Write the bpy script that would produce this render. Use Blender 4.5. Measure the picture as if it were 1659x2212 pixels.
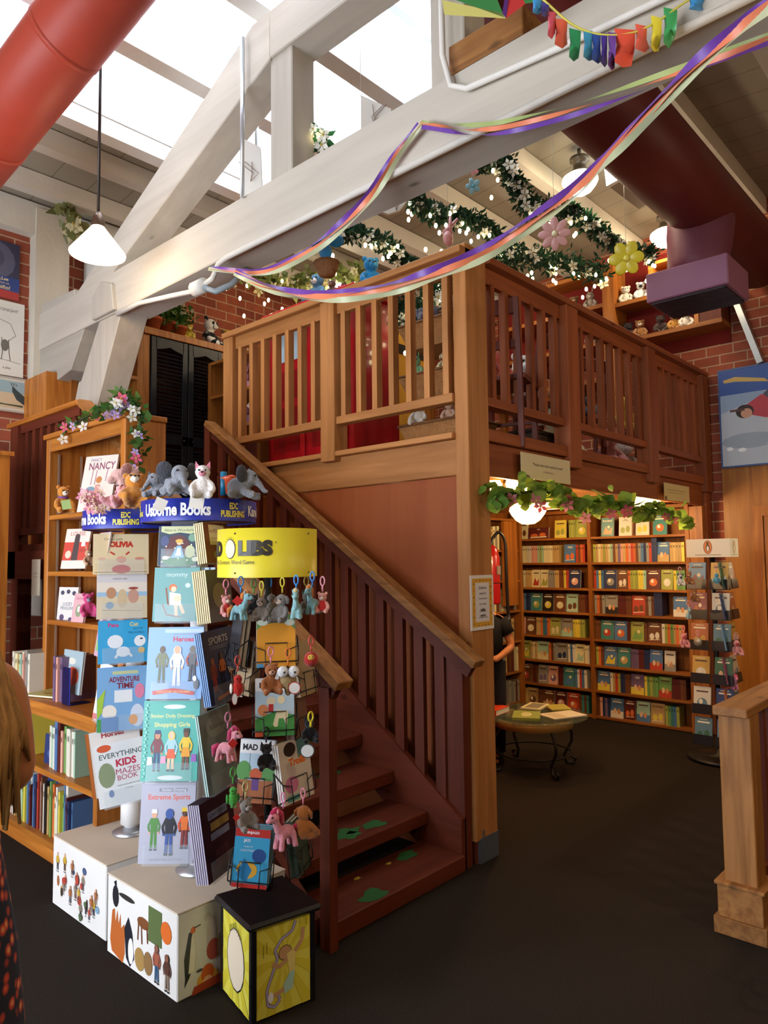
import bpy, math, random
from mathutils import Matrix, Vector
SC = bpy.context.scene
for o in list(bpy.data.objects): bpy.data.objects.remove(o)
V = Vector; PI = math.pi
# ------------------------------------------------------------------ camera
# world: X runs away to the right of the picture, Y away to the left, Z up, metres, floor at 0
RC = Matrix(((0.6768, 0.0421, 0.7350), (-0.7361, 0.0545, 0.6747), (-0.0116, -0.9976, 0.0679)))
FPX, CX, CY = 1553.3, 829.5, 1106.0
EYE = V((0, 0, 1.6))
cd = bpy.data.cameras.new('camera'); cam = bpy.data.objects.new('camera', cd); SC.collection.objects.link(cam)
cd.sensor_fit = 'VERTICAL'; cd.sensor_height = 36; cd.lens = 36 * FPX / 2212; cd.clip_start = .05
r_, d_, f_ = RC.col[0].copy(), RC.col[1].copy(), RC.col[2].copy()
f_.normalize(); r_ = (r_ - f_ * r_.dot(f_)).normalized(); u_ = r_.cross(f_)
mw = Matrix((r_, u_, -f_)).transposed().to_4x4(); mw.translation = EYE
cam.matrix_world = mw; SC.camera = cam
def P(px, py, ax, v):
    """the point of the plane ax = v that the photograph shows at pixel (px, py)"""
    d = r_ * (px - CX) - u_ * (py - CY) + f_ * FPX
    i = 'xyz'.index(ax)
    return EYE + d * ((v - EYE[i]) / d[i])
# ------------------------------------------------------------------ render look
vs = SC.view_settings; SC.display_settings.display_device = 'sRGB'
vs.view_transform = 'Standard'; vs.look = 'None'; vs.gamma = 1; vs.exposure = 0.0; vs.use_curve_mapping = False
cy = SC.cycles
SC.render.engine = 'CYCLES'
cy.use_denoising = True; cy.max_bounces = 6; cy.diffuse_bounces = 4; cy.glossy_bounces = 3; cy.transmission_bounces = 5
cy.transparent_max_bounces = 10; cy.sample_clamp_indirect = 4; cy.caustics_reflective = False; cy.caustics_refractive = False
w = bpy.data.worlds.new('sky'); SC.world = w; w.use_nodes = True
w.node_tree.nodes['Background'].inputs[0].default_value = (.8, .9, 1, 1)
w.node_tree.nodes['Background'].inputs[1].default_value = 0.6
# ------------------------------------------------------------------ colour + materials
def lin(c):
    if isinstance(c, str):
        c = c.lstrip('#'); c = c if len(c) == 6 else ''.join(q * 2 for q in c); c = tuple(int(c[i:i+2], 16) / 255 for i in (0, 2, 4))
    return tuple((x / 12.92 if x <= .04045 else ((x + .055) / 1.055) ** 2.4) for x in c[:3]) + (1,)
def newmat(name):
    m = bpy.data.materials.new(name); m.use_nodes = True
    nt = m.node_tree; b = nt.nodes['Principled BSDF']; return m, nt, b
def N(nt, t, **k):
    n = nt.nodes.new(t)
    for a, v in k.items(): setattr(n, a, v)
    return n
def paint(name, rough=.5, spec=.4, bump=0, bscale=60, metal=0, alpha=1, coat=0, var=.12, vscale=3, sheen=0, attr=True):
    """base colour = face colour of the mesh x object colour x a little procedural variation"""
    m, nt, b = newmat(name); L = nt.links
    oi = N(nt, 'ShaderNodeObjectInfo'); mx = N(nt, 'ShaderNodeMix', data_type='RGBA', blend_type='MULTIPLY'); mx.inputs[0].default_value = 1
    tc = N(nt, 'ShaderNodeTexCoord'); nz = N(nt, 'ShaderNodeTexNoise'); nz.inputs['Scale'].default_value = vscale
    L.new(tc.outputs['Object'], nz.inputs['Vector'])
    mr = N(nt, 'ShaderNodeMapRange'); mr.inputs[3].default_value = 1 - var; mr.inputs[4].default_value = 1 + var
    L.new(nz.outputs['Fac'], mr.inputs[0])
    m2 = N(nt, 'ShaderNodeMix', data_type='RGBA', blend_type='MULTIPLY'); m2.inputs[0].default_value = 1
    if attr:
        at = N(nt, 'ShaderNodeAttribute', attribute_name='Col'); L.new(at.outputs['Color'], mx.inputs[6])
    else: mx.inputs[6].default_value = (1, 1, 1, 1)
    L.new(oi.outputs['Color'], mx.inputs[7]); L.new(mx.outputs[2], m2.inputs[6]); L.new(mr.outputs[0], m2.inputs[7])
    L.new(m2.outputs[2], b.inputs['Base Color'])
    b.inputs['Roughness'].default_value = rough; b.inputs['Specular IOR Level'].default_value = spec
    b.inputs['Metallic'].default_value = metal; b.inputs['Alpha'].default_value = alpha
    b.inputs['Coat Weight'].default_value = coat; b.inputs['Sheen Weight'].default_value = sheen
    if bump:
        n2 = N(nt, 'ShaderNodeTexNoise'); n2.inputs['Scale'].default_value = bscale; n2.inputs['Detail'].default_value = 4
        L.new(tc.outputs['Object'], n2.inputs['Vector'])
        bp = N(nt, 'ShaderNodeBump'); bp.inputs['Strength'].default_value = bump; bp.inputs['Distance'].default_value = .01
        L.new(n2.outputs['Fac'], bp.inputs['Height']); L.new(bp.outputs[0], b.inputs['Normal'])
    return m
def wood(name, c1, c2, axis='z', rough=.55, knots=True, scale=1.0):
    m, nt, b = newmat(name); L = nt.links
    geo = N(nt, 'ShaderNodeNewGeometry'); mp = N(nt, 'ShaderNodeMapping')
    s = [16 * scale] * 3; s['xyz'.index(axis)] = 1.1 * scale; mp.inputs['Scale'].default_value = s
    oi = N(nt, 'ShaderNodeObjectInfo'); ad = N(nt, 'ShaderNodeVectorMath', operation='ADD')
    L.new(geo.outputs['Position'], ad.inputs[0]); 
    ml = N(nt, 'ShaderNodeMath', operation='MULTIPLY'); ml.inputs[1].default_value = 7; L.new(oi.outputs['Random'], ml.inputs[0]); L.new(ml.outputs[0], ad.inputs[1])
    L.new(ad.outputs[0], mp.inputs['Vector'])
    nz = N(nt, 'ShaderNodeTexNoise'); nz.inputs['Scale'].default_value = 1.6; nz.inputs['Detail'].default_value = 6; nz.inputs['Distortion'].default_value = .6
    L.new(mp.outputs[0], nz.inputs['Vector'])
    cr = N(nt, 'ShaderNodeValToRGB'); cr.color_ramp.elements[0].position = .32; cr.color_ramp.elements[1].position = .68
    cr.color_ramp.elements[0].color = lin(c2); cr.color_ramp.elements[1].color = lin(c1)
    L.new(nz.outputs['Fac'], cr.inputs['Fac']); col = cr.outputs[0]
    if knots:
        vo = N(nt, 'ShaderNodeTexVoronoi'); vo.inputs['Scale'].default_value = 2.6
        mp2 = N(nt, 'ShaderNodeMapping'); s2 = [1.6] * 3; s2['xyz'.index(axis)] = .8; mp2.inputs['Scale'].default_value = s2
        L.new(ad.outputs[0], mp2.inputs['Vector']); L.new(mp2.outputs[0], vo.inputs['Vector'])
        r2 = N(nt, 'ShaderNodeMapRange'); r2.inputs[1].default_value = .03; r2.inputs[2].default_value = .09; r2.inputs[3].default_value = .45; r2.inputs[4].default_value = 1
        L.new(vo.outputs['Distance'], r2.inputs[0])
        mk = N(nt, 'ShaderNodeMix', data_type='RGBA', blend_type='MULTIPLY'); mk.inputs[0].default_value = 1
        L.new(col, mk.inputs[6]); L.new(r2.outputs[0], mk.inputs[7]); col = mk.outputs[2]
    rv = N(nt, 'ShaderNodeMapRange'); rv.inputs[3].default_value = .86; rv.inputs[4].default_value = 1.12; L.new(oi.outputs['Random'], rv.inputs[0])
    m3 = N(nt, 'ShaderNodeMix', data_type='RGBA', blend_type='MULTIPLY'); m3.inputs[0].default_value = 1
    L.new(col, m3.inputs[6]); L.new(rv.outputs[0], m3.inputs[7]); L.new(m3.outputs[2], b.inputs['Base Color'])
    b.inputs['Roughness'].default_value = rough; b.inputs['Specular IOR Level'].default_value = .3
    bp = N(nt, 'ShaderNodeBump'); bp.inputs['Strength'].default_value = .25; bp.inputs['Distance'].default_value = .004
    L.new(nz.outputs['Fac'], bp.inputs['Height']); L.new(bp.outputs[0], b.inputs['Normal'])
    return m
def brick(name, ax):
    m, nt, b = newmat(name); L = nt.links
    geo = N(nt, 'ShaderNodeNewGeometry'); sp = N(nt, 'ShaderNodeSeparateXYZ'); cb = N(nt, 'ShaderNodeCombineXYZ')
    L.new(geo.outputs['Position'], sp.inputs[0]); L.new(sp.outputs['XYZ'.index(ax.upper())], cb.inputs[0]); L.new(sp.outputs[2], cb.inputs[1])
    bt = N(nt, 'ShaderNodeTexBrick'); bt.inputs['Scale'].default_value = 1
    bt.inputs['Brick Width'].default_value = .24; bt.inputs['Row Height'].default_value = .092; bt.inputs['Mortar Size'].default_value = .006
    bt.inputs['Mortar Smooth'].default_value = .15; bt.inputs['Bias'].default_value = -.1
    bt.inputs['Color1'].default_value = lin('#9c4f34'); bt.inputs['Color2'].default_value = lin('#7a3826'); bt.inputs['Mortar'].default_value = lin('#b39274')
    L.new(cb.outputs[0], bt.inputs['Vector'])
    nz = N(nt, 'ShaderNodeTexNoise'); nz.inputs['Scale'].default_value = 9; nz.inputs['Detail'].default_value = 5; L.new(geo.outputs['Position'], nz.inputs['Vector'])
    mr = N(nt, 'ShaderNodeMapRange'); mr.inputs[3].default_value = .6; mr.inputs[4].default_value = 1.35; L.new(nz.outputs['Fac'], mr.inputs[0])
    mx = N(nt, 'ShaderNodeMix', data_type='RGBA', blend_type='MULTIPLY'); mx.inputs[0].default_value = 1
    L.new(bt.outputs['Color'], mx.inputs[6]); L.new(mr.outputs[0], mx.inputs[7]); L.new(mx.outputs[2], b.inputs['Base Color'])
    b.inputs['Roughness'].default_value = .85
    bp = N(nt, 'ShaderNodeBump', invert=True); bp.inputs['Strength'].default_value = .6; bp.inputs['Distance'].default_value = .01
    L.new(bt.outputs['Fac'], bp.inputs['Height']); L.new(bp.outputs[0], b.inputs['Normal'])
    return m
def planks(name, c, ax, w_=.14, rough=.6):
    m, nt, b = newmat(name); L = nt.links
    geo = N(nt, 'ShaderNodeNewGeometry'); sp = N(nt, 'ShaderNodeSeparateXYZ'); L.new(geo.outputs['Position'], sp.inputs[0])
    md = N(nt, 'ShaderNodeMath', operation='PINGPONG'); md.inputs[1].default_value = w_; L.new(sp.outputs['XYZ'.index(ax.upper())], md.inputs[0])
    mr = N(nt, 'ShaderNodeMapRange'); mr.inputs[1].default_value = 0; mr.inputs[2].default_value = .006; mr.inputs[3].default_value = .35; mr.inputs[4].default_value = 1
    L.new(md.outputs[0], mr.inputs[0])
    nz = N(nt, 'ShaderNodeTexNoise'); nz.inputs['Scale'].default_value = 2.5; nz.inputs['Detail'].default_value = 5; L.new(geo.outputs['Position'], nz.inputs['Vector'])
    m2 = N(nt, 'ShaderNodeMapRange'); m2.inputs[3].default_value = .8; m2.inputs[4].default_value = 1.12; L.new(nz.outputs['Fac'], m2.inputs[0])
    mu = N(nt, 'ShaderNodeMath', operation='MULTIPLY'); L.new(mr.outputs[0], mu.inputs[0]); L.new(m2.outputs[0], mu.inputs[1])
    mx = N(nt, 'ShaderNodeMix', data_type='RGBA', blend_type='MULTIPLY'); mx.inputs[0].default_value = 1
    mx.inputs[6].default_value = lin(c); L.new(mu.outputs[0], mx.inputs[7]); L.new(mx.outputs[2], b.inputs['Base Color'])
    b.inputs['Roughness'].default_value = rough
    return m
def glow(name, c, s, sample='AUTO'):
    m, nt, b = newmat(name); b.inputs['Base Color'].default_value = lin(c)
    b.inputs['Emission Color'].default_value = lin(c); b.inputs['Emission Strength'].default_value = s
    m.cycles.emission_sampling = sample; return m
def glassm(name, c, alpha, rough=.05):
    m, nt, b = newmat(name); b.inputs['Base Color'].default_value = lin(c); b.inputs['Alpha'].default_value = alpha
    b.inputs['Roughness'].default_value = rough; return m
M = dict(
 paper=paint('printed_paper', .38, .45, var=.04), matte=paint('matte_paint', .75, .2, var=.08), plastic=paint('plastic', .3, .5, var=.03),
 metal=paint('metal', .35, .5, metal=.8), wire=paint('wire', .4, .4), plush=paint('plush_fabric', .95, .1, bump=.8, bscale=90, sheen=.3, var=.15, vscale=25),
 plushs=paint('plush_solid', .95, .1, bump=.8, bscale=90, sheen=.3, var=.15, vscale=25, attr=False),
 skin=paint('skin', .5, .35, var=.05, attr=False), cloth=paint('cloth', .85, .15, bump=.3, attr=False), leaf=paint('leaf', .5, .35, var=.25, vscale=30),
 trim=paint('white_trim', .6, .3, var=.1, bump=.3, bscale=25), duct=paint('duct_paint', .5, .35, bump=.15, bscale=12),
 wicker=paint('wicker', .7, .2, bump=1, bscale=70, var=.35, vscale=45), redlac=paint('red_lacquer', .25, .5, coat=.4, var=.04),
 acrylic=glassm('clear_acrylic', '#dfe8ee', .12), glass=glassm('table_glass', '#55604f', .35, .03),
)
_m = M['leaf']; _nt = _m.node_tree; _b = _nt.nodes['Principled BSDF']; _o = _nt.nodes['Material Output']
_t = N(_nt, 'ShaderNodeBsdfTranslucent'); _mx = N(_nt, 'ShaderNodeMixShader'); _mx.inputs[0].default_value = .4
_nt.links.new(_b.inputs['Base Color'].links[0].from_socket, _t.inputs[0]); _nt.links.new(_b.outputs[0], _mx.inputs[1]); _nt.links.new(_t.outputs[0], _mx.inputs[2]); _nt.links.new(_mx.outputs[0], _o.inputs[0])
for a in 'xyz':
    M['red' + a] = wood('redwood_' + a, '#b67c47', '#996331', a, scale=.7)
    M['side' + a] = wood('shaded_redwood_' + a, '#9c562f', '#7f4121', a, scale=.7)  # same redwood, the loft side's shade put into a darker, redder colour
    M['stain' + a] = wood('stained_redwood_' + a, '#692e1b', '#552314', a, rough=.5, scale=.7)
    M['oak' + a] = wood('oak_' + a, '#b9752f', '#94541b', a, rough=.4, knots=False)
    M['fir' + a] = wood('fir_' + a, '#a5713c', '#7c4f24', a)
    M['white' + a] = wood('whitewashed_timber_' + a, '#bbb3a5', '#aea698', a, rough=.75, scale=.5)
    M['shelf' + a] = wood('shelf_wood_' + a, '#a5672b', '#7e4516', a, rough=.45, knots=False)
    M['black' + a] = wood('black_painted_wood_' + a, '#1d1d1f', '#131315', a, rough=.4, knots=False)
# ------------------------------------------------------------------ mesh builder
class MB:
    def __init__(s, M_=None): s.v = []; s.f = []; s.c = []; s.sm = []; s.k = lin('#ffffff'); s.M = M_
    def col(s, c): s.k = lin(c); return s
    def add(s, vs_, fs, smooth=False):
        n = len(s.v)
        s.v += [s.M @ V(p) for p in vs_] if s.M else [V(p) for p in vs_]
        for f in fs: s.f.append(tuple(i + n for i in f)); s.c.append(s.k); s.sm.append(smooth)
        return s
    def box(s, a, b):
        x0, y0, z0 = [min(a[i], b[i]) for i in range(3)]; x1, y1, z1 = [max(a[i], b[i]) for i in range(3)]
        return s.add([(x0, y0, z0), (x1, y0, z0), (x1, y1, z0), (x0, y1, z0), (x0, y0, z1), (x1, y0, z1), (x1, y1, z1), (x0, y1, z1)],
                     [(0, 3, 2, 1), (4, 5, 6, 7), (0, 1, 5, 4), (1, 2, 6, 5), (2, 3, 7, 6), (3, 0, 4, 7)])
    def bar(s, p, q, w_, h_, up=(0, 0, 1)):
        """beam with rectangular section from p to q: w_ sideways, h_ along up"""
        p, q = V(p), V(q); d = (q - p).normalized(); sd = d.cross(V(up)).normalized(); u2 = sd.cross(d)
        a, b = sd * w_ / 2, u2 * h_ / 2
        vs_ = [e + x for e in (p, q) for x in (-a - b, a - b, a + b, -a + b)]
        return s.add(vs_, [(3, 2, 1, 0), (4, 5, 6, 7), (0, 1, 5, 4), (1, 2, 6, 5), (2, 3, 7, 6), (3, 0, 4, 7)])
    def prism(s, pts, ax, a, b):
        """polygon pts (in the other two axes, cyclic order) pushed along ax from a to b"""
        i = 'xyz'.index(ax); n = len(pts)
        def mk(p, t): q = list(p); q.insert(i, t); return q
        return s.add([mk(p, a) for p in pts] + [mk(p, b) for p in pts],
                     [tuple(range(n))[::-1], tuple(range(n, 2 * n))] + [(j, (j + 1) % n, n + (j + 1) % n, n + j) for j in range(n)])
    def poly(s, pts): return s.add(pts, [tuple(range(len(pts)))])
    def tube(s, pts, r, n=8, cap=True, flat=1.0):
        pts = [V(p) for p in pts]; m = len(pts); rr = r if isinstance(r, (list, tuple)) else [r] * m
        vs_ = []; ref = None
        for i, p in enumerate(pts):
            d = (pts[min(i + 1, m - 1)] - pts[max(i - 1, 0)]).normalized()
            if ref is None: ref = V((0, 0, 1)) if abs(d.z) < .9 else V((1, 0, 0))
            a = d.cross(ref).normalized(); b = a.cross(d); ref = b
            for j in range(n):
                t = 2 * PI * j / n; vs_.append(p + (a * math.cos(t) + b * math.sin(t) * flat) * rr[i])
        fs = [(i * n + j, i * n + (j + 1) % n, (i + 1) * n + (j + 1) % n, (i + 1) * n + j) for i in range(m - 1) for j in range(n)]
        if cap: fs += [tuple(range(n))[::-1], tuple(range((m - 1) * n, m * n))]
        return s.add(vs_, fs, True)
    def lathe(s, prof, c=(0, 0, 0), n=20, a0=0, a1=2 * PI):
        c = V(c); full = abs(a1 - a0 - 2 * PI) < 1e-6; k = n if full else n + 1; vs_ = []
        for r, z in prof:
            for j in range(k):
                t = a0 + (a1 - a0) * j / n; vs_.append(c + V((r * math.cos(t), r * math.sin(t), z)))
        fs = []
        for i in range(len(prof) - 1):
            for j in range(n):
                q = (j + 1) % k; fs.append((i * k + j, i * k + q, (i + 1) * k + q, (i + 1) * k + j))
        return s.add(vs_, fs, True)
    def ell(s, c, r, n=10, rot=None):
        c = V(c); r = (r, r, r) if not hasattr(r, '__len__') else r; vs_ = []; m = max(4, n // 2 + 1)
        for i in range(m + 1):
            ph = PI * i / m
            for j in range(n):
                t = 2 * PI * j / n; p = V((r[0] * math.sin(ph) * math.cos(t), r[1] * math.sin(ph) * math.sin(t), r[2] * math.cos(ph)))
                if rot: p = rot @ p
                vs_.append(c + p)
        fs = [(i * n + j, (i + 1) * n + j, (i + 1) * n + (j + 1) % n, i * n + (j + 1) % n) for i in range(m) for j in range(n)]
        return s.add(vs_, fs, True)
    def ring(s, c, R_, r, n=18, m=6, ax='z', sx=1, sy=1):
        pts = []
        for i in range(n + 1):
            t = 2 * PI * i / n; u, v = R_ * math.cos(t) * sx, R_ * math.sin(t) * sy
            pts.append(V(c) + V({'z': (u, v, 0), 'y': (u, 0, v), 'x': (0, u, v)}[ax]))
        return s.tube(pts, r, m, cap=False)
    def build(s, name, mat, parent=None, origin=None, bevel=0, **tags):
        me = bpy.data.meshes.new(name); base = V(origin) if origin is not None else V((0, 0, 0))
        if parent is not None and origin is None: base = wpos(parent)
        me.from_pydata([tuple(p - base) for p in s.v], [], s.f)
        ca = me.color_attributes.new('Col', 'FLOAT_COLOR', 'CORNER'); buf = []
        for p, c in zip(me.polygons, s.c): buf.extend(list(c) * p.loop_total)
        ca.data.foreach_set('color', buf); me.polygons.foreach_set('use_smooth', s.sm)
        me.materials.append(M[mat] if isinstance(mat, str) else mat); me.update()
        o = bpy.data.objects.new(name, me); SC.collection.objects.link(o)
        if parent is not None: o.parent = parent; o.location = base - wpos(parent)
        else: o.location = base
        if bevel:
            bm = o.modifiers.new('bevel', 'BEVEL'); bm.width = bevel; bm.segments = 1; bm.limit_method = 'ANGLE'
        if tags: tag(o, **tags)
        return o
def wpos(o):
    p = V(o.location)
    while o.parent: o = o.parent; p = p + V(o.location)
    return p
def tag(o, label=None, cat=None, group=None, kind=None):
    if label: o['label'] = label
    if cat: o['category'] = cat
    if group: o['group'] = group
    if kind: o['kind'] = kind
    return o
def empty(name, loc, label=None, cat=None, group=None, kind=None):
    o = bpy.data.objects.new(name, None); SC.collection.objects.link(o); o.location = loc; o.empty_display_size = .1
    return tag(o, label, cat, group, kind)
def copy_tree(o, parent=None):
    c = o.copy(); SC.collection.objects.link(c)
    if parent is not None: c.parent = parent
    for ch in KIDS.get(o.name, []) or [x for x in o.children]: copy_tree(ch, c)
    return c
KIDS = {}
def frame(loc, yaw=0, tilt=0, scale=1, roll=0):
    """local -y is the front, x to its right, z up; yaw turns the front, tilt leans the top back"""
    return Matrix.Translation(V(loc)) @ Matrix.Rotation(yaw, 4, 'Z') @ Matrix.Rotation(-tilt, 4, 'X') @ Matrix.Rotation(roll, 4, 'Y') @ Matrix.Scale(scale, 4)
def yaw_for(nx, ny): return math.atan2(ny, nx) + PI / 2     # yaw whose front (-y) looks along (nx, ny)
TXT = {}
def text_shape(s, bold=0.0):
    k = (s, bold)
    if k not in TXT:
        cu = bpy.data.curves.new('lettering', 'FONT'); cu.body = s; cu.align_x = 'CENTER'; cu.align_y = 'CENTER'; cu.size = 1
        cu.offset = bold; cu.resolution_u = 3; cu.space_line = .9
        ob = bpy.data.objects.new("lettering", cu)
        me = bpy.data.meshes.new_from_object(ob)
        bpy.data.objects.remove(ob)
        xs = [v.co.x for v in me.vertices] or [0]; ys = [v.co.y for v in me.vertices] or [0]
        cx_, cy_ = (min(xs) + max(xs)) / 2, (min(ys) + max(ys)) / 2
        TXT[k] = ([(v.co.x - cx_, v.co.y - cy_) for v in me.vertices], [tuple(p.vertices) for p in me.polygons], max(xs) - min(xs), max(ys) - min(ys))
        bpy.data.meshes.remove(me)
    return TXT[k]
# ================================================================== the room
YL, YR, XF, XB, ZW = 6.0, -2.2, -2.4, 7.05, 4.55         # left wall, right wall, front, back, wall height
def roofz(y): return ZW + .09 * (YL - y) if y > 2.1 else ZW + .09 * (YL - 2.1) - .09 * (2.1 - y)
SX0, SX1, SY0, SY1 = 1.2, 3.9, 2.35, 4.5                  # skylight opening
def struct(name, mb, mat, **k): return mb.build(name, mat, kind='structure', **k)
m, nt, b = newmat('carpet'); L = nt.links
tc = N(nt, 'ShaderNodeNewGeometry'); nz = N(nt, 'ShaderNodeTexNoise'); nz.inputs['Scale'].default_value = 160; L.new(tc.outputs['Position'], nz.inputs['Vector'])
cr = N(nt, 'ShaderNodeValToRGB'); cr.color_ramp.elements[0].color = lin('#15120f'); cr.color_ramp.elements[1].color = lin('#332b25')
L.new(nz.outputs['Fac'], cr.inputs[0]); L.new(cr.outputs[0], b.inputs['Base Color']); b.inputs['Roughness'].default_value = 1; b.inputs['Specular IOR Level'].default_value = .1
M['carpet'] = m
M['brickx'] = brick('brick_back', 'y'); M['bricky'] = brick('brick_left', 'x')
M['ceil'] = planks('ceiling_planks', '#988d7b', 'x'); M['well'] = planks('skylight_siding', '#e6e8ea', 'z', .1)
M['panelw'] = wood('wall_panelling', '#a8702f', '#8a551d', 'z', .4, knots=True, scale=.6)
M['skyglass'] = glow('skylight_pane', '#e8f3ff', 6.0)
M['shopglass'] = glow('shop_window_daylight', '#eaf2ff', 13.0)
struct('floor', MB().box((XF - .1, YR - .1, -.1), (XB + .1, YL + .1, 0)), 'carpet')
struct('wall_left', MB().box((XF - .1, YL, 0), (XB + .12, YL + .12, 5.2)).box((5.2, YL - .12, 0), (5.7, YL, 4.9)), 'bricky')
struct('wall_back', MB().box((XB, YR, 0), (XB + .12, YL, 5.2)), 'brickx')
wr = MB().col('#8c7a64').box((XF - .1, YR - .12, 0), (XB + .12, YR, 5.2)); struct('wall_right', wr, 'matte')
wf = MB().col('#8c7a64')                                   # shop front: wall with two display windows
wf.box((XF - .12, YR, 0), (XF, YL, .5)).box((XF - .12, YR, 3.0), (XF, YL, 5.2))
for a, b_ in ((YR, .6), (2.7, 3.1), (5.3, YL)): wf.box((XF - .12, a, .5), (XF, b_, 3.0))
struct('wall_front', wf, 'matte')
for i, (a, b_) in enumerate(((.6, 2.7), (3.1, 5.3))):
    fr = MB().col('#6b4a2c').box((XF - .1, a, .5), (XF - .02, a + .06, 3)).box((XF - .1, b_ - .06, .5), (XF - .02, b_, 3)).box((XF - .1, a, 2.94), (XF - .02, b_, 3)).box((XF - .1, a, .5), (XF - .02, b_, .56))
    wo = fr.build('window_%d' % (i + 1), 'matte', kind='structure')
    MB().box((XF - .075, a + .06, .56), (XF - .07, b_ - .06, 2.94)).build('pane', 'shopglass', wo, kind='structure')
# ceiling: planked low pitch with the skylight opening left free
def slab(x0, x1, y0, y1):
    ys = [y0] + ([2.1] if y0 < 2.1 < y1 else []) + [y1]; mb = MB()
    for a, b_ in zip(ys, ys[1:]):
        mb.prism([(a, roofz(a)), (b_, roofz(b_)), (b_, roofz(b_) + .08), (a, roofz(a) + .08)], 'x', x0, x1)
    return mb
ce = slab(XF - .1, SX0, YR - .1, YL + .1)
for a in (slab(SX1, XB + .1, YR - .1, YL + .1), slab(SX0, SX1, YR - .1, SY0), slab(SX0, SX1, SY1, YL + .1)):
    n = len(ce.v); ce.v += a.v; ce.f += [tuple(i + n for i in f) for f in a.f]; ce.c += a.c; ce.sm += a.sm
struct('ceiling', ce, 'ceil')
zt = 5.35; zw = 5.43; wl = MB().col('#eceff2')
E4 = .005
wl.box((SX0 - .06, SY0 - .06, roofz(SY0) - .05), (SX0 + E4, SY1 + .06, zw)).box((SX1 - E4, SY0 - .06, roofz(SY0) - .05), (SX1 + .06, SY1 + .06, zw))
wl.box((SX0, SY0 - .06, roofz(SY0) - .08), (SX1, SY0 + E4, zw)).box((SX0, SY1 - E4, roofz(SY1) - .08), (SX1, SY1 + .06, zw))
sk = wl.build('window_3', 'well', kind='structure')
fr = MB().col('#dfe4e8')
for y in (3.05, 3.75): fr.box((SX0, y - .03, zt - .02), (SX1, y + .03, zt + .05))
for x in (2.1, 3.0): fr.box((x - .03, SY0, zt - .02), (x + .03, SY1, zt + .05))
fr.build('glazing_bars', 'trim', sk, kind='structure')
MB().box((SX0, SY0, zt + .055), (SX1, SY1, zt + .06)).build('pane', 'skyglass', sk, kind='structure')
# purlins run along x under the ceiling
for i, y in enumerate((5.55, 5.0, 1.75, 1.1, .4, -.4, -1.2)):
    z = roofz(y); struct('trim_%d' % (i + 1), MB().col('#cfc7b8').box((XF, y - .05, z - .15), (XB, y + .05, z - .005)), 'trim')
for i, (x0, y) in enumerate(((SX1 + .06, 4.3), (SX1 + .06, 3.6), (SX1 + .06, 2.9), (SX1 + .06, 2.25))):
    z = roofz(y); struct('trim_%d' % (i + 8), MB().col('#cfc7b8').box((x0, y - .05, z - .15), (XB, y + .05, z - .005)), 'trim')
struct('trim_12', MB().col('#e6e4df').box((SX0 - .07, SY1 + .003, roofz(SY1) - .2), (XB, SY1 + .12, roofz(SY1) - .01)), 'trim')
# cross beams in the opening, along x
for i, y in enumerate((3.83, 3.1)):
    z = roofz(y); struct('trim_%d' % (i + 13), MB().col('#e2e1de').box((SX0, y - .06, z - .12), (SX1, y + .06, z + .06)), 'trim')
# white corner pilaster on the left brick wall and rail below the eaves
struct('trim_15', MB().col('#c9c0ae').box((2.28, YL - .12, 2.9), (2.55, YL, 4.5)), 'trim')
struct('trim_16', MB().col('#cfc8ba').box((XF, YL - .1, 4.28), (2.9, YL, 4.54)), 'trim')
struct('trim_17', MB().col('#d8d3c8').box((2.72, YL - .25, 3.6), (2.95, YL - .02, 4.5)), 'trim')
# panelled wall with a door on the right of the back wall
pw = MB().box((XB - .05, YR, 0), (XB, 1.78, 2.42)).box((XB - .05, 1.78, 2.12), (XB, 2.17, 2.42)).box((XB - .05, 1.9, 0), (XB, 2.17, 2.12)).box((XB - .05, 1.78, 2.0), (XB, 1.9, 2.12))
struct('wall_panelled', pw, 'panelw')
dr = MB().box((XB - .09, 1.835, 0), (XB - .05, 1.92, 1.96)).box((XB - .09, .95, 0), (XB - .05, 1.04, 1.96)).box((XB - .09, .95, 1.96), (XB - .05, 1.92, 2.05)).build('door_1', 'okz' if 0 else 'oakz', kind='structure')
MB().box((XB - .075, 1.04, .02), (XB - .052, 1.83, 1.5)).box((XB - .075, 1.04, 1.86), (XB - .052, 1.83, 1.96)).box((XB - .075, 1.04, 1.5), (XB - .052, 1.12, 1.86)).box((XB - .075, 1.78, 1.5), (XB - .052, 1.83, 1.86)).build('door_leaf', 'oakz', dr, kind='structure')
M['doorlight'] = glow('lit_door_window', '#ffe9b0', 2.2)
MB().box((XB - .07, 1.12, 1.5), (XB - .06, 1.78, 1.86)).build('pane', 'doorlight', dr, kind='structure')
# ================================================================== roof truss
T0, T1 = 2.32, 2.56
tr = empty('roof_truss', (2.44, 2.35, 3.2), 'large white painted timber roof truss crossing the room above the staircase', 'roof truss')
MB().box((T0, -1.25, 3.325), (T1, 5.98, 3.62)).build('tie_beam', 'whitey', tr, bevel=.006)
def tb(name, pts, mat='whitez', a=T0 + .02, b_=T1 - .02): return MB().prism(pts, 'x', a, b_).build(name, mat, tr, bevel=.006)
tb('principal_rafter', [(5.30, 3.62), (4.75, 3.62), (2.95, 4.32), (2.95, 4.60), (3.1, 4.60)], 'whitey')
tb('principal_rafter', [(-.6, 3.62), (-.05, 3.62), (1.75, 4.32), (1.75, 4.60), (1.6, 4.60)], 'whitey')
tb('straining_beam', [(3.0, 4.33), (1.7, 4.33), (1.7, 4.60), (3.0, 4.60)], 'whitey', T0 + .025, T1 - .025)
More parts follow.
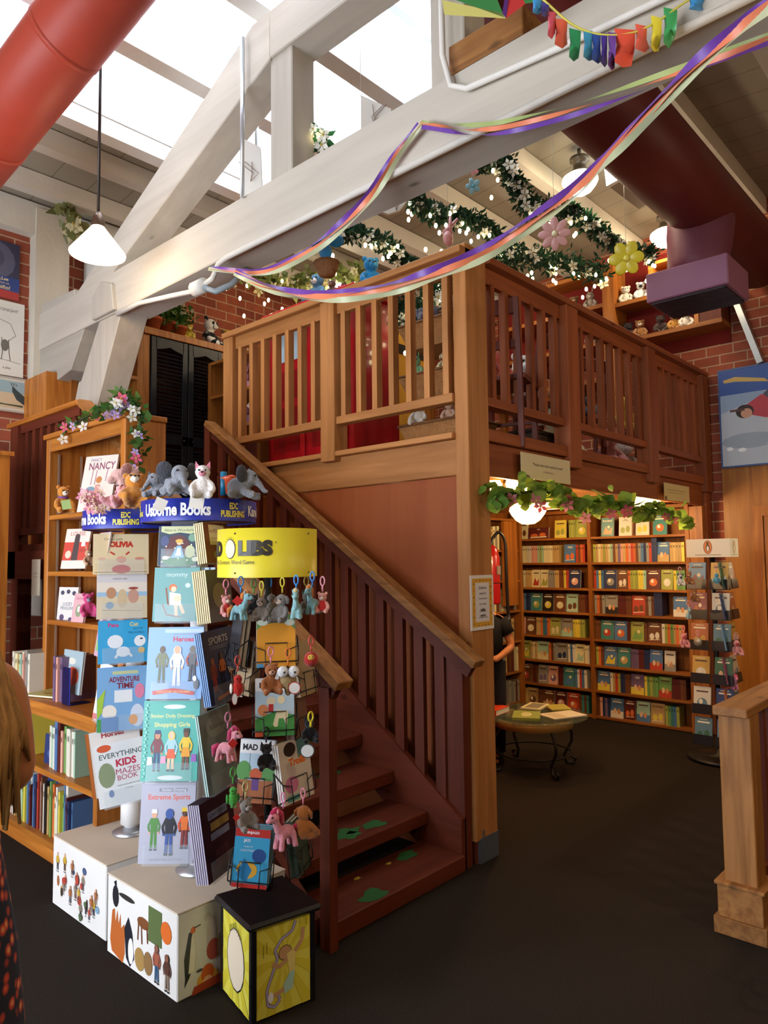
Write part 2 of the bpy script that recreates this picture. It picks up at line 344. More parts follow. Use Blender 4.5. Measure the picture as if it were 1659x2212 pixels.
tb('queen_post', [(2.97, 3.6), (2.79, 3.6), (2.79, 4.4), (2.97, 4.4)], a=T0 + .04, b_=T1 - .04)
tb('queen_post', [(1.86, 3.6), (1.68, 3.6), (1.68, 4.4), (1.86, 4.4)], a=T0 + .04, b_=T1 - .04)
tb('knee_brace', [(4.88, 3.34), (4.56, 3.34), (5.08, 2.42), (5.42, 2.42), (5.2, 2.95), (5.16, 2.95)])
tb('knee_brace', [(5.42, 2.43), (5.08, 2.43), (5.76, 1.2), (5.98, 1.2), (5.98, 1.45)])
tb('brace_plate', [(4.90, 3.33), (4.58, 3.33), (4.62, 3.52), (4.78, 3.58), (4.90, 3.5)], a=T0 - .03, b_=T0 + .02)
tb('bracket', [(5.98, 3.33), (5.10, 3.33), (5.32, 3.06), (5.98, 2.96)], 'whitey', T0 + .01, T1 - .01)
tb('wall_stub', [(5.3, 3.6), (5.98, 3.6), (5.98, 3.72), (5.3, 3.68)], 'whitey')
for y, zt_ in ((3.14, 4.42), (3.43, 4.28), (3.58, 4.22)):
    MB().col('#c8cbce').tube([(2.62 if y > 3.2 else 2.30, y, 3.6), (2.62 if y > 3.2 else 2.30, y, zt_ + (.1 if y < 3.2 else .3))], .012, 8).build('tie_rod', 'metal', tr)
c_ = empty('electrical_conduit', (2.3, 2, 3.2), 'off-white electrical conduit clipped along the lower edge of the roof truss', 'conduit')
pts = [(2.31, -1.2, 3.31), (2.31, 3.3, 3.31), (2.30, 3.36, 3.29), (2.30, 3.42, 3.22), (2.31, 3.6, 3.20), (2.32, 3.9, 3.25), (2.33, 4.3, 3.31), (2.33, 4.6, 3.31)]
MB().col('#cfc9be').tube(pts, .016, 8).build('pipe', 'trim', c_)
MB().col('#d6d1c6').tube([(2.30, 3.50, 3.205), (2.30, 3.60, 3.205)], .045, 10).build('junction_box', 'trim', c_)
MB().col('#8d989c').tube([(2.30, 3.5, 3.19), (2.32, 3.42, 3.15), (2.4, 3.38, 3.2), (2.5, 3.36, 3.32)], .018, 8).build('flexible_hose', 'plastic', c_)
MB().col('#ddd9d0').tube([(2.29, -1.2, 3.3), (2.29, 1.2, 3.46), (2.29, 1.62, 3.50), (2.29, 1.70, 3.55), (2.29, 1.74, 3.7), (2.29, 1.745, 4.6)], .013, 8).build('riser_pipe', 'trim', c_)
MB().col('#cfc0a8').box((2.33, 1.38, 3.63), (2.55, 1.74, 3.76)).build('wooden_box', 'firy', label='plain brown wooden box sitting on top of the white truss beam', cat='box', bevel=.004)
MB().col('#a9aaa8').bar((6.985, 2.02, 4.1), (6.985, 1.79, 3.33), .10, .05).build('steel_brace', 'metal', origin=(6.985, 1.9, 3.5), label='grey diagonal steel strap on the right brick wall above the flying poster', cat='wall brace')
# ---- ducts
d1 = MB().col('#a8402e'); A0_ = lambda px, py, d: EYE + (r_ * (px - CX) - u_ * (py - CY) + f_ * FPX) * (d / FPX)
a_, b_ = A0_(0, 268, 4.05), A0_(207, 0, 3.6); dr_ = (a_ - b_).normalized()
d1.tube([b_ - dr_ * 1.0, a_ + dr_ * 0.9], .193, 28, True)
for t in (-.5, .25, 1.0): d1.tube([b_ + dr_ * t, b_ + dr_ * (t + .03)], .197, 28, True)
d1.build('ventilation_duct', 'duct', origin=b_, label='big round orange-red air duct close overhead at upper left', cat='duct')
du = empty('ventilation_duct', (4.5, 1.75, 4.1), 'dark red round air duct above the loft ending in a purple vent box', 'duct')
MB().col('#5e1f1c').tube([(2.72, 1.75, 4.24), (5.0, 1.75, 4.24), (6.9, 1.75, 4.24)], .25, 26).build('pipe', 'duct', du)
MB().col('#6a3544').tube([(5.5, 1.77, 4.2), (5.5, 1.79, 4.02), (5.5, 1.80, 3.9), (5.49, 1.81, 3.8), (5.49, 1.81, 3.70)], [.24, .235, .225, .215, .205], 24).build('elbow', 'duct', du)
MB().col('#85566e').box((5.22, 1.52, 3.5), (5.70, 2.10, 3.72)).build('vent_box', 'duct', du, bevel=.008)
gr = MB().col('#2a1d22')
for i in range(12): gr.box((5.24 + i * .038, 1.55, 3.485), (5.26 + i * .038, 2.07, 3.505))
gr.build('louvres', 'duct', du)
sk2 = empty('ceiling_hatch', (5.4, 2.3, 4.5), 'small square bright skylight hatch in the ceiling beside the dark red duct', 'skylight')
pz = 4.70
q4 = [P(1300, 322, 'z', pz), P(1322, 322, 'z', pz), P(1376, 366, 'z', pz), P(1310, 402, 'z', pz)]
MB().col('#5a4a3c').prism([(a.x, a.y) for a in (P(1318, 405, 'z', pz), P(1378, 368, 'z', pz), P(1442, 415, 'z', pz), P(1380, 452, 'z', pz))], 'z', pz, pz + .05).build('frame', 'matte', sk2)
M['hatchglow'] = glow('hatch_pane', '#eaf6ff', 6.0)
MB().prism([(a.x, a.y) for a in q4], 'z', pz, pz + .02).build('pane', 'hatchglow', sk2)
# ================================================================== loft platform
LX, LY, LZ = 3.17, 2.28, 2.28
M['plyz'] = wood('plywood', '#a4592c', '#94491f', 'z', scale=.25, knots=True)
lf = empty('loft_platform', (LX + .1, LY + .05, 0), 'raised redwood loft platform standing on a tall square corner post', 'loft')
MB().box((LX, LY, .12), (LX + .2, LY + .09, 3.36)).build('corner_post', 'redz', lf, bevel=.004)
MB().box((LX + .02, LY + .015, 0), (LX + .19, LY + .085, .12)).build('post_foot', 'stainz', lf)
MB().col('#8f9aa6').box((LX + .035, LY - .003, 0), (LX + .203, LY + .094, .13)).box((LX + .06, LY - .006, .10), (LX + .066, LY, .17)).build('steel_bracket', 'metal', lf)
MB().box((LX - .03, LY + .09, LZ - .01), (LX + .12, 4.5, LZ + .022)).build('nosing_board', 'redy', lf, bevel=.003)
MB().box((LX + .02, LY + .09, 2.07), (LX + .06, 4.5, LZ - .01)).build('fascia_board', 'redy', lf, bevel=.003)
MB().box((LX + .035, 2.385, .0), (LX + .055, 4.55, 2.065)).build('plywood_panel', 'plyz', lf)
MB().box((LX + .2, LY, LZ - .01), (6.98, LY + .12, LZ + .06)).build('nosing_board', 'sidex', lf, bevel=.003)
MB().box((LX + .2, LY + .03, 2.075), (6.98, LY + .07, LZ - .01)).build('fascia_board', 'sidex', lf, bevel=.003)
MB().box((LX + .06, LY + .07, 2.2), (XB - .02, 5.86, LZ - .005)).build('deck', 'firx', lf)
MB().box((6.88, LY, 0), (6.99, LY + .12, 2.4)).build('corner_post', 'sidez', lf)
for x in (4.2, 5.2, 6.2): MB().box((x - .04, LY + .08, 2.08), (x + .04, 4.5, 2.2)).build('joist', 'firy', lf)
MB().box((3.35, 4.42, 0), (XB - .02, 4.5, 2.2)).build('rear_wall', 'shelfz', lf)
# railings: cap, bottom rail, posts and single balusters
ra = empty('loft_railing', (LX + .02, 3.4, LZ), 'front railing of the loft above the stairs, lit pale brown, square balusters', 'railing')
MB().box((LX - .05, LY + .0, 3.295), (LX + .11, 4.52, 3.335)).build('cap_rail', 'redy', ra, bevel=.004)
MB().box((LX - .005, LY + .09, 3.20), (LX + .035, 4.5, 3.294)).build('upper_rail', 'redy', ra)
MB().box((LX - .02, 2.37, 2.475), (LX + .05, 3.30, 2.525)).build('bottom_rail', 'redy', ra, bevel=.003)
MB().box((LX - .02, 3.43, 2.475), (LX + .05, 4.42, 2.525)).build('bottom_rail', 'redy', ra, bevel=.003)
MB().box((LX - .037, 3.30, 2.24), (LX + .085, 3.43, 3.294)).build('post', 'redz', ra, bevel=.004)
MB().box((LX - .037, 4.40, 1.75), (LX + .085, 4.515, 3.294)).build('post', 'redz', ra, bevel=.004)
for i in range(7): y = 2.42 + i * .137; MB().box((LX - .01, y - .02, 2.52), (LX + .04, y + .02, 3.21)).build('baluster', 'redz', ra)
for i in range(7): y = 3.53 + i * .135; MB().box((LX - .01, y - .02, 2.52), (LX + .04, y + .02, 3.21)).build('baluster', 'redz', ra)
rb = empty('loft_railing', (5.2, LY + .04, LZ), 'side railing of the loft over the book room, in reddish shadow', 'railing')
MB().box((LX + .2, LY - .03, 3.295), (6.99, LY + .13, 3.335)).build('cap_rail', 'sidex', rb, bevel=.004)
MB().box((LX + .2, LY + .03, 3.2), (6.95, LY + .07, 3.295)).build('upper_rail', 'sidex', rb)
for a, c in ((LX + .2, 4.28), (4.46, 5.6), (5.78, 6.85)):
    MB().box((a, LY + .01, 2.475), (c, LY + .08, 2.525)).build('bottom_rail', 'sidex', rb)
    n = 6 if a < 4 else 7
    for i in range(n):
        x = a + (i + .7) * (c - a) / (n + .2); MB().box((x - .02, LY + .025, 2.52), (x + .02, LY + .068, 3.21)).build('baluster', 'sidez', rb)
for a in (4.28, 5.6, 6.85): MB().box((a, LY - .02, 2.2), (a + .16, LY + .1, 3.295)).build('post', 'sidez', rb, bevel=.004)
# ================================================================== staircase
st = empty('staircase', (2.6, 2.3, 0), 'open wooden staircase with paint splashed treads rising beside the loft', 'staircase')
R0, G0 = .168, .243
for k in range(10):
    z = .088 + R0 * k; y = 2.28 + G0 * k
    t = MB().box((2.13, y, z - (.086 if k == 0 else .07)), (3.07, y + .30, z)).build('tread', 'stainx', st, bevel=.006)
    if k < 4:
        rnd = random.Random(k * 7 + 2)
        for _ in range(3 if k else 4):
            cx_, cy_ = 2.3 + rnd.random() * .6, y + .05 + rnd.random() * .18; g = rnd.random() < .55; sp = MB()
            sp.col('#2c5c2c' if g else '#b79a32'); r0 = (.045 if g else .012); pts = []
            for j in range(11):
                a = 2 * PI * j / 11; q = r0 * (.55 + .8 * rnd.random()); pts.append((cx_ + q * 1.7 * math.cos(a), max(y + .004, cy_ + q * math.sin(a)), z + .0012))
            sp.poly(pts); sp.build('paint_splash', 'matte', t)
def slope(x0, x1, y0, y1, dz0, dz1, name, mat, par, bev=.004):
    z = lambda y: .088 + (y - 2.28) * R0 / G0
    return MB().prism([(y0, z(y0) + dz0), (y1, z(y1) + dz0), (y1, z(y1) + dz1), (y0, z(y0) + dz1)], 'x', x0, x1).build(name, mat, par, bevel=bev)
MB().prism([(2.30, 0), (2.50, 0), (4.70, 1.52), (4.70, 1.86), (4.6, 1.86), (2.30, .26)], 'x', 3.07, 3.11).build('stringer', 'stainy', st)
MB().prism([(2.34, 0), (2.50, 0), (4.70, 1.52), (4.70, 1.78), (4.6, 1.78), (2.34, .10)], 'x', 2.09, 2.13).build('stringer', 'stainy', st)
ha = empty('handrail', (3.09, 2.18, 0), 'long handrail running up along the loft wall from the corner post', 'handrail')
A_, B_ = V((3.07, 2.17, 1.065)), V((3.07, 4.60, 2.65))
MB().bar(A_, B_, .09, .045).build('cap', 'firy', ha, bevel=.004)
MB().bar(A_ + V((.0, .05, -.045)), B_ + V((.0, 0, -.05)), .035, .06).build('under_rail', 'stainy', ha)
MB().bar((3.10, 2.42, .28), (3.10, 4.55, 1.62), .03, .09).build('lower_rail', 'stainy', ha)
for i in range(15):
    y = 2.44 + i * .145; zb = .30 + (y - 2.42) * .63; zt2 = 1.065 + (y - 2.17) * .652 - .06
    MB().box((3.085, y - .03, zb), (3.115, y + .035, zt2)).build('baluster', 'stainz', ha)
MB().box((3.10, 2.30, 0), (3.16, 2.42, 1.16)).build('post', 'stainz', ha)
MB().box((3.04, 4.55, 1.6), (3.11, 4.62, 2.63)).build('post', 'stainz', ha)
hb = empty('handrail', (2.12, 2.18, 0), 'handrail on the open side of the stairs, ending behind the yellow-topped rack', 'handrail')
MB().bar((2.11, 2.17, 1.085), (2.11, 4.60, 2.66), .09, .045).build('cap', 'firy', hb, bevel=.004)
MB().bar((2.115, 2.22, 1.05), (2.115, 4.6, 2.61), .035, .06).build('under_rail', 'stainy', hb)
MB().box((2.085, 2.24, 0), (2.13, 2.30, 1.07)).build('newel_post', 'stainz', hb)
for i in range(9):
    y = 3.35 + i * .145; MB().box((2.1, y - .02, .3 + (y - 2.42) * .64), (2.13, y + .02, 1.0 + (y - 2.17) * .652)).build('baluster', 'stainz', hb)
ld = empty('stair_landing', (2.9, 5.3, 0), 'wooden landing at the top of the stairs below the black louvred doors', 'landing')
MB().box((2.1, 4.70, 1.68), (3.95, 5.96, 1.75)).build('deck', 'stainx', ld)
MB().box((2.07, 4.62, 1.5), (2.11, 5.96, 1.70)).build('edge_board', 'stainy', ld)
MB().box((2.1, 5.62, 0), (2.2, 5.74, 1.68)).box((2.1, 4.72, 0), (2.2, 4.84, 1.68)).box((3.0, 5.6, 0), (3.1, 5.7, 1.68)).build('post', 'stainz', ld)
MB().box((3.12, 4.55, 1.75), (3.42, 5.5, 1.93)).build('step', 'stainy', ld)
MB().box((3.42, 4.55, 1.75), (3.72, 5.5, 2.1)).build('step', 'stainy', ld)
lr = empty('landing_railing', (2.12, 5.2, 1.75), 'short orange-brown railing along the stair landing near the left brick wall', 'railing')
MB().box((2.06, 4.60, 2.64), (2.16, 5.80, 2.675)).build('cap_rail', 'oaky', lr, bevel=.004)
MB().box((2.09, 4.62, 2.58), (2.13, 5.75, 2.64)).build('upper_rail', 'stainy', lr)
MB().box((2.09, 4.62, 1.82), (2.13, 5.75, 1.87)).build('bottom_rail', 'stainy', lr)
MB().box((2.07, 5.60, 1.5), (2.16, 5.74, 2.64)).build('post', 'stainz', lr)
for i in range(7): y = 4.72 + i * .13; MB().box((2.095, y - .025, 1.86), (2.125, y + .025, 2.6)).build('baluster', 'stainz', lr)
# ================================================================== closet with black louvred doors and toy shelf
cl = empty('closet', (3.45, 5.73, 1.75), 'tall wooden closet on the landing with a pair of black louvred doors', 'closet')
MB().box((3.02, 5.5, 1.75), (3.08, 5.97, 3.6)).box((3.80, 5.5, 1.75), (3.90, 5.97, 3.6)).box((3.02, 5.48, 3.54), (3.92, 5.97, 3.6)).box((3.08, 5.94, 1.75), (3.8, 5.97, 3.54)).build('frame', 'shelfz', cl, bevel=.003)
for x0 in (3.085, 3.445):
    dd = MB().box((x0, 5.48, 1.78), (x0 + .05, 5.51, 3.53)).box((x0 + .30, 5.48, 1.78), (x0 + .35, 5.51, 3.53)).box((x0, 5.48, 1.78), (x0 + .35, 5.51, 1.90)).box((x0, 5.48, 2.62), (x0 + .35, 5.51, 2.70))
    dd.prism([(x0 + .04, 3.42), (x0 + .12, 3.44), (x0 + .175, 3.46), (x0 + .23, 3.44), (x0 + .31, 3.42), (x0 + .31, 3.53), (x0 + .04, 3.53)], 'y', 5.48, 5.51)
    dd = dd.build('door', 'blackz', cl, bevel=.002); lv = MB()
    for k in range(46):
        z = 1.92 + k * .033
        if 2.60 < z < 2.71: continue
        if z > 3.44: break
        lv.bar((x0 + .05, 5.497, z), (x0 + .30, 5.497, z), .030, .006, up=(0, -.6, .8))
    lv.build('louvres', 'blackx', dd)
    MB().col('#3a3632').ell((x0 + (.31 if x0 < 3.2 else .04), 5.465, 2.66), .012).build('knob', 'metal', dd)
MB().box((3.92, 5.5, 3.54), (4.55, 5.86, 3.6)).build('ledge', 'shelfx', cl)
MB().col('#cfc7b8').tube([(2.30, 5.975, 2.5), (2.30, 5.975, 4.28)], .012, 8).build('wall_conduit', 'trim', origin=(2.3, 5.975, 3.2), label='thin vertical conduit on the left brick wall beside the posters', cat='conduit')
ts = empty('toy_shelf', (2.72, 5.73, 1.75), 'wooden shelf unit left of the closet holding a pink plush bear', 'shelf')
MB().box((2.42, 5.5, 1.75), (2.47, 5.97, 3.3)).box((2.97, 5.5, 1.75), (3.02, 5.97, 3.62)).box((2.42, 5.49, 3.57), (3.02, 5.97, 3.62)).build('frame', 'shelfz', ts)
MB().box((2.47, 5.93, 1.75), (2.97, 5.97, 3.6)).build('back_panel', 'stainz', ts)
MB().box((2.25, 5.55, 1.75), (2.42, 5.97, 3.08)).build('side_panel', 'oakz', ts)
for z in (2.86, 3.16): MB().box((2.47, 5.5, z - .03), (2.97, 5.93, z)).build('shelf', 'shelfx', ts)
# ================================================================== hutch bookcase on the left
bc = empty('bookcase', (1.95, 4.2, 0), 'tall oak bookcase with a flower garland on top, left of the spinner racks', 'bookcase')
HY0, HY1, HX0, HX1 = 3.53, 4.52, 1.84, 2.08
def bb(a, b_, name, mat='oakz', bev=.004): return MB().box(a, b_).build(name, mat, bc, bevel=bev)
bb((HX0, HY0, .84), (HX1, HY0 + .05, 2.37), 'side_panel'); bb((HX0, HY1 - .05, .84), (HX1, HY1, 2.37), 'side_panel')
bb((HX0 - .015, HY0 - .015, 2.37), (HX1, HY1 + .015, 2.40), 'top_board', 'oaky'); bb((HX0 + .003, HY0 + .05, 2.29), (HX0 + .02, HY1 - .05, 2.37), 'face_rail', 'oaky')
bb((HX1 - .015, HY0 + .05, .84), (HX1, HY1 - .05, 2.37), 'back_panel', 'shelfz', 0)
for z in (1.90, 1.56, 1.27): bb((HX0 + .005, HY0 + .05, z - .028), (HX1 - .015, HY1 - .05, z), 'shelf', 'oaky', .002)
for y in (HY0 + .06, HY1 - .055):
    for x in (HX0 + .05, HX1 - .05): MB().col('#c9c3b4').box((x, y - .006, .86), (x + .012, y + .001, 2.28)).build('shelf_standard', 'metal', bc)
BX0, BY0, BY1 = 1.70, 3.50, 4.95
bb((BX0 - .02, BY0 - .015, .80), (HX1 + .0, BY1 + .015, .84), 'counter_top', 'oaky'); bb((BX0, BY0, .0), (HX1, BY0 + .04, .80), 'side_panel'); bb((BX0, BY1 - .04, 0), (HX1, BY1, .80), 'side_panel')
bb((BX0 + .01, BY0 + .04, 0), (BX0 + .03, BY1 - .04, .07), 'plinth', 'oaky', 0); bb((HX1 - .015, BY0 + .04, .0), (HX1, BY1 - .04, .8), 'back_panel', 'shelfz', 0)
for z in (.10, .47): bb((BX0 + .01, BY0 + .04, z - .03), (HX1 - .015, BY1 - .04, z), 'shelf', 'oaky', 0)
bb((BX0 + .004, BY0 + .04, .755), (BX0 + .03, BY1 - .04, .80), 'face_rail', 'oaky', 0)
b2 = empty('bookcase', (1.6, 5.4, 0), 'edge of another oak bookcase at the far left of the photo', 'bookcase')
q = P(15, 985, 'x', 1.80)
MB().box((1.45, q.y, 0), (1.82, q.y + .04, q.z)).build('side_panel', 'oakz', b2); MB().box((1.43, q.y - .02, q.z), (1.84, q.y + .5, q.z + .03)).build('top_board', 'oaky', b2)
MB().box((1.45, q.y + .04, 0), (1.49, q.y + .5, q.z)).build('back_panel', 'shelfz', b2)
# ================================================================== book room shelving on the back wall
bk = empty('bookshelf_wall', (6.9, 3.4, 0), 'floor to ceiling two-bay bookshelf filled with books along the back wall under the loft', 'bookshelf')
SZ = [.03, .283, .533, .792, 1.047, 1.297, 1.561, 1.819]; FX = 6.80
for y0, y1 in ((4.30, 4.34), (3.40, 3.44), (2.42, 2.46)): MB().box((FX, y0, 0), (XB - .01, y1, 2.1)).build('upright', 'shelfz', bk, bevel=.002)
for y0, y1 in ((3.44, 4.30), (2.46, 3.40)):
    for z in SZ: MB().box((FX + .005, y0, z - .022), (XB - .02, y1, z)).build('shelf', 'shelfy', bk)
    MB().box((FX, y0, 2.07), (XB - .02, y1, 2.1)).build('top_board', 'shelfy', bk)
MB().box((XB - .02, 2.46, 0), (XB - .01, 4.3, 2.1)).build('back_panel', 'shelfz', bk)
MB().box((FX + .01, 2.3, 0), (XB - .01, 2.42, 2.07)).build('side_filler', 'shelfz', bk)
# second book unit running towards the camera at the left of the book room
b3 = empty('bookcase', (6.2, 4.35, 0), 'shadowy bookcase behind the red fire extinguisher under the loft', 'bookcase')
for x in (5.3, 6.0, 6.72): MB().box((x, 4.18, 0), (x + .04, 4.41, 2.05)).build('upright', 'shelfz', b3)
for z in (.1, .42, .74, 1.06, 1.38, 1.70, 2.03): MB().box((5.34, 4.19, z - .022), (6.72, 4.41, z)).build('shelf', 'shelfx', b3)
MB().box((6.36, 4.14, 1.12), (6.60, 4.18, 2.0)).build('panel', 'oakz', b3)
# ================================================================== upstairs wall shelves
us = empty('wall_shelf', (6.9, 2.9, 3.7), 'upstairs wall shelf of stacked boxes filled with plush toys at far right of the loft', 'wall shelf')
def ub(y0, y1, z0, z1, mat='shelfy', fx=6.78):
    t_ = .03
    MB().box((fx, y0, z0), (XB - .01, y0 + t_, z1)).box((fx, y1 - t_, z0), (XB - .01, y1, z1)).box((fx, y0, z0), (XB - .01, y1, z0 + t_)).box((fx, y0, z1 - t_), (XB - .01, y1, z1)).build('box', mat, us)
MB().col('#6d1a14').box((XB - .015, 2.05, 3.6), (XB - .005, 4.6, 4.62)).build('back_panel', 'matte', us)
MB().box((6.76, 2.04, 4.10), (XB - .02, 3.06, 4.14)).build('shelf', 'shelfy', us)
MB().box((6.76, 2.04, 3.72), (XB - .02, 3.06, 3.76)).build('shelf', 'shelfy', us)
MB().box((6.765, 2.045, 3.762), (XB - .025, 2.235, 4.0)).build('end_panel', 'stainz', us)
MB().box((6.76, 2.24, 3.76), (XB - .02, 2.28, 3.98)).build('divider', 'oakz', us)
MB().box((6.74, 3.04, 3.0), (XB - .02, 3.16, 4.56)).build('upright', 'shelfz', us)
MB().box((6.76, 3.16, 4.50), (XB - .02, 3.80, 4.54)).build('shelf', 'shelfy', us)
MB().box((6.76, 3.16, 4.14), (XB - .02, 4.40, 4.18)).build('shelf', 'shelfy', us)
MB().box((6.76, 3.16, 3.76), (XB - .02, 4.40, 3.80)).build('shelf', 'shelfy', us)
MB().box((6.76, 3.16, 3.38), (XB - .02, 4.40, 3.42)).build('shelf', 'shelfy', us)
ub(2.36, 2.70, 4.14, 4.46, 'oaky')
# ================================================================== ramp railing at right
rr = empty('ramp_railing', (3.4, 1.03, 0), 'light fir railing with a square newel post and stepped base at right edge', 'railing')
MB().box((3.335, .965, .20), (3.465, 1.095, .93)).build('newel_post', 'firz', rr, bevel=.004)
MB().box((3.31, .94, .06), (3.49, 1.12, .20)).box((3.30, .93, .20), (3.50, 1.13, .215)).build('post_base', 'firx', rr, bevel=.003)
MB().box((3.295, .925, 0), (3.505, 1.135, .07)).build('plinth', 'firx', rr, bevel=.003)
MB().box((3.28, .96, .92), (6.2, 1.10, .96)).build('cap_rail', 'firx', rr, bevel=.004)
MB().box((3.46, 1.01, .12), (6.1, 1.05, .2)).build('bottom_rail', 'stainx', rr)
for i in range(18): x = 3.56 + i * .15; MB().box((x - .02, 1.01, .2), (x + .02, 1.05, .92)).build('baluster', 'stainz', rr)
# ================================================================== lamps
M['bulb'] = glow('warm_lamp', '#ffd9a0', 14.0)
M['shade'] = glow('white_shade', '#ffe7c4', 9.0)
M['globe'] = glow('schoolhouse_globe', '#fff0c8', 8.0)
M['warmglobe'] = glow('amber_globe', '#ffcf80', 11.0)
M['fairy'] = glow('fairy_light', '#ffeeb8', 14.0, 'NONE')
def plight(name, loc, e, c=(1, .72, .42), r=.05):
    ld_ = bpy.data.lights.new(name, 'POINT'); ld_.energy = e; ld_.color = c; ld_.shadow_soft_size = r
    o = bpy.data.objects.new(name, ld_); SC.collection.objects.link(o); o.location = loc; return o
def child_light(par, loc, e, **k):
    o = plight('lamp_light', loc, e, **k); o.parent = par; o.location = V(loc) - wpos(par); return o
pc = P(211, 540, 'x', 1.9); pl = empty('pendant_lamp', pc, 'white glowing conical pendant lamp hanging on a dark rod at upper left', 'pendant lamp')
MB().lathe([(.155, -.03), (.157, -.02), (.05, .12), (.035, .14)], pc, 28).build('lamp_shade', 'shade', pl)
MB().col('#6b5648').lathe([(.036, .135), (.04, .16), (.03, .20), (.012, .23), (.0, .23)], pc, 16).build('cap', 'metal', pl)
MB().col('#3b3431').tube([pc + V((0, 0, .22)), V((pc.x, pc.y, 5.34))], .009, 8).build('rod', 'metal', pl)
child_light(pl, pc + V((0, 0, -.09)), 9)
def schoolhouse(px, py, ax, v, s, label, rod=None, mat='globe', e=25, group=None, c=(1, .8, .55)):
    p = P(px, py, ax, v); t = empty('ceiling_lamp', p, label, 'ceiling lamp', group)
    MB().lathe([(0, -.105), (.05, -.10), (.09, -.075), (.125, -.03), (.14, .0), (.135, .025), (.10, .05), (.06, .065)], p, 24).build('glass_globe', mat, t)
    MB().col('#6e6558').lathe([(.062, .06), (.066, .085), (.05, .10), (.05, .15), (.075, .16), (.075, .19), (0, .19)], p, 18).build('fitter', 'metal', t)
    top = p + V((0, 0, .19)); zt_ = roofz(p.y) - .02 if v != 'x' and p.z > 3 else 2.19
    if rod and top.z < zt_: MB().col('#6e6558').tube([top, V((top.x, top.y, zt_))], .015, 8).build('stem', 'metal', t)
    child_light(t, p + V((0, 0, -.13)), e, c=c)
    return t
schoolhouse(1253, 392, 'y', 2.55, 1, 'white globe ceiling lamp above the loft, left of the bright skylight hatch', True)
schoolhouse(1438, 510, 'y', 2.45, 1, 'white globe ceiling lamp above the loft, nearest the purple vent box', True)
schoolhouse(1103, 610, 'y', 3.9, 1, 'round glowing globe lamp seen between balusters of the side loft railing', True, e=14)
schoolhouse(705, 610, 'x', 4.4, 1, 'glowing globe lamp beside the hanging wicker basket upstairs', True, e=18)
schoolhouse(1140, 1103, 'y', 2.9, 1, 'glowing glass bowl lamp hanging under the loft over the leaf garland', True, 'warmglobe', 24, c=(1, .68, .36))
schoolhouse(1390, 1085, 'y', 2.55, 1, 'glowing glass bowl lamp half hidden by leaves near right end of garland', True, 'warmglobe', 24, c=(1, .68, .36))
cp = P(1093, 1052, 'y', 2.62); ch = empty('chandelier', cp, 'small chandelier with five glowing glass cups behind the loft corner post', 'chandelier')
MB().col('#4a3a28').lathe([(0, -.05), (.02, -.04), (.03, 0), (.015, .05), (.01, .12), (0, .12)], cp, 12).build('body', 'metal', ch)
for i in range(5):
    a = 2 * PI * i / 5 + .4; e_ = cp + V((.11 * math.cos(a), .11 * math.sin(a), -.01))
    MB().col('#4a3a28').tube([cp, (cp + e_) / 2 + V((0, 0, -.03)), e_], .006, 6).build('arm', 'metal', ch)
    MB().lathe([(.02, -.03), (.045, -.02), (.052, .02), (.045, .045)], e_, 14).build('glass_cup', 'warmglobe', ch)
child_light(ch, cp + V((0, 0, -.09)), 22, c=(1, .62, .28))
for x, y in ((4.4, 3.9), (6.2, 3.5)):
    t = empty('ceiling_lamp', (x, y, 2.1), 'flush amber light under the loft ceiling hidden above the table' if x < 5 else 'flush amber light under the loft ceiling in front of the bookshelf', 'ceiling lamp')
    MB().lathe([(0, -.05), (.06, -.04), (.085, 0), (.085, .03)], (x, y, 2.14), 16).build('glass_bowl', 'warmglobe', t); child_light(t, (x, y, 2.05), 13, c=(1, .68, .36))

# unseen pendants added on the right-hand side to brighten the loft's side face
for x, y in ((.6, -1.2), (3.0, -1.0), (5.4, -1.0)):
    q = V((x, y, 3.15)); t = empty('pendant_lamp', q, 'added unseen conical pendant lamp on the right side of the room, %s' % {.6: 'nearest the shop front', 3.0: 'over the ramp railing', 5.4: 'nearest the panelled wall'}[x], 'pendant lamp')
    MB().lathe([(.155, -.03), (.157, -.02), (.05, .12), (.035, .14)], q, 24).build('lamp_shade', 'shade', t)
    MB().col('#3b3431').tube([q + V((0, 0, .12)), V((x, y, roofz(y) - .02))], .009, 8).build('rod', 'metal', t)
    child_light(t, q + V((0, 0, -.09)), 45, c=(1, .8, .58))
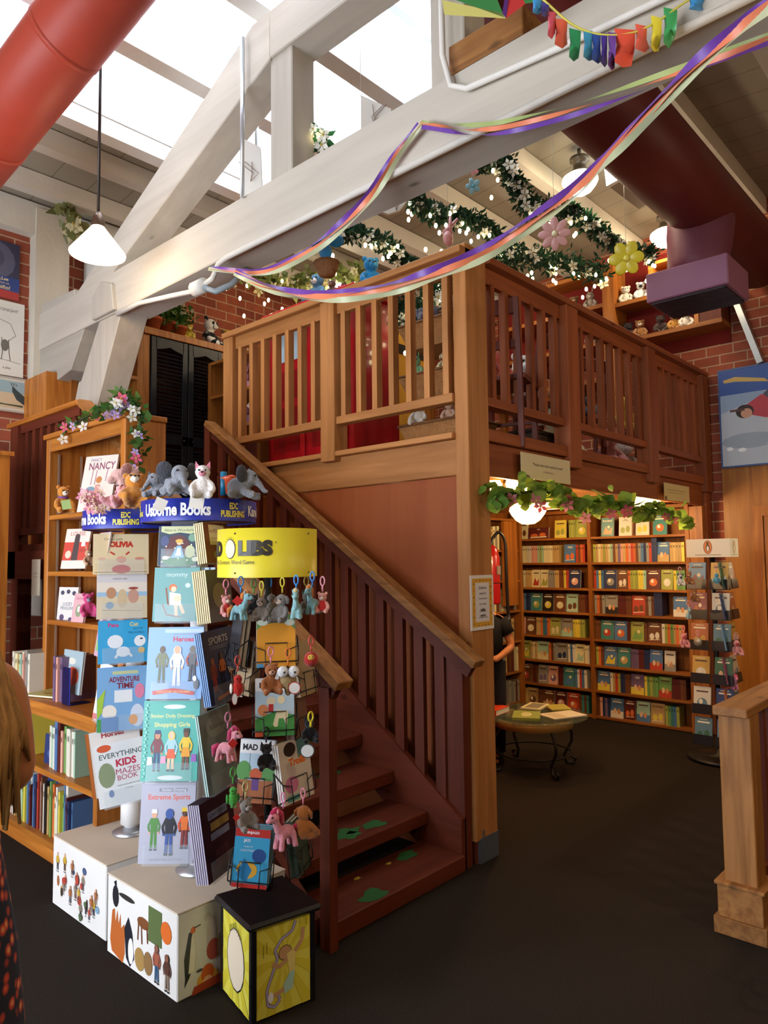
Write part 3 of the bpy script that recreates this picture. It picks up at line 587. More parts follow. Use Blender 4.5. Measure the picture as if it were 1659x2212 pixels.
# ================================================================== books
def PD(px, py, d): return EYE + (r_ * (px - CX) - u_ * (py - CY) + f_ * FPX) * (d / FPX)
def art_mesh(F, w, h, art, name, mat, parent, y0=-.0008):
    """flat printed shapes on a cover; u, v run 0..1 over the cover; text rows become their own lettering mesh"""
    a = MB(F); t = MB(F); na = nt_ = 0
    for i, s in enumerate(art):
        k = s[0]; y = y0 - i * min(.00012, .005 / len(art))
        X = lambda u: (u - .5) * w
        Z = lambda v: v * h
        if k == 't':
            _, txt, u, v, hh, c = s[:6]; mw_ = s[6] if len(s) > 6 else .9; bold = s[7] if len(s) > 7 else .0; rot = s[8] if len(s) > 8 else 0
            pv, pf, tw, th = text_shape(txt, bold); sc = hh * h / max(.62, th); sx = min(sc, mw_ * w / max(tw, .01))
            t.col(c); cr_, sr_ = math.cos(rot), math.sin(rot)
            t.add([(X(u) + x * sx * cr_ - q * sc * sr_, y, Z(v) + x * sx * sr_ + q * sc * cr_) for x, q in pv], pf); nt_ += 1; continue
        na += 1
        if k == 'r': _, u0, v0, u1, v1, c = s; a.col(c).poly([(X(u0), y, Z(v0)), (X(u1), y, Z(v0)), (X(u1), y, Z(v1)), (X(u0), y, Z(v1))])
        elif k == 'e':
            _, cu_, cv_, ru, rv, c = s[:6]; n = 14; a.col(c).poly([(X(cu_ + ru * math.cos(2 * PI * j / n)), y, Z(cv_ + rv * math.sin(2 * PI * j / n))) for j in range(n)])
        elif k == 'p': a.col(s[2]).poly([(X(u), y, Z(v)) for u, v in s[1]])
        elif k == 'l':
            _, pts, wd, c = s; a.col(c)
            for (u0, v0), (u1, v1) in zip(pts, pts[1:]):
                x0, z0, x1, z1 = X(u0), Z(v0), X(u1), Z(v1); dx, dz = x1 - x0, z1 - z0; l_ = math.hypot(dx, dz) or 1; ox, oz = -dz / l_ * wd * w / 2, dx / l_ * wd * w / 2
                a.poly([(x0 - ox, y, z0 - oz), (x1 - ox, y, z1 - oz), (x1 + ox, y, z1 + oz), (x0 + ox, y, z0 + oz)])
    if na: a.build(name, mat, parent)
    if nt_: t.build('lettering', mat, parent)
def book(label, F, w, h, t, cover, art=(), group=None, cat='book', name='picture_book', pages='#e9e2d0', spine=None, n=1, grp2=None):
    """front cover faces local -y, spine on its left; n copies stand behind one another"""
    out = []
    for i in range(n):
        G = F @ Matrix.Translation((0, i * (t + (.0035 if spine else .0012)), 0)); o0 = G @ V((0, t / 2, 0))
        mb = MB(G).col(cover).box((-w / 2, 0, 0), (w / 2, .0015, h)).box((-w / 2, t - .0015, 0), (w / 2, t, h)).col(spine or cover).box((-w / 2 - .001, 0, 0), (-w / 2 + .001, t, h))
        o = mb.build(name, 'paper', origin=o0); tag(o, label if i == 0 else grp2 or ('another copy standing right behind: ' + label)[:90], cat, group)
        if i: tag(o, group=(group or (label[:40] + ' copies')))
        MB(G).col(pages).box((-w / 2 + .001, .0015, .002), (w / 2 - .002, t - .0015, h - .002)).build('page_block', 'paper', o)
        if i == 0 and art: art_mesh(G, w, h, art, 'cover_print', 'paper', o)
        out.append(o)
    return out
def fig(u, v, H, skin, top, bot, arms=None, hair=None, hat=None, asp=.75, skirt=None, boots='#333333'):
    """small standing figure of a printed cover, feet at (u, v), height H of the cover"""
    k = H / asp * .9; a = arms or top; o = []
    o += [('l', [(u - .05 * k, v + H * .48), (u - .07 * k, v + .03)], .085 * k, bot), ('l', [(u + .05 * k, v + H * .48), (u + .07 * k, v + .03)], .085 * k, bot)]
    o += [('r', u - .12 * k, v, u - .02 * k, v + H * .05, boots), ('r', u + .02 * k, v, u + .12 * k, v + H * .05, boots)]
    o += [('l', [(u - .10 * k, v + H * .76), (u - .19 * k, v + H * .60), (u - .14 * k, v + H * .45)], .06 * k, a), ('l', [(u + .10 * k, v + H * .76), (u + .19 * k, v + H * .60), (u + .14 * k, v + H * .45)], .06 * k, a)]
    o += [('p', [(u - .12 * k, v + H * .80), (u - .10 * k, v + H * .46), (u + .10 * k, v + H * .46), (u + .12 * k, v + H * .80)], top)]
    if skirt: o += [('p', [(u - .09 * k, v + H * .55), (u - .15 * k, v + H * .32), (u + .15 * k, v + H * .32), (u + .09 * k, v + H * .55)], skirt)]
    o += [('e', u - .15 * k, v + H * .44, .03 * k, H * .03, skin), ('e', u + .15 * k, v + H * .44, .03 * k, H * .03, skin)]
    if hair: o += [('e', u, v + H * .88, .115 * k, H * .115, hair)]
    o += [('e', u, v + H * .89, .085 * k, H * .10, skin)]
    if hat: o += [('p', [(u - .10 * k, v + H * .92), (u - .08 * k, v + H * 1.02), (u + .08 * k, v + H * 1.02), (u + .10 * k, v + H * .92)], hat)]
    return o
def ny(a): a = math.radians(a); return yaw_for(math.cos(a), math.sin(a))
# ------------------------------------------------------------------ plush toys
def mono(mb, name, c, parent, vox=None, mat='plushs', **k):
    o = mb.build(name, mat, parent, **k); o.color = lin(c)
    if vox:
        r = o.modifiers.new('remesh', 'REMESH'); r.mode = 'VOXEL'; r.voxel_size = vox; r.use_smooth_shade = True
        sm = o.modifiers.new('smooth', 'SMOOTH'); sm.factor = .5; sm.iterations = 3
    return o
def plush(kind, label, loc, yaw, s, c, c2='#efe6da', c3='#222222', group=None, tilt=0, roll=0, name=None, cat='stuffed toy', vox=True, extra=None, hang=None):
    F = frame(loc, yaw, tilt, s, roll); t = empty(name or ('plush_' + kind), loc, label, cat, group); vx = s * .035 if vox else None
    b = MB(F)
    if kind in ('bear', 'cat', 'monkey', 'rabbit', 'pig', 'sheep', 'dog'):
        b.ell((0, 0, .30), (.21, .18, .29)).ell((0, -.03, .72), (.21, .19, .20))
        for q in (-1, 1):
            b.tube([(q * .15, -.02, .48), (q * .26, -.10, .36), (q * .28, -.18, .24)], [.08, .075, .085], 8)
            b.ell((q * .28, -.20, .23), .085).tube([(q * .11, -.05, .12), (q * .19, -.25, .09), (q * .22, -.38, .09)], [.12, .105, .09], 8).ell((q * .22, -.40, .10), (.09, .07, .11))
        mono(b, 'body', c, t, vx)
        for q in (-1, 1):
            e = MB(F)
            if kind == 'cat': e.prism([(q * .07, .86), (q * .20, .80), (q * .19, 1.02)], 'y', -.05, .0)
            elif kind == 'rabbit': e.tube([(q * .08, 0, .86), (q * .12, .02, 1.08), (q * .14, .02, 1.25)], [.04, .06, .03], 8, flat=.5)
            elif kind == 'dog': e.tube([(q * .16, 0, .84), (q * .24, -.02, .74), (q * .25, -.03, .60)], [.05, .08, .05], 8, flat=.5)
            else: e.ell((q * .16, .0, .88), (.075, .04, .075))
            mono(e, 'ear', c2 if kind == 'cat' else c, t)
        mono(MB(F).ell((0, -.19, .67), (.10, .09, .08)), 'muzzle', c2, t)
    elif kind == 'elephant':
        b.ell((0, .05, .28), (.30, .30, .26)).ell((0, -.22, .50), (.22, .20, .22)).tube([(0, -.36, .46), (0, -.50, .30), (0, -.58, .18), (0, -.68, .16)], [.10, .075, .06, .05], 8)
        for q in (-1, 1): b.tube([(q * .18, -.12, .18), (q * .24, -.30, .08), (q * .25, -.42, .08)], [.11, .10, .10], 8).tube([(q * .2, .2, .15), (q * .32, .1, .08)], .11, 8)
        mono(b, 'body', c, t, vx)
        for q in (-1, 1): mono(MB(F).ell((q * .34, -.12, .58), (.20, .05, .22), 10, Matrix.Rotation(q * .5, 3, 'Z')), 'ear', c2, t)
    elif kind == 'pony':
        b.ell((0, .06, .42), (.15, .27, .16)).tube([(0, -.12, .48), (0, -.20, .66), (0, -.24, .78)], [.12, .09, .10], 8).ell((0, -.28, .82), (.125, .15, .125)).ell((0, -.42, .77), (.08, .08, .07))
        for q in (-1, 1): b.tube([(q * .08, -.08, .40), (q * .10, -.12, .2), (q * .11, -.14, .05)], [.075, .07, .08], 8).tube([(q * .08, .22, .40), (q * .10, .26, .2), (q * .11, .28, .05)], [.08, .07, .08], 8)
        mono(b, 'body', c, t, vx)
        mono(MB(F).tube([(0, -.36, .93), (0, -.22, .98), (0, -.08, .86), (0, -.02, .62)], [.04, .08, .08, .05], 8).tube([(0, .32, .50), (0, .46, .40), (0, .50, .15)], [.04, .09, .03], 8), 'mane', c2, t)
        for q in (-1, 1): mono(MB(F).ell((q * .08, -.22, .95), (.03, .03, .06)), 'ear', c, t)
    elif kind == 'bird':
        b.ell((0, 0, .3), (.22, .24, .30)).ell((0, -.05, .66), (.17, .17, .17)); mono(b, 'body', c, t, vx)
        mono(MB(F).lathe([(0, .0), (.05, .0), (0, .13)], (0, 0, 0), 8), 'beak', c2, t).matrix_world
        e = MB(F)
        for q in (-1, 1): e.ell((q * .24, .02, .32), (.05, .13, .2)).ell((q * .08, -.18, .03), (.06, .1, .03))
        mono(e, 'wings', c2, t)
    elif kind == 'ball':
        b.ell((0, 0, .5), (.34, .34, .36)); mono(b, 'body', c, t)
        mono(MB(F).ell((.0, -.26, .62), (.16, .1, .14)), 'face_patch', c2, t)
    e = MB(F).col(c3); hy = {'elephant': (-.39, .56, .12), 'pony': (-.38, .86, .085), 'bird': (-.20, .70, .07), 'ball': (-.34, .66, .07)}.get(kind, (-.205, .76, .085))
    for q in (-1, 1): e.ell((q * hy[2], hy[0], hy[1]), .028, 6)
    if kind in ('bear', 'cat', 'dog', 'monkey', 'rabbit'): e.ell((0, -.275, .70), (.035, .025, .028), 6)
    e.build('eyes', 'plastic', t)
    if extra:
        for nm, cc, fn in extra: mono(fn(MB(F)), nm, cc, t)
    if hang:                                                # coloured clip and strap above the toy
        top = F @ V((0, 0, .95 if kind != 'ball' else .86)); hg = MB().col(hang)
        hg.tube([top, top + V((0, 0, .022))], .003, 6).ring(top + V((0, 0, .038)), .015, .0028, 12, 5, 'x' if abs(math.cos(yaw)) < .7 else 'y', .75, 1.1)
        hg.build('plastic_clip', 'plastic', t)
    return t
# ================================================================== spinner racks
def ring_point(c, R_, th, z, off=0):
    d = V((-c[0], -c[1], 0)).normalized(); r = V((-d.y, d.x, 0)); r = V((d.y * -1, d.x, 0)); a = math.radians(th)
    return V((c[0], c[1], 0)) + (d * math.cos(a) + r * math.sin(a)) * (R_ + off) + V((0, 0, z))
def ring_text(c, R_, th, z, hh, txt, colr, par, bold=.02, sx=1.0, off=.0025):
    pv, pf, tw, tg = text_shape(txt, bold); sc = hh / max(tg, .62); mb = MB().col(colr)
    mb.add([ring_point(c, R_, th + math.degrees(x * sc * sx / R_), z + y * sc, off) for x, y in pv], pf)
    return mb.build('lettering', 'paper', par)
def pocket(par, F, w, h=.07, d=.05, mat='acrylic', bk=.2):
    mb = MB(F); mb.box((-w / 2, -.006, -.006), (w / 2, -.003, h)).box((-w / 2, -.006, -.008), (w / 2, d, -.003)).box((-w / 2 + .02, d, -.003), (w / 2 - .02, d + .003, bk))
    return mb.build('clear_pocket', mat, par)
RA, RB, RCC = (1.755, 2.70), (1.785, 3.31), (1.745, 2.215)
def ust_rack(c, label, z0, zr, boxes, cubecol):
    t = empty('spinner_rack', (c[0], c[1], z0), label, 'book rack')
    MB().col('#b9bcc0').lathe([(0, z0), (.085, z0), (.09, z0 + .006), (.05, z0 + .014), (.035, z0 + .03), (0, z0 + .03)], (c[0], c[1], .001), 24).build('base_plate', 'metal', t)
    MB().col('#eceef0').tube([(c[0], c[1], z0 + .03), (c[0], c[1], zr - .02)], .036, 20).build('pole', 'plastic', t)
    R_ = .243
    hd = MB().col('#27349a').lathe([(R_, zr), (R_, zr + .09), (R_ - .004, zr + .09), (R_ - .004, zr), (R_, zr)], (c[0], c[1], 0), 48).build('header_band', 'paper', t)
    MB().col('#3a3f55').lathe([(0, zr + .012), (R_ - .004, zr + .012), (R_ - .004, zr + .005), (0, zr + .005)], (c[0], c[1], 0), 36).build('top_tray', 'plastic', t)
    for th, tx, cc, hh, sx in boxes: ring_text(c, R_, th, zr + .045, hh, tx, cc, hd, .035, sx)
    return t
ra_ = ust_rack(RA, 'front spinner rack with blue header band standing on the nearer white cube', .315, 1.772,
    [(-25, 'Usborne Books', '#e9ebf2', .052, .70), (34, 'EDC\nPUBLISHING', '#e6d64a', .060, .60), (80, 'Kane Miller', '#e9ebf2', .045, .8), (-80, 'EDC\nPUBLISHING', '#e6d64a', .046, .72), (130, 'Usborne Books', '#e9ebf2', .052, .8)], 0)
rb_ = ust_rack(RB, 'rear spinner rack with blue header band beside the oak bookcase', .315, 1.765,
    [(-67, 'Usborne Books', '#e9ebf2', .052, .70), (-10, 'EDC\nPUBLISHING', '#e6d64a', .060, .60), (36, 'Kane Miller', '#e9ebf2', .052, .8)], 0)
MB().col('#f2f2f0').tube([(RB[0], RB[1], .36), (RB[0], RB[1], .62)], .052, 24).build('sleeve', 'plastic', rb_)
# ---- covers, row by row.  (px, py of bottom centre, depth, width, height)
LA, RAa, LB = -138, -68, -114
def slot(par, px, py, d, ang, w, h, tilt=.14, roll=0, lip=True):
    F = frame(PD(px, py, d), ny(ang), tilt, 1, roll)
    if lip: pocket(par, F @ Matrix.Translation((0, -.002, 0)), w * .82)
    return F
S = '#fff'
sky, tl = '#8fb4dc', '#59b3a6'
alice = [('r', 0, .0, 1, 1, '#2b3d52'), ('p', [(.05, .86), (.25, .8), (.5, .84), (.75, .8), (.98, .88), (.98, 1), (.05, 1)], '#cfd3a2'), ('t', 'Alice in Wonderland', .52, .90, .07, '#35422f', .8), ('e', .45, .45, .3, .33, '#5d2a2b'), ('e', .5, .12, .42, .14, '#2f7a45'), ('p', [(.44, .5), (.30, .2), (.62, .2), (.54, .5)], '#7fb7e0'), ('p', [(.46, .45), (.40, .25), (.55, .25), (.52, .45)], '#f2f2ee'), ('e', .49, .58, .06, .06, '#f0cda8'), ('e', .49, .62, .09, .05, '#e7b04c'), ('e', .8, .7, .1, .1, '#7aa08a'), ('e', .15, .62, .1, .14, '#47507d'), ('e', .75, .35, .12, .16, '#c8cda0'), ('e', .18, .2, .08, .05, '#e6e4cf'), ('e', .88, .16, .08, .06, '#d9dcc0')]
for k in range(9): alice.append(('e', .1 + .8 * ((k * 37) % 100) / 100, .1 + .65 * ((k * 53) % 100) / 100, .02, .02, '#e8e6c8'))
mommy = [('r', 0, 0, 1, 1, '#6fa6a6'), ('t', 'mommy', .5, .84, .085, '#cfe3e2', .7), ('l', [(.27, .62), (.33, .30)], .035, '#8a4b2a'), ('l', [(.2, .32), (.3, .12), (.62, .08)], .025, '#8a4b2a'), ('l', [(.33, .3), (.6, .32)], .03, '#8a4b2a'), ('e', .42, .62, .09, .07, '#d9713a'), ('e', .44, .59, .06, .055, '#f0cfae'), ('p', [(.35, .54), (.36, .3), (.62, .28), (.6, .5)], '#eceae4'), ('e', .53, .42, .09, .06, '#f0d3b4'), ('l', [(.6, .3), (.68, .14)], .07, '#f0cfae'), ('l', [(.5, .3), (.52, .1)], .07, '#f0cfae'), ('e', .75, .66, .06, .045, '#cfe3e2')]
heroes = [('r', 0, 0, 1, 1, '#8fb5e2'), ('r', .3, .92, 1, .97, '#b9cfe8'), ('r', .45, .895, 1, .90, '#b0484e'), ('t', 'Heroes', .64, .83, .075, '#c8455a', .52, .03)] + fig(.27, .22, .52, '#6b5a45', '#7d8467', '#6d7560', asp=.8) + fig(.54, .18, .56, '#e0b491', '#f1f2f4', '#e9ebee', hair='#dcdfe4', asp=.8, boots='#dfe2e6') + fig(.82, .24, .50, '#7b7469', '#6b6c70', '#55565c', arms='#b5564b', hair='#8b8d90', asp=.8) + [('e', .90, .2, .05, .07, '#75757c'), ('e', .87, .28, .035, .04, '#f0f0f0'), ('p', [(.12, .11), (.5, .15), (.88, .10), (.86, .05), (.5, .09), (.14, .06)], '#d04438'), ('t', 'WITH OVER 200 STICKERS', .5, .10, .03, '#f3d37c', .6)]
shopg = [('r', 0, 0, 1, 1, tl), ('e', .55, .92, .2, .028, '#dfeee9'), ('t', 'Sticker Dolly Dressing', .52, .80, .06, '#e8e08a', .78, .01), ('t', 'Shopping Girls', .52, .69, .075, '#e8e08a', .80, .015), ('e', .52, .045, .23, .03, '#e6eeec')] + fig(.27, .12, .5, '#c98e6c', '#7c3b44', '#3c4f7a', hair='#6e3b2a', hat='#3f4a77', asp=.8) + fig(.52, .12, .5, '#f0c8a2', '#a9cfe6', '#f0c8a2', hair='#ecc94f', skirt='#e2643c', asp=.8) + fig(.78, .14, .5, '#7a4a33', '#edc63c', '#7a4a33', skirt='#e9a02f', hat='#4b3b33', asp=.8) + [('p', [(.1, .2), (.2, .2), (.19, .3), (.11, .3)], '#e7e0ef'), ('p', [(.34, .22), (.44, .22), (.43, .31), (.35, .31)], '#e8a0bd'), ('p', [(.88, .24), (.98, .24), (.97, .33), (.89, .33)], '#9c63b5')]
for k in range(22): shopg.append(('e', .045 + .02 * (k % 2), .06 + k * .042, .022, .012, '#8fd0c4'))
extreme = [('r', 0, 0, 1, 1, '#b3b3c2'), ('r', .33, .885, .85, .93, '#8f909d'), ('t', 'Sticker Dressing', .6, .905, .045, '#e9e9ee', .5), ('t', 'Extreme Sports', .52, .81, .085, '#e0695a', .84, .02), ('t', 'INCLUDES OVER 200 STICKERS', .5, .05, .025, '#8b8b97', .6)] + fig(.26, .16, .50, '#e0a98a', '#4f8a3f', '#4f8a3f', hat='#e6e6e6', asp=.8) + fig(.54, .10, .58, '#35559c', '#22242c', '#3f5c9e', hair='#35559c', asp=.8) + fig(.82, .18, .50, '#5b3d2e', '#e5742e', '#8c3a34', arms='#d8502c', hat='#e9c43a', asp=.8)
F = slot(ra_, 386, 1222, 2.95, LA, .18, .16); book('small dark square storybook with a girl in blue dress, top of front rack', F, .175, .165, .004, '#dfe4cf', alice, n=3, grp2='thin square storybook copy tucked behind the girl-in-blue-dress cover')
F = slot(ra_, 378, 1342, 2.92, LA, .2, .2); book('teal book titled mommy with a rocking chair, second tier of front rack', F, .185, .22, .004, '#6fa6a6', mommy, n=2)
F2 = F @ Matrix.Translation((.06, .012, .0)); book('pale blue picture book peeking out to the right behind the teal mommy book', F2, .185, .22, .005, '#b9cfe0', [('r', .86, 0, .9, 1, '#3a5280'), ('r', .72, 0, .76, 1, '#3a5280')])
F = slot(ra_, 374, 1510, 2.88, LA, .22, .28); book('light blue sticker book titled Heroes with an astronaut, front rack', F, .225, .285, .004, '#8fb5e2', heroes, n=3)
F = slot(ra_, 364, 1688, 2.84, LA, .22, .3); book('turquoise sticker book titled Shopping Girls, front rack below Heroes', F, .225, .31, .004, tl, shopg, n=2)
F = slot(ra_, 357, 1866, 2.80, LA, .22, .3); book('silver grey sticker book titled Extreme Sports, lowest tier of front rack', F, .215, .30, .004, '#b3b3c2', extreme, n=2)
sports = [('r', 0, 0, 1, 1, '#22345f'), ('t', 'SPORTS', .5, .86, .10, '#c9c9c6', .75, .01), ('t', 'STICKER BOOK', .5, .76, .05, '#8e93a3', .6)] + fig(.22, .14, .5, '#a55a3a', '#8a3a2c', '#b04334', asp=.8) + fig(.5, .18, .5, '#5b3d2e', '#c9703a', '#1d2740', asp=.8) + fig(.78, .14, .52, '#d29a78', '#d8d8d2', '#c88a68', hat='#dcdcdc', asp=.8) + [('l', [(.2, .06), (.9, .12)], .06, '#d0702c')]
grey = [('r', 0, 0, 1, 1, '#8d9e98'), ('e', .5, .80, .32, .14, '#a5b3ac'), ('t', 'Ballerinas', .52, .80, .06, '#6f6a66', .6), ('l', [(.3, .5), (.45, .52)], .02, '#4b5a56'), ('l', [(.6, .52), (.75, .5)], .02, '#4b5a56')]
night = [('r', 0, 0, 1, 1, '#3c1d2c'), ('r', .2, .74, .8, .84, '#8b93b3'), ('r', .25, .6, .82, .7, '#b59a5a'), ('r', .22, .48, .8, .57, '#8b93b3'), ('t', 'SCARY STORIES', .5, .79, .05, '#2a2a3c', .5), ('r', .3, .1, .7, .35, '#5c2f3c')]
F = slot(ra_, 474, 1216, 2.93, RAa, .18, .16, lip=False); book('gold edged storybook in a thin stack, top right side of front rack', F, .17, .165, .006, '#c3a24a', [('r', 0, 0, 1, 1, '#7a4a30'), ('r', .2, .45, .85, .95, '#e0d6bd'), ('t', 'the MONSTER', .52, .80, .1, '#a83c2c', .6), ('t', 'at the end of this book', .52, .62, .05, '#a83c2c', .55), ('e', .5, .2, .2, .12, '#8f8b62')], n=5, spine='#cfc08c', grp2='slim gold spined storybook in the top right stack of front rack')
F = slot(ra_, 482, 1342, 2.90, RAa, .18, .2, lip=False); book('gold edged picture book in a thin stack, second tier right side of front rack', F, .17, .21, .006, '#c3a24a', [('r', 0, 0, 1, 1, '#6b6f7c'), ('e', .5, .5, .3, .25, '#b9b3a3')], n=7, spine='#cfc08c', grp2='slim gold spined picture book in the second-tier right stack of front rack')
F = slot(ra_, 490, 1512, 2.84, RAa, .21, .28, roll=-.06); book('navy sticker book titled SPORTS on the right side of front rack', F, .215, .28, .005, '#22345f', sports, n=4, spine='#7fa6dc', grp2='navy sports sticker book copy, only its pale blue spine showing')
F = slot(ra_, 486, 1700, 2.80, RAa, .21, .3, roll=-.05); book('pale grey-green book with a round title on the right side of front rack', F, .215, .30, .005, '#8d9e98', grey, n=2, spine='#bcdcd4')
F = slot(ra_, 486, 1885, 2.76, RAa, .21, .3, roll=-.03); book('dark maroon book at the bottom right of front rack', F, .215, .29, .006, '#3c1d2c', night, n=6, spine='#b9b3c8', grp2='striped thin spine in the stack at bottom right of front rack')
# rear rack
olivia = [('r', 0, 0, 1, 1, '#e9d3a6'), ('t', 'Dinner with', .36, .87, .06, '#5c5348', .42), ('t', 'OLIVIA', .5, .74, .15, '#d0412e', .80, .07), ('r', .03, .1, .97, .26, '#e2cba0'), ('e', .5, .12, .17, .11, '#c9402c'), ('e', .5, .36, .09, .09, '#e3a98a'), ('e', .15, .38, .07, .04, '#e0b79a'), ('e', .83, .38, .09, .04, '#d98f73'), ('l', [(.3, .55), (.38, .48)], .03, '#c9402c'), ('l', [(.64, .55), (.58, .48)], .03, '#c9402c'), ('r', .03, .04, .97, .06, '#a07f5b')]
beach = [('r', 0, 0, 1, 1, '#e8ddcd'), ('r', 0, .82, 1, 1, '#d5d0d0'), ('r', 0, .5, 1, .6, '#9fc3dc'), ('r', 0, 0, 1, .5, '#dccbaa'), ('e', .28, .58, .1, .13, '#c08e6b'), ('e', .5, .45, .1, .22, '#cdb793'), ('e', .72, .5, .11, .16, '#c99a86'), ('e', .72, .68, .1, .03, '#a34e44'), ('e', .25, .3, .08, .08, '#86a5bd'), ('l', [(.1, .2), (.9, .16)], .008, '#8b7350'), ('t', 'a beach day', .45, .9, .06, '#8a8a94', .5)]
pete = [('r', 0, 0, 1, 1, '#3aa6d8'), ('t', 'Pete', .30, .89, .1, '#c03a78', .3, .03), ('t', 'Cat', .72, .90, .1, '#e0cf8a', .26, .03), ('t', 'OUT OF', .80, .79, .05, '#1f5f86', .2), ('t', 'THIS WORLD', .76, .70, .05, '#1f5f86', .34), ('e', .84, .5, .12, .13, '#eef0f2'), ('e', .87, .55, .03, .02, '#2b2b2b'), ('e', .87, .28, .07, .07, '#e6b13a'), ('e', .34, .5, .16, .16, '#e8edf2'), ('e', .5, .26, .14, .12, '#e8edf2'), ('l', [(.45, .3), (.34, .12)], .05, '#e8edf2'), ('l', [(.55, .3), (.68, .14)], .05, '#e8edf2')]
advt = [('r', 0, 0, 1, 1, '#7fb0dc'), ('r', .3, .88, .82, .93, '#c9cf9a'), ('t', 'ADVENTURE', .54, .80, .085, '#8a2c3c', .62, .03), ('t', 'TIME', .56, .70, .09, '#8a2c3c', .42, .03), ('r', .34, .44, .7, .63, '#eef0f0'), ('e', .24, .3, .15, .11, '#f0e8dc'), ('p', [(.08, .0), (.08, .22), (.42, .22), (.42, .0)], '#3a7fc0'), ('e', .8, .22, .14, .18, '#d8e2f0'), ('e', .85, .6, .1, .12, '#e58aa8'), ('p', [(0, .5), (.16, .66), (.1, .3), (0, .2)], '#a9cc4a'), ('e', .72, .16, .09, .08, '#eda23a'), ('r', 0, 0, .08, .2, '#4f9c50')]
everyk = [('r', 0, 0, 1, 1, '#e9ecec'), ('t', 'EVERYTHING', .52, .80, .085, '#4b5f5c', .86, .01), ('t', 'KIDS', .6, .66, .12, '#c83a52', .6, .04), ('t', 'MAZES', .62, .52, .09, '#b5485c', .6), ('t', 'BOOK', .6, .42, .08, '#b5485c', .5), ('e', .2, .93, .14, .06, '#d8603a'), ('e', .2, .5, .16, .2, '#8c9a78'), ('e', .25, .2, .05, .06, '#5a7fb5'), ('t', 'mazes and puzzles for kids', .6, .3, .03, '#86868c', .6), ('t', 'of all ages', .6, .24, .03, '#86868c', .4)]
VB = -114
F = slot(rb_, 262, 1240, 3.36, VB, .25, .2); book('cream wide picture book titled OLIVIA in red, top tier of rear rack', F, .245, .19, .006, '#e9d3a6', olivia, n=2)
F = slot(rb_, 264, 1336, 3.33, VB, .22, .2); book('pale beach scene picture book with sketched animals, second tier of rear rack', F, .22, .205, .006, '#e4dccf', beach, n=2)
F = slot(rb_, 266, 1432, 3.30, VB, .22, .2); book('bright blue picture book titled Pete Cat with a white moon, rear rack', F, .215, .195, .008, '#3aa6d8', pete)
F = slot(rb_, 264, 1578, 3.27, VB, .22, .28); book('light blue comic titled ADVENTURE TIME, fourth tier of rear rack', F, .215, .285, .006, '#7fb0dc', advt, n=2)
F = slot(rb_, 272, 1735, 3.20, VB, .22, .28, roll=-.12); book('white activity book titled EVERYTHING KIDS MAZES BOOK, slanting in rear rack', F, .215, .27, .006, '#e9ecec', everyk)
F = frame(PD(262, 1728, 3.23), ny(VB), .14, 1, -.13); book('white book titled Horses tucked behind the mazes book', F @ Matrix.Translation((.0, .01, .03)), .23, .285, .008, '#e6dfd8', [('t', 'Horses', .5, .93, .09, '#b0343c', .8, .03), ('r', 0, 0, .06, 1, '#b5652c')], spine='#8a4a24')
F = slot(rb_, 212, 1684, 3.36, -192, .2, .28); book('white comic with red headline and bright blobs, left side of rear rack', F, .22, .27, .006, '#e6e6e6', [('t', 'AVENGERS', .5, .92, .09, '#b52e3a', .8, .03), ('e', .4, .6, .2, .12, '#b5483a'), ('e', .6, .35, .2, .1, '#d98a3a'), ('e', .4, .15, .25, .12, '#35559c')])
F = slot(rb_, 212, 1560, 3.38, -192, .2, .28); book('white and green tree patterned book, left side of rear rack', F, .22, .27, .006, '#eef0e6', [('e', .3, .7, .12, .1, '#3f7a4a'), ('e', .7, .5, .14, .1, '#2f6a44'), ('e', .4, .3, .12, .1, '#5a9a4a'), ('p', [(0, .0), (1, .06), (1, .16), (0, .1)], '#d0503a')])
F = slot(rb_, 214, 1420, 3.40, -192, .2, .2, lip=False); book('pink and purple edged book, left side of rear rack above the green tree book', F, .2, .26, .006, '#c9a3b5', [('e', .5, .6, .2, .2, '#7a3a5a'), ('r', .1, .1, .9, .3, '#8fc06a')])
F = slot(rb_, 213, 1240, 3.42, -192, .2, .2, lip=False); book('busy pink patterned picture book, top left side of rear rack', F, .2, .2, .006, '#e0c9c0', [('e', .3, .4, .2, .2, '#c98a8f'), ('e', .7, .6, .2, .2, '#8fa67a'), ('e', .6, .2, .15, .1, '#b05a5a')])
# ---- yellow topped word game rack
rc = empty('spinner_rack', (RCC[0], RCC[1], .345), 'black wire spinner rack with a yellow drum header, nearest the stairs', 'book rack')
cx_, cy_ = RCC; Rm = .19
MB().col('#151515').tube([(cx_, cy_, .375), (cx_, cy_, 1.735)], .014, 12).build('pole', 'wire', rc)
hd = MB().col('#e8d736').lathe([(Rm, 1.545), (Rm, 1.725), (Rm - .003, 1.725), (Rm - .003, 1.545), (Rm, 1.545)], (cx_, cy_, 0), 56).build('header_drum', 'paper', rc)
sp = MB().col('#2a2a2a')
for a in range(4): t_ = a * PI / 2 + .3; sp.tube([(cx_, cy_, 1.56), (cx_ + Rm * .985 * math.cos(t_), cy_ + Rm * .985 * math.sin(t_), 1.56)], .003, 6)
sp.build('header_spokes', 'wire', rc)
scw = MB().col('#8f8a5c')
for th in (-38, 52):
    for z in (1.562, 1.706): scw.ell(ring_point(RCC, Rm, th, z, .001), .004, 8)
scw.build('screws', 'metal', hd)
ring_text(RCC, Rm, -80, 1.652, .058, 'MAD', '#26221c', hd, .07, .85); ring_text(RCC, Rm, -14, 1.652, .058, 'LIBS', '#3a352c', hd, .07, 1.05)
ring_text(RCC, Rm, 9, 1.672, .008, '®', '#3a352c', hd, 0)
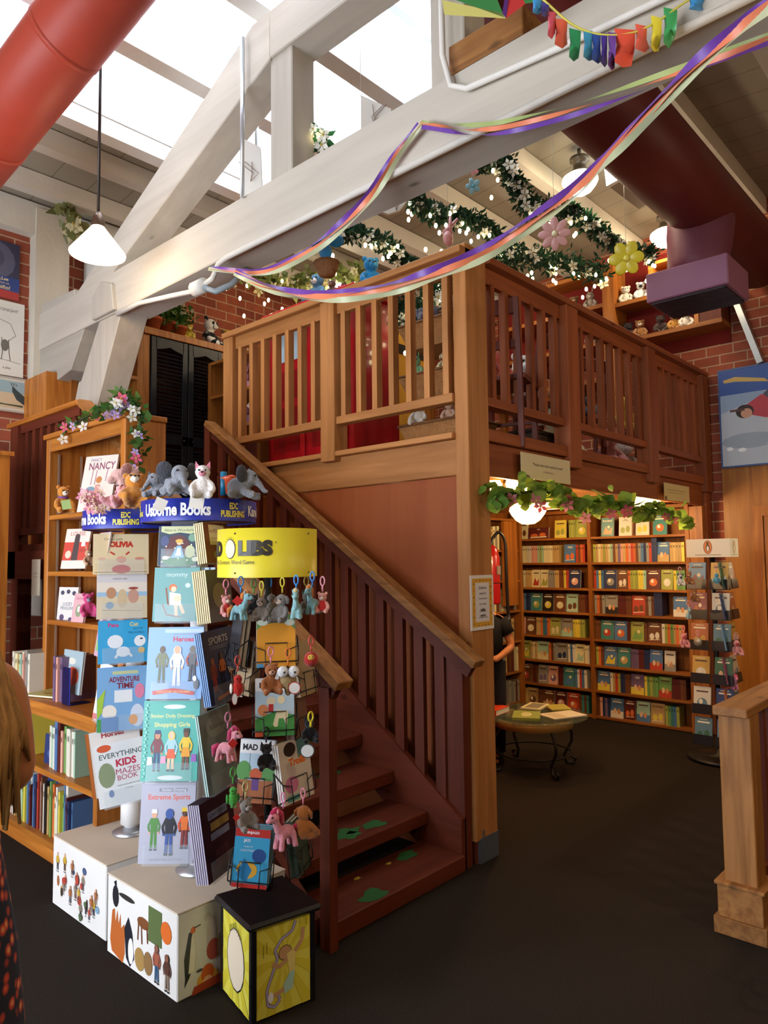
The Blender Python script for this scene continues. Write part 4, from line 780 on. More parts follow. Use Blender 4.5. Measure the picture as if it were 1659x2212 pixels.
ring_text(RCC, Rm, -50, 1.602, .016, "World's Greatest Word Game", '#4d4a2c', hd, .0, .85)
for rr_, cc, of in ((.036, '#26221c', .0015), (.033, '#f0d7b0', .0028)):
    MB().col(cc).poly([ring_point(RCC, Rm, -45 + math.degrees(rr_ * .72 * math.cos(2 * PI * j / 24) / Rm), 1.65 + rr_ * math.sin(2 * PI * j / 24), of) for j in range(24)]).build('logo_oval', 'paper', hd)
ha_ = MB().col('#26221c')
for j in range(9):
    a = PI * (.12 + .76 * j / 8)
    q0, q1 = [(ring_point(RCC, Rm, -45 + math.degrees(r0 * .72 * math.cos(a) / Rm), 1.65 + r0 * math.sin(a), .003)) for r0 in (.035, .045)]
    ha_.tube([q0, q1], .0006, 4)
ha_.build('logo_hair', 'paper', hd)
def wire_pocket(par, F, w, h=.075, d=.035):
    mb = MB(F).col('#18181a'); r0 = .0022
    mb.tube([(-w / 2, d, h * 1.5), (-w / 2, -.008, h), (-w / 4, -.01, h * .8), (-w / 4, -.01, h * 1.15), (w / 4, -.01, h * 1.15), (w / 4, -.01, h * .8), (w / 2, -.008, h), (w / 2, d, h * 1.5)], r0, 6)
    mb.tube([(-w / 2, d, .0), (-w / 2, -.008, .02), (w / 2, -.008, .02), (w / 2, d, .0)], r0, 6)
    for x in (-w / 4, w / 4): mb.tube([(x, -.01, h * .8), (x, -.01, .0), (x, d, -.004)], r0, 6)
    for x in (-w / 2, w / 2): mb.tube([(x, -.008, h), (x, -.008, .02)], r0, 6)
    mb.tube([(-w / 2, d, h * 1.5), (-w / 2, d, -.01)], r0, 6).tube([(w / 2, d, h * 1.5), (w / 2, d, -.01)], r0, 6)
    return mb.build('wire_pocket', 'wire', par)
def ml_title(extra, top='#eceef0'): return [('r', 0, .78, 1, 1, top), ('t', 'MAD LIBS', .5, .88, .10, '#1d1d1f', .85, .04)] + extra
orange_ = [('r', 0, 0, 1, 1, '#6f9c6a'), ('r', 0, 0, 1, .72, '#e9a136'), ('e', .5, .70, .48, .14, '#e9a136'), ('r', .2, .86, .8, .95, '#a7cfe0'), ('t', 'MAD LIBS', .5, .905, .06, '#2b5f9c', .55, .03), ('e', .15, .85, .14, .06, '#d7e6d9'), ('e', .86, .84, .14, .06, '#d7e6d9'), ('r', 0, 0, .35, .07, '#4f9ccf')]
unic = ml_title([('r', 0, 0, 1, .78, '#b9d0dc'), ('p', [(0, .3), (.5, .42), (1, .35), (1, 0), (0, 0)], '#4f9c50'), ('e', .4, .6, .12, .08, '#e7d7b5'), ('r', .34, .42, .46, .55, '#c93a3a'), ('e', .2, .45, .14, .1, '#d98a5a'), ('p', [(.45, .2), (.55, .45), (.85, .42), (.8, .15), (.72, .3), (.6, .3), (.55, .1)], '#ecdcb0'), ('e', .66, .62, .1, .07, '#ecdcb0'), ('e', .5, .1, .3, .06, '#3f8a40'), ('r', 0, 0, .2, .08, '#e0643a')])
barn = ml_title([('r', 0, 0, 1, .78, '#bcd6e6'), ('e', .15, .5, .22, .16, '#5f9c56'), ('e', .85, .48, .22, .14, '#5f9c56'), ('r', 0, 0, 1, .36, '#b5714a'), ('e', .5, .45, .18, .1, '#d0603a'), ('r', .4, .2, .6, .4, '#6a4a8a'), ('l', [(.3, .78), (.3, .5)], .01, '#5a6a7a'), ('l', [(.7, .78), (.7, .5)], .01, '#5a6a7a')])
trol = [('r', 0, 0, 1, 1, '#cdbfae'), ('e', .35, .88, .2, .12, '#2d211d'), ('r', .6, .7, 1, 1, '#4f7f7c'), ('t', 'Trolls', .55, .66, .13, '#e2722c', .6, .05), ('e', .3, .3, .22, .14, '#c97a9c'), ('r', .1, .03, .5, .12, '#5fa39a')]
jay = [('r', 0, 0, 1, 1, '#3fa3cf'), ('r', 0, .86, 1, 1, '#c4342c'), ('t', 'NINJAGO', .48, .93, .06, '#f1f1f1', .7, .03), ('t', 'JAY:', .35, .79, .07, '#f1f1f1', .5, .04), ('t', 'NINJA OF', .4, .69, .035, '#dfeaf0', .5), ('t', 'LIGHTNING', .42, .63, .04, '#dfeaf0', .6), ('e', .72, .55, .2, .12, '#2c4f8c'), ('e', .4, .3, .3, .15, '#e0a83a'), ('p', [(.1, .2), (.3, .5), (.55, .3), (.4, .1)], '#2f7fb5'), ('r', 0, 0, 1, .07, '#c4342c')]
F = frame(PD(597, 1441, 2.62), ny(-125), .1); book('yellow-orange word game pad with MAD LIBS on pale blue, upper tier of wire rack', F, .14, .19, .006, '#e9a136', orange_, n=3, spine='#cabfa8'); wire_pocket(rc, F, .16)
F = frame(PD(594, 1590, 2.60), ny(-127), .1); book('white topped MAD LIBS pad with a colourful meadow, second tier of wire rack', F, .14, .205, .006, '#d8d8d8', unic, n=3, spine='#cabfa8'); wire_pocket(rc, F, .16)
F = frame(PD(548, 1735, 2.60), ny(-145), .12, 1, .04); book('MAD LIBS pad with green bushes, lower left pocket of wire rack', F, .13, .22, .01, '#bcd6e6', barn, n=2, spine='#cabfa8', pages='#b9a78c'); wire_pocket(rc, F, .15)
F = frame(PD(648, 1728, 2.60), ny(-86), .12, 1, -.05); book('book titled Trolls in orange letters, right pocket of wire rack', F, .15, .21, .008, '#cdbfae', trol, n=3, spine='#e6e2da'); wire_pocket(rc, F, .16)
F = frame(PD(537, 1918, 2.50), ny(-142), .08, 1, .07); book('thick paperback titled JAY NINJA OF LIGHTNING, bottom pocket of wire rack', F, .125, .195, .02, '#3fa3cf', jay, n=3, spine='#3fa3cf', pages='#b9ab94'); wire_pocket(rc, F, .15)
for i, (px, py, a) in enumerate(((520, 1500, -190), (500, 1440, -200), (668, 1500, -70), (660, 1880, -60), (655, 1600, -66))):
    F = frame(PD(px, py, 2.70), ny(a), .14); pgs = ['tan paperback edge at left of the upper wire tiers', 'dark paperback at far left of the upper wire tier', 'tan paperback stack at right of the second wire tier', 'dark green glossy book at lower right of the wire rack', 'brown paperback below the right of second wire tier'][i]
    book(pgs, F, .13, .2, .016, ['#a08a6a', '#2a2a2e', '#a08a6a', '#3a4a3c', '#6b4a3a'][i], n=2, pages='#b9a78c'); wire_pocket(rc, F, .15)
# ---- pedestals
def cube(c0, x1, y1, label, art_l, art_r, ht=.31):
    t = empty('display_cube', ((c0[0] + x1) / 2, (c0[1] + y1) / 2, 0), label, 'display cube')
    MB().col('#d9d6d0').box((c0[0], c0[1], 0), (x1, y1, ht)).build('body', 'matte', t, bevel=.004)
    MB().col('#cbbba6').box((c0[0] - .002, c0[1] - .002, ht), (x1 + .002, y1 + .002, ht + .006)).build('top', 'matte', t, bevel=.002)
    w1, w2 = y1 - c0[1], x1 - c0[0]
    art_mesh(frame((c0[0], (c0[1] + y1) / 2, 0), yaw_for(-1, 0)), w1, ht, art_l, 'printed_pictures', 'paper', t)
    art_mesh(frame(((c0[0] + x1) / 2, c0[1], 0), yaw_for(0, -1)), w2, ht, art_r, 'printed_pictures', 'paper', t)
    return t
rnd = random.Random(5)
crowd = []
for k in range(30):
    u, v = rnd.random() * .8 + .1, rnd.random() * .75 + .08; cc = rnd.choice(['#8a7a6a', '#4a5a7a', '#a5653a', '#c9a23a', '#5a6a4a', '#b0483a', '#7fa0b5', '#3a3430'])
    if rnd.random() < .5: crowd.append(('e', u, v, .012 + rnd.random() * .03, .03 + rnd.random() * .06, cc))
    else: crowd += fig(u, v * .7, .2 + rnd.random() * .1, '#d0a585', cc, rnd.choice(['#3a3a4a', '#6a4a3a', '#8a8a7a']), asp=1.5)
anim = [('p', [(.05, .2), (.08, .58), (.12, .62), (.13, .45), (.16, .62), (.18, .45), (.21, .6), (.22, .42), (.27, .5), (.28, .15), (.25, 0), (.08, .06)], '#b5612c'), ('e', .13, .78, .05, .14, '#26242a'), ('p', [(.1, .95), (.14, .99), (.15, .85)], '#26242a'), ('e', .3, .84, .12, .035, '#35322e'), ('p', [(.30, .1), (.27, .45), (.33, .62), (.39, .45), (.42, .15), (.36, .02)], '#22232b'), ('e', .37, .22, .04, .16, '#e8e8e8'), ('e', .55, .66, .09, .07, '#7a4a2a'), ('l', [(.48, .64), (.47, .42)], .015, '#6a3f24'), ('l', [(.52, .62), (.53, .40)], .015, '#6a3f24'), ('l', [(.6, .64), (.61, .45)], .015, '#6a3f24'), ('r', .62, .5, .8, .92, '#5b6b3f'), ('e', .86, .72, .07, .13, '#d66a2c'), ('e', .5, .2, .07, .14, '#a3824a'), ('e', .62, .22, .06, .14, '#8a6a42')] + fig(.74, .06, .46, '#8c5a44', '#a05a44', '#3f5a7a', hair='#4a4038', asp=1.6) + fig(.88, .05, .44, '#8c5a44', '#5a3a30', '#8a7a6a', hair='#3a2f28', asp=1.6)
peng = [('p', [(.14, .25), (.12, .5), (.2, .82), (.27, .84), (.26, .6), (.28, .38), (.22, .25), (.13, .14)], '#2b2d33'), ('p', [(.2, .3), (.25, .74), (.27, .8), (.33, .55), (.3, .3)], '#e4dfce'), ('e', .28, .84, .045, .045, '#d9662c'), ('l', [(.3, .86), (.42, .87)], .02, '#2b2d33'), ('e', .62, .7, .09, .24, '#cfc4c0'), ('e', .55, .93, .07, .05, '#cfc4c0'), ('e', .66, .48, .13, .14, '#b5564b'), ('e', .85, .5, .12, .2, '#a58a6a'), ('e', .55, .13, .2, .12, '#dba23c'), ('e', .55, .2, .12, .12, '#d3612c'), ('e', .55, .1, .09, .07, '#e8b68c'), ('p', [(.25, .0), (.3, .1), (.8, .12), (.85, 0)], '#b0482c'), ('e', .4, .28, .06, .02, '#3a3c42'), ('r', .8, .8, 1, .83, '#8a8f9c')]
def squeeze(art, k, kv=1, v0=0):
    out = []
    for a in art:
        a = list(a)
        if a[0] == 'r': a[1] *= k; a[3] *= k; a[2] = v0 + a[2] * kv; a[4] = v0 + a[4] * kv
        elif a[0] == 'e': a[1] *= k; a[3] *= k; a[2] = v0 + a[2] * kv; a[4] *= kv
        elif a[0] == 'p': a[1] = [(u * k, v0 + v * kv) for u, v in a[1]]
        elif a[0] == 'l': a[1] = [(u * k, v0 + v * kv) for u, v in a[1]]; a[2] *= k
        out.append(tuple(a))
    return out
peng = squeeze(peng, .46, .9)
cube((1.49, 2.42), 2.00, 2.955, 'nearer white display cube with printed animals and a penguin on its sides', anim, peng)
cube((1.52, 3.03), 2.02, 3.56, 'farther white display cube with a printed crowd of small figures', crowd, [('e', .3, .7, .05, .15, '#d98a3a'), ('e', .45, .3, .06, .1, '#6a5a9a')])
# black pedestal with yellow sunburst panels
ang = math.radians(-12); F = Matrix.Translation(V((1.742, 2.215, 0))) @ Matrix.Rotation(ang, 4, 'Z')
pt = empty('display_pedestal', (1.742, 2.215, 0), 'black pedestal with yellow sunburst panels under the wire rack', 'pedestal')
hx, hy_ = .128, .137
pb = MB(F).col('#141416')
for sx in (-1, 1):
    for sy in (-1, 1): pb.box((sx * hx, sy * hy_, 0), (sx * (hx - .022), sy * (hy_ - .022), .32))
pb.build('frame', 'plastic', pt, bevel=.003)
MB(F).col('#131315').box((-hx - .02, -hy_ - .02, .32), (hx + .02, hy_ + .02, .345)).build('top', 'plastic', pt, bevel=.01)
def burst(cu_, cv_):
    o = [('r', 0, 0, 1, 1, '#e3da55')]
    for j in range(0, 24, 2):
        a0, a1 = 2 * PI * j / 24, 2 * PI * (j + 1) / 24
        pts = [(cu_, cv_)]
        for a in (a0, (a0 + a1) / 2, a1):
            dx, dy = math.cos(a), math.sin(a); tt = min([((1 if dx > 0 else 0) - cu_) / dx if abs(dx) > 1e-6 else 9, ((1 if dy > 0 else 0) - cv_) / dy if abs(dy) > 1e-6 else 9])
            pts.append((cu_ + dx * tt, cv_ + dy * tt))
        o.append(('p', pts, '#d8c93a'))
    return o
ap = burst(.5, .5) + [('e', .5, .5, .33, .36, '#1c1c1c'), ('e', .5, .505, .31, .345, '#ecdcc0')]
for j in range(9): u = .28 + j * .055; ap.append(('l', [(u, .84 - abs(u - .5) * .35), (u, .93 - abs(u - .5) * .4)], .012, '#1c1c1c'))
rope = [(.72, .96), (.66, .86), (.45, .80), (.33, .70), (.38, .60), (.28, .45), (.18, .28), (.2, .12), (.32, .08), (.42, .14), (.38, .22)]
ap2 = burst(.5, .6) + [('l', rope, .055, '#3a3448'), ('l', rope, .04, '#b3a8cf'), ('e', .52, .64, .125, .085, '#3a2a20'), ('e', .52, .64, .115, .077, '#c99a6e'), ('p', [(.55, .62), (.72, .66), (.70, .40), (.60, .40)], '#e6d27a'), ('l', [(.7, .62), (.84, .72), (.86, .86)], .07, '#c99a6e'), ('l', [(.56, .56), (.4, .50), (.28, .56)], .065, '#c99a6e'), ('p', [(.6, .40), (.70, .41), (.66, .22), (.5, .18), (.48, .28)], '#a9cdb8'), ('l', [(.5, .24), (.28, .2)], .07, '#c99a6e'), ('e', .25, .2, .05, .06, '#efefef'), ('l', [(.12, .8), (.12, .66)], .008, '#55512c'), ('l', [(.18, .82), (.18, .7)], .008, '#55512c'), ('l', [(.92, .96), (.92, .88)], .008, '#55512c'), ('l', [(.8, .96), (.8, .9)], .008, '#55512c')]
pn = MB(F).col('#e3da55').box((-hx + .004, -hy_ + .02, .01), (-hx + .008, hy_ - .02, .318)).box((-hx + .02, -hy_ + .004, .01), (hx - .02, -hy_ + .008, .318)).box((hx - .008, -hy_ + .02, .01), (hx - .004, hy_ - .02, .318)).box((-hx + .02, hy_ - .008, .01), (hx - .02, hy_ - .004, .318)).build('yellow_panels', 'paper', pt)
art_mesh(F @ frame((-hx + .004, 0, .01), yaw_for(-1, 0)), 2 * hy_ - .044, .308, ap, 'printed_panel', 'paper', pt)
art_mesh(F @ frame((0, -hy_ + .004, .01), yaw_for(0, -1)), 2 * hx - .044, .308, ap2, 'printed_panel', 'paper', pt)
# ================================================================== books on the back shelves
def unit_book():
    mb = MB().box((0, 0, 0), (.13, 1, 1)); mb.col('#c9c0a8').box((.002, .12, 1), (.128, .88, 1.0008))
    mb.col('#e8e8e8').box((-.0008, .15, .72), (0, .85, .86)).col('#6a6a6a').box((-.0012, .35, .74), (-.0008, .65, .84))
    return mb
UB = unit_book().build('paperback_book', 'paper'); SC.collection.objects.unlink(UB); UBM = UB.data; bpy.data.objects.remove(UB)
COL = dict(cream='#d9cf9f', tan='#b99a62', pink='#d9a08c', aqua='#9fc3a8', green='#6f9a52', olive='#9aa04a', orange='#cf6a35', red='#b2402c', blue='#4f74a0', navy='#2a3558', purple='#6f5a7a', brown='#6a4026', grey='#8d8a80', yellow='#d9c64a', black='#2a2320', white='#d8d2c0', teal='#3f7f7c', maroon='#5a2420')
ROWN = ['bottom', 'second-lowest', 'third-lowest', 'fourth-lowest', 'fourth-highest', 'third-highest', 'second-highest', 'top']
def face_art(c, a, txt, rnd):
    o = [('r', 0, 0, 1, 1, c)]
    st_ = rnd.randrange(4)
    if st_ == 0: o += [('e', .5, .36, .3, .2, a), ('e', .42, .42, .12, .1, '#e6dcc0')]
    elif st_ == 1: o += [('p', [(.1, .1), (.35, .55), (.6, .3), (.9, .5), (.85, .1)], a), ('e', .6, .5, .1, .08, '#e8d9b0')]
    elif st_ == 2: o += [('r', 0, 0, 1, .35, a), ('e', .35, .35, .12, .14, '#d9b48c'), ('e', .65, .33, .12, .14, '#c98c5a')]
    else: o += [('e', .3, .3, .18, .16, a), ('e', .7, .35, .16, .18, a), ('l', [(.1, .12), (.9, .16)], .05, '#e2d6b4')]
    if txt: o.append(('t', txt, .5, .84, .11, '#f0e6c8' if lin(c)[1] < .25 else '#4a3020', .8, .02))
    else: o += [('r', .15, .78, .85, .84, '#f0e6c8' if lin(c)[1] < .25 else '#5a4030'), ('r', .25, .90, .75, .93, '#d8cda8')]
    return o
rnd = random.Random(11)
def row(bay, k, toks, y1, y0, fx=6.815, zb=None, h0=.205):
    z = SZ[k] if zb is None else zb; y = y1 - .006; bn = bay
    for tk in toks:
        if tk[0] == 'S':
            for i in range(tk[1]):
                c = tk[2][i % len(tk[2])] if len(tk[2]) > 1 and tk[1] <= len(tk[2]) * 2 else tk[2][min(i * len(tk[2]) // tk[1], len(tk[2]) - 1)]
                t_ = .024 + .004 * rnd.random(); h = h0 * (tk[3] if len(tk) > 3 else .88) * (1 + .02 * rnd.random())
                if y - t_ < y0 + .004: return
                o = bpy.data.objects.new('paperback_book', UBM); SC.collection.objects.link(o)
                o.location = (fx + .02, y - t_, z + .0005); o.scale = (1, t_ * .96, h); cc = lin(COL[c]); v = .85 + .3 * rnd.random(); o.color = (cc[0] * v, cc[1] * v, cc[2] * v, 1)
                g = '%s paperbacks on the %s shelf of the %s' % (c, ROWN[k], bn)
                tag(o, '%s paperback with its spine out, %s shelf of the %s' % (c, ROWN[k], bn), 'book', g); y -= t_
        elif tk[0] == 'F':
            _, c, a, txt, lab = tk[:5]; w_ = tk[5] if len(tk) > 5 else .13; h = tk[6] if len(tk) > 6 else h0 * .92
            if y - w_ < y0: return
            F = frame((fx + .03, y - w_ / 2, z + .001), yaw_for(-1, 0), .10)
            book('%s, face out, %s shelf, %s' % (lab, ROWN[k], bn), F, w_, h, .018, COL[c], face_art(COL[c], COL[a], txt, rnd), name='storybook'); y -= w_ + .012
        elif tk[0] == 'G': y -= tk[1]
LB_, RB_ = 'left bay', 'right bay'; ya, yb_ = (4.30, 3.44), (3.40, 2.46)
Sx = lambda n, *c, h=.88: ('S', n, list(c), h)
rows_l = {
 7: [('F', 'cream', 'brown', '', 'cream book with a small bird'), ('F', 'maroon', 'orange', 'BOXCAR\nCHILDREN', 'wide dark red boxed set', .25, .12), ('G', .06), ('F', 'yellow', 'olive', '', 'bright yellow handbook'), ('G', .03), Sx(3, 'olive'), ('F', 'olive', 'yellow', '', 'olive yellow book')],
 6: [Sx(2, 'olive', 'cream'), Sx(5, 'cream', 'white'), Sx(3, 'pink'), Sx(3, 'aqua', 'olive'), Sx(7, 'cream', 'tan'), ('G', .05), ('F', 'blue', 'orange', 'FISH', 'blue book with an orange sea creature'), Sx(4, 'red', 'brown', 'orange')],
 5: [Sx(4, 'cream', 'tan', 'grey'), Sx(3, 'tan'), ('F', 'cream', 'red', '', 'cream book with a red figure', .09), ('F', 'cream', 'olive', '', 'cream book with green sprigs', .09), Sx(7, 'grey', 'tan', 'brown'), Sx(2, 'yellow', 'red'), ('F', 'navy', 'pink', '', 'dark book with a pink picture'), ('F', 'yellow', 'brown', '', 'yellow book with a brown round frame', .12)],
 4: [Sx(4, 'green', 'tan', 'orange', 'blue'), Sx(2, 'navy'), ('F', 'teal', 'olive', '', 'green and orange countryside book'), ('F', 'black', 'yellow', '', 'black book with a yellow fan shape'), ('F', 'brown', 'cream', '', 'brown book with a pale arc'), ('F', 'aqua', 'brown', '', 'pale green book with a running figure'), Sx(5, 'brown', 'maroon')],
 3: [Sx(3, 'tan', 'cream', 'pink'), ('F', 'brown', 'cream', '', 'brown book with a pale animal'), Sx(2, 'tan'), Sx(4, 'orange', 'teal', 'blue'), ('F', 'olive', 'cream', '', 'olive book with a magnifier shape', .12), ('F', 'grey', 'aqua', '', 'grey-green book'), Sx(5, 'yellow', 'olive')],
 2: [('F', 'olive', 'yellow', '', 'mustard book'), Sx(3, 'tan', 'cream'), ('F', 'aqua', 'cream', '', 'pale aqua book'), Sx(3, 'orange', 'brown', 'grey'), ('F', 'grey', 'navy', '', 'grey and dark blue book'), Sx(3, 'white', 'blue'), ('F', 'cream', 'aqua', '', 'cream and aqua book', .1), Sx(3, 'cream', 'white')],
 1: [('F', 'brown', 'red', '', 'brown and red book'), Sx(3, 'brown', 'maroon'), ('F', 'grey', 'purple', '', 'grey and purple book', .11), ('F', 'pink', 'purple', '', 'pinkish book', .11), Sx(2, 'maroon'), ('F', 'teal', 'blue', '', 'teal book'), Sx(5, 'blue', 'white', 'red')],
 0: [Sx(3, 'tan', 'brown'), ('F', 'tan', 'brown', '', 'tan book'), Sx(2, 'brown'), ('F', 'brown', 'tan', '', 'dark tan book'), ('F', 'maroon', 'pink', '', 'maroon book'), ('F', 'red', 'orange', '', 'rusty red book'), Sx(4, 'brown', 'teal')]}
rows_r = {
 7: [('G', .09), ('F', 'teal', 'tan', 'Rowland', 'green book with running dogs left of two near-white ones'), ('G', .045), ('F', 'white', 'olive', 'KID\nATHLETES', 'white and green book titled KID ATHLETES'), ('G', .03), ('F', 'white', 'yellow', 'KID\nARTISTS', 'white and yellow book titled KID ARTISTS'), ('G', .03), ('F', 'teal', 'orange', '', 'green book half hidden by pink flowers')],
 6: [Sx(1, 'olive'), Sx(3, 'tan', 'cream'), Sx(6, 'olive', 'tan', 'cream', 'aqua', 'brown', 'tan'), Sx(2, 'purple', 'pink'), Sx(4, 'tan', 'orange', 'pink', 'red'), Sx(2, 'orange', 'brown'), Sx(4, 'grey', 'blue', 'navy', 'grey'), Sx(1, 'red'), Sx(2, 'navy', h=1.1), ('F', 'blue', 'tan', '', 'blue-grey book with a tan animal', .11), Sx(7, 'tan', 'yellow')],
 5: [Sx(4, 'red', 'blue', 'yellow', 'blue'), ('F', 'navy', 'grey', '', 'dark book with a galloping shape'), ('F', 'brown', 'white', '', 'brown book with a white shape', .1), Sx(1, 'orange'), Sx(5, 'olive', 'yellow'), Sx(1, 'aqua'), ('F', 'maroon', 'orange', '', 'maroon book with an orange head'), ('F', 'olive', 'white', '', 'green book with a white dog', .11), Sx(1, 'yellow'), Sx(6, 'green', 'olive')],
 4: [Sx(4, 'grey', 'orange', 'brown', 'grey'), ('F', 'grey', 'black', '', 'smoky dark book'), Sx(5, 'maroon', 'brown'), ('F', 'red', 'brown', '', 'red and orange fiery book'), Sx(3, 'brown', 'grey'), Sx(3, 'navy', h=1.1), ('G', .10), ('F', 'blue', 'white', '', 'blue book with a red and white fox')],
 3: [Sx(2, 'brown'), ('F', 'teal', 'red', '', 'teal and red book'), ('F', 'blue', 'orange', '', 'blue book with an orange figure'), Sx(1, 'maroon'), ('F', 'olive', 'green', '', 'leafy green book'), Sx(1, 'brown'), ('F', 'brown', 'white', '', 'brown book with grey knights'), Sx(4, 'white', 'olive', 'orange', 'green'), Sx(4, 'tan', 'orange')],
 2: [Sx(3, 'olive', 'orange', 'brown'), ('F', 'blue', 'yellow', '', 'blue and yellow seaside book'), ('F', 'teal', 'tan', '', 'teal and tan book'), Sx(5, 'purple', 'maroon'), Sx(2, 'navy'), ('F', 'blue', 'red', '', 'light blue book', .12), ('G', .01), ('F', 'white', 'grey', '', 'plain whitish book', .1)],
 1: [('F', 'blue', 'yellow', '', 'blue and yellow robot-like book'), Sx(4, 'white', 'tan', 'red', 'olive'), Sx(2, 'navy'), Sx(2, 'brown'), ('F', 'purple', 'yellow', 'BEE', 'pale purple book with yellow lettering'), Sx(3, 'yellow', 'green', 'olive'), Sx(2, 'green'), ('F', 'green', 'red', '', 'green and red book', .12), Sx(5, 'maroon', 'brown')],
 0: [Sx(2, 'brown', 'pink'), Sx(3, 'navy', 'purple'), ('F', 'blue', 'white', '', 'blue book with a white goose'), ('F', 'maroon', 'orange', '', 'reddish orange book', .11), ('F', 'aqua', 'blue', '', 'pale blue nature book'), ('F', 'tan', 'yellow', 'BUNNIES', 'tan-yellow book with a round face'), Sx(5, 'olive', 'green', 'teal', 'blue')]}
for k in rows_l: row('left bay', k, rows_l[k], *ya)
for k in rows_r: row('right bay', k, rows_r[k], *yb_)
# dim side bookcase books, spines towards -y
rnd = random.Random(4)
for zi, z in enumerate((.1, .42, .74, 1.06, 1.38, 1.70)):
    x = 6.05
    while x < 6.66:
        t_ = .03 + .02 * rnd.random(); h = .2 + .05 * rnd.random(); c = rnd.choice(['brown', 'tan', 'maroon', 'cream', 'grey'])
        o = bpy.data.objects.new('paperback_book', UBM); SC.collection.objects.link(o); o.rotation_euler = (0, 0, PI / 2)
        o.location = (x + t_, 4.21, z + .0005); o.scale = (1, t_ * .96, h); o.color = lin(COL[c]); sh_ = ['lowest', 'second-lowest', 'third-lowest', 'third-highest', 'second-highest', 'highest'][zi]
        tag(o, '%s book on the %s shelf of the shadowy bookcase beside the fire extinguisher' % (c, sh_), 'book', '%s books on the %s shelf of the side bookcase' % (c, sh_)); x += t_ + .002
        if x > 6.3 and rnd.random() < .3: x += .05
# ================================================================== books of the low oak cabinet (spines face -x)
def spine_run(y, yend, z, cols, hs, lab, tk=(.012, .03), x0=1.74, grp=''):
    i = 0
    while y > yend:
        t_ = tk[0] + (tk[1] - tk[0]) * rnd.random(); h = hs[0] + (hs[1] - hs[0]) * rnd.random(); c = cols[i % len(cols)]
        o = bpy.data.objects.new('childrens_book', UBM); SC.collection.objects.link(o); dx = .02 * rnd.random()
        o.location = (x0 + dx, y - t_, z + .0008); o.scale = (1.5, t_ * .95, h); cc = lin(COL[c]); o.color = cc
        tag(o, '%s book standing %s' % (c, lab), 'book', '%s books %s' % (c, grp or lab)); y -= t_ + .001; i += 1
rnd = random.Random(9)
spine_run(4.72, 4.50, .84, ['white', 'cream', 'tan', 'aqua', 'white', 'pink', 'grey'], (.22, .25), 'upright at the left on the cabinet counter', (.018, .035))
spine_run(4.15, 4.06, .84, ['pink', 'purple'], (.24, .26), 'at the right on the cabinet counter', (.02, .03))
spine_run(4.70, 4.52, .47, ['olive', 'blue', 'teal', 'yellow'], (.24, .28), 'at the left on the middle shelf of the cabinet', (.015, .03))
spine_run(4.18, 3.86, .47, ['white', 'aqua', 'white', 'blue', 'maroon', 'pink', 'green', 'green', 'white', 'white'], (.22, .27), 'at the right on the middle shelf of the cabinet', (.012, .035))
spine_run(4.75, 3.90, .10, ['maroon', 'white', 'brown', 'white', 'black', 'tan', 'olive', 'green', 'orange', 'cream', 'white', 'aqua', 'olive', 'yellow', 'green', 'blue', 'white', 'maroon', 'navy', 'blue', 'white', 'navy', 'red'], (.22, .31), 'on the lowest shelf of the cabinet', (.010, .028))
def facebook(px, py, xpl, w_, h, cover, art, label, tilt=.16, yawd=180, t_=.012, **k):
    p = P(px, py, 'x', xpl); return book(label, frame(p, ny(yawd), tilt), w_, h, t_, cover, art, **k)
facebook(150, 1497, 1.78, .24, .23, '#9fb3b8', [('r', 0, 0, 1, 1, '#9fb3b8'), ('e', .55, .4, .32, .22, '#d9552c'), ('p', [(.1, .7), (.2, .4), (.35, .3), (.3, .5)], '#d9552c'), ('e', .45, .75, .2, .08, '#d8d4c4')], 'pale grey book with an orange fox shape leaning on the cabinet counter', .1)
p = P(150, 1505, 'x', 1.76); MB().col('#1d2f7c').box((p.x - .02, p.y - .045, .842), (p.x - .014, p.y + .045, .842 + .2)).box((p.x - .02, p.y - .045, .841), (p.x + .1, p.y + .045, .845)).build('bookend', 'metal', label='navy blue metal bookend on the cabinet counter beside the orange fox cover', cat='bookend', bevel=.003)
book('yellow-green book lying flat near the edge of the cabinet counter', Matrix.Translation(V((1.83, 4.32, .842))) @ Matrix.Rotation(math.radians(-70), 4, 'Z') @ Matrix.Rotation(-PI / 2, 4, 'X') @ Matrix.Translation((0, -.012, -.1)), .25, .2, .01, '#c2bb6a', [('r', 0, 0, 1, 1, '#c2bb6a'), ('r', .3, .3, .6, .4, '#a35a3a')])
facebook(108, 1692, 1.77, .2, .26, '#20386c', [('r', 0, 0, 1, 1, '#20386c'), ('t', 'MONSTER', .5, .3, .1, '#e2e6ea', .85, .03), ('e', .5, .6, .3, .1, '#3f5f9c')], 'dark blue book with white capital letters on the middle cabinet shelf', .05)
nan_ = [('r', 0, 0, 1, 1, '#e6dccb'), ('t', 'FANCY', .35, .93, .05, '#5a2f7a', .4), ('t', 'NANCY', .55, .82, .13, '#8a3a5a', .8, .01), ('l', [(.3, .75), (.28, .5)], .02, '#a35a7a'), ('l', [(.42, .75), (.4, .5)], .02, '#a35a7a'), ('l', [(.75, .78), (.72, .55)], .02, '#a35a7a'), ('e', .52, .58, .09, .06, '#c9824a'), ('p', [(.44, .5), (.4, .3), (.62, .3), (.58, .5)], '#d99a8a'), ('e', .3, .42, .14, .05, '#7f97a5'), ('l', [(.48, .3), (.47, .2)], .03, '#c98a6a')]
facebook(200, 1110, 1.94, .25, .36, '#e6dccb', nan_, 'tall cream picture book titled FANCY NANCY on the top shelf of the oak bookcase', .2, 200, spine='#6a3a7a')
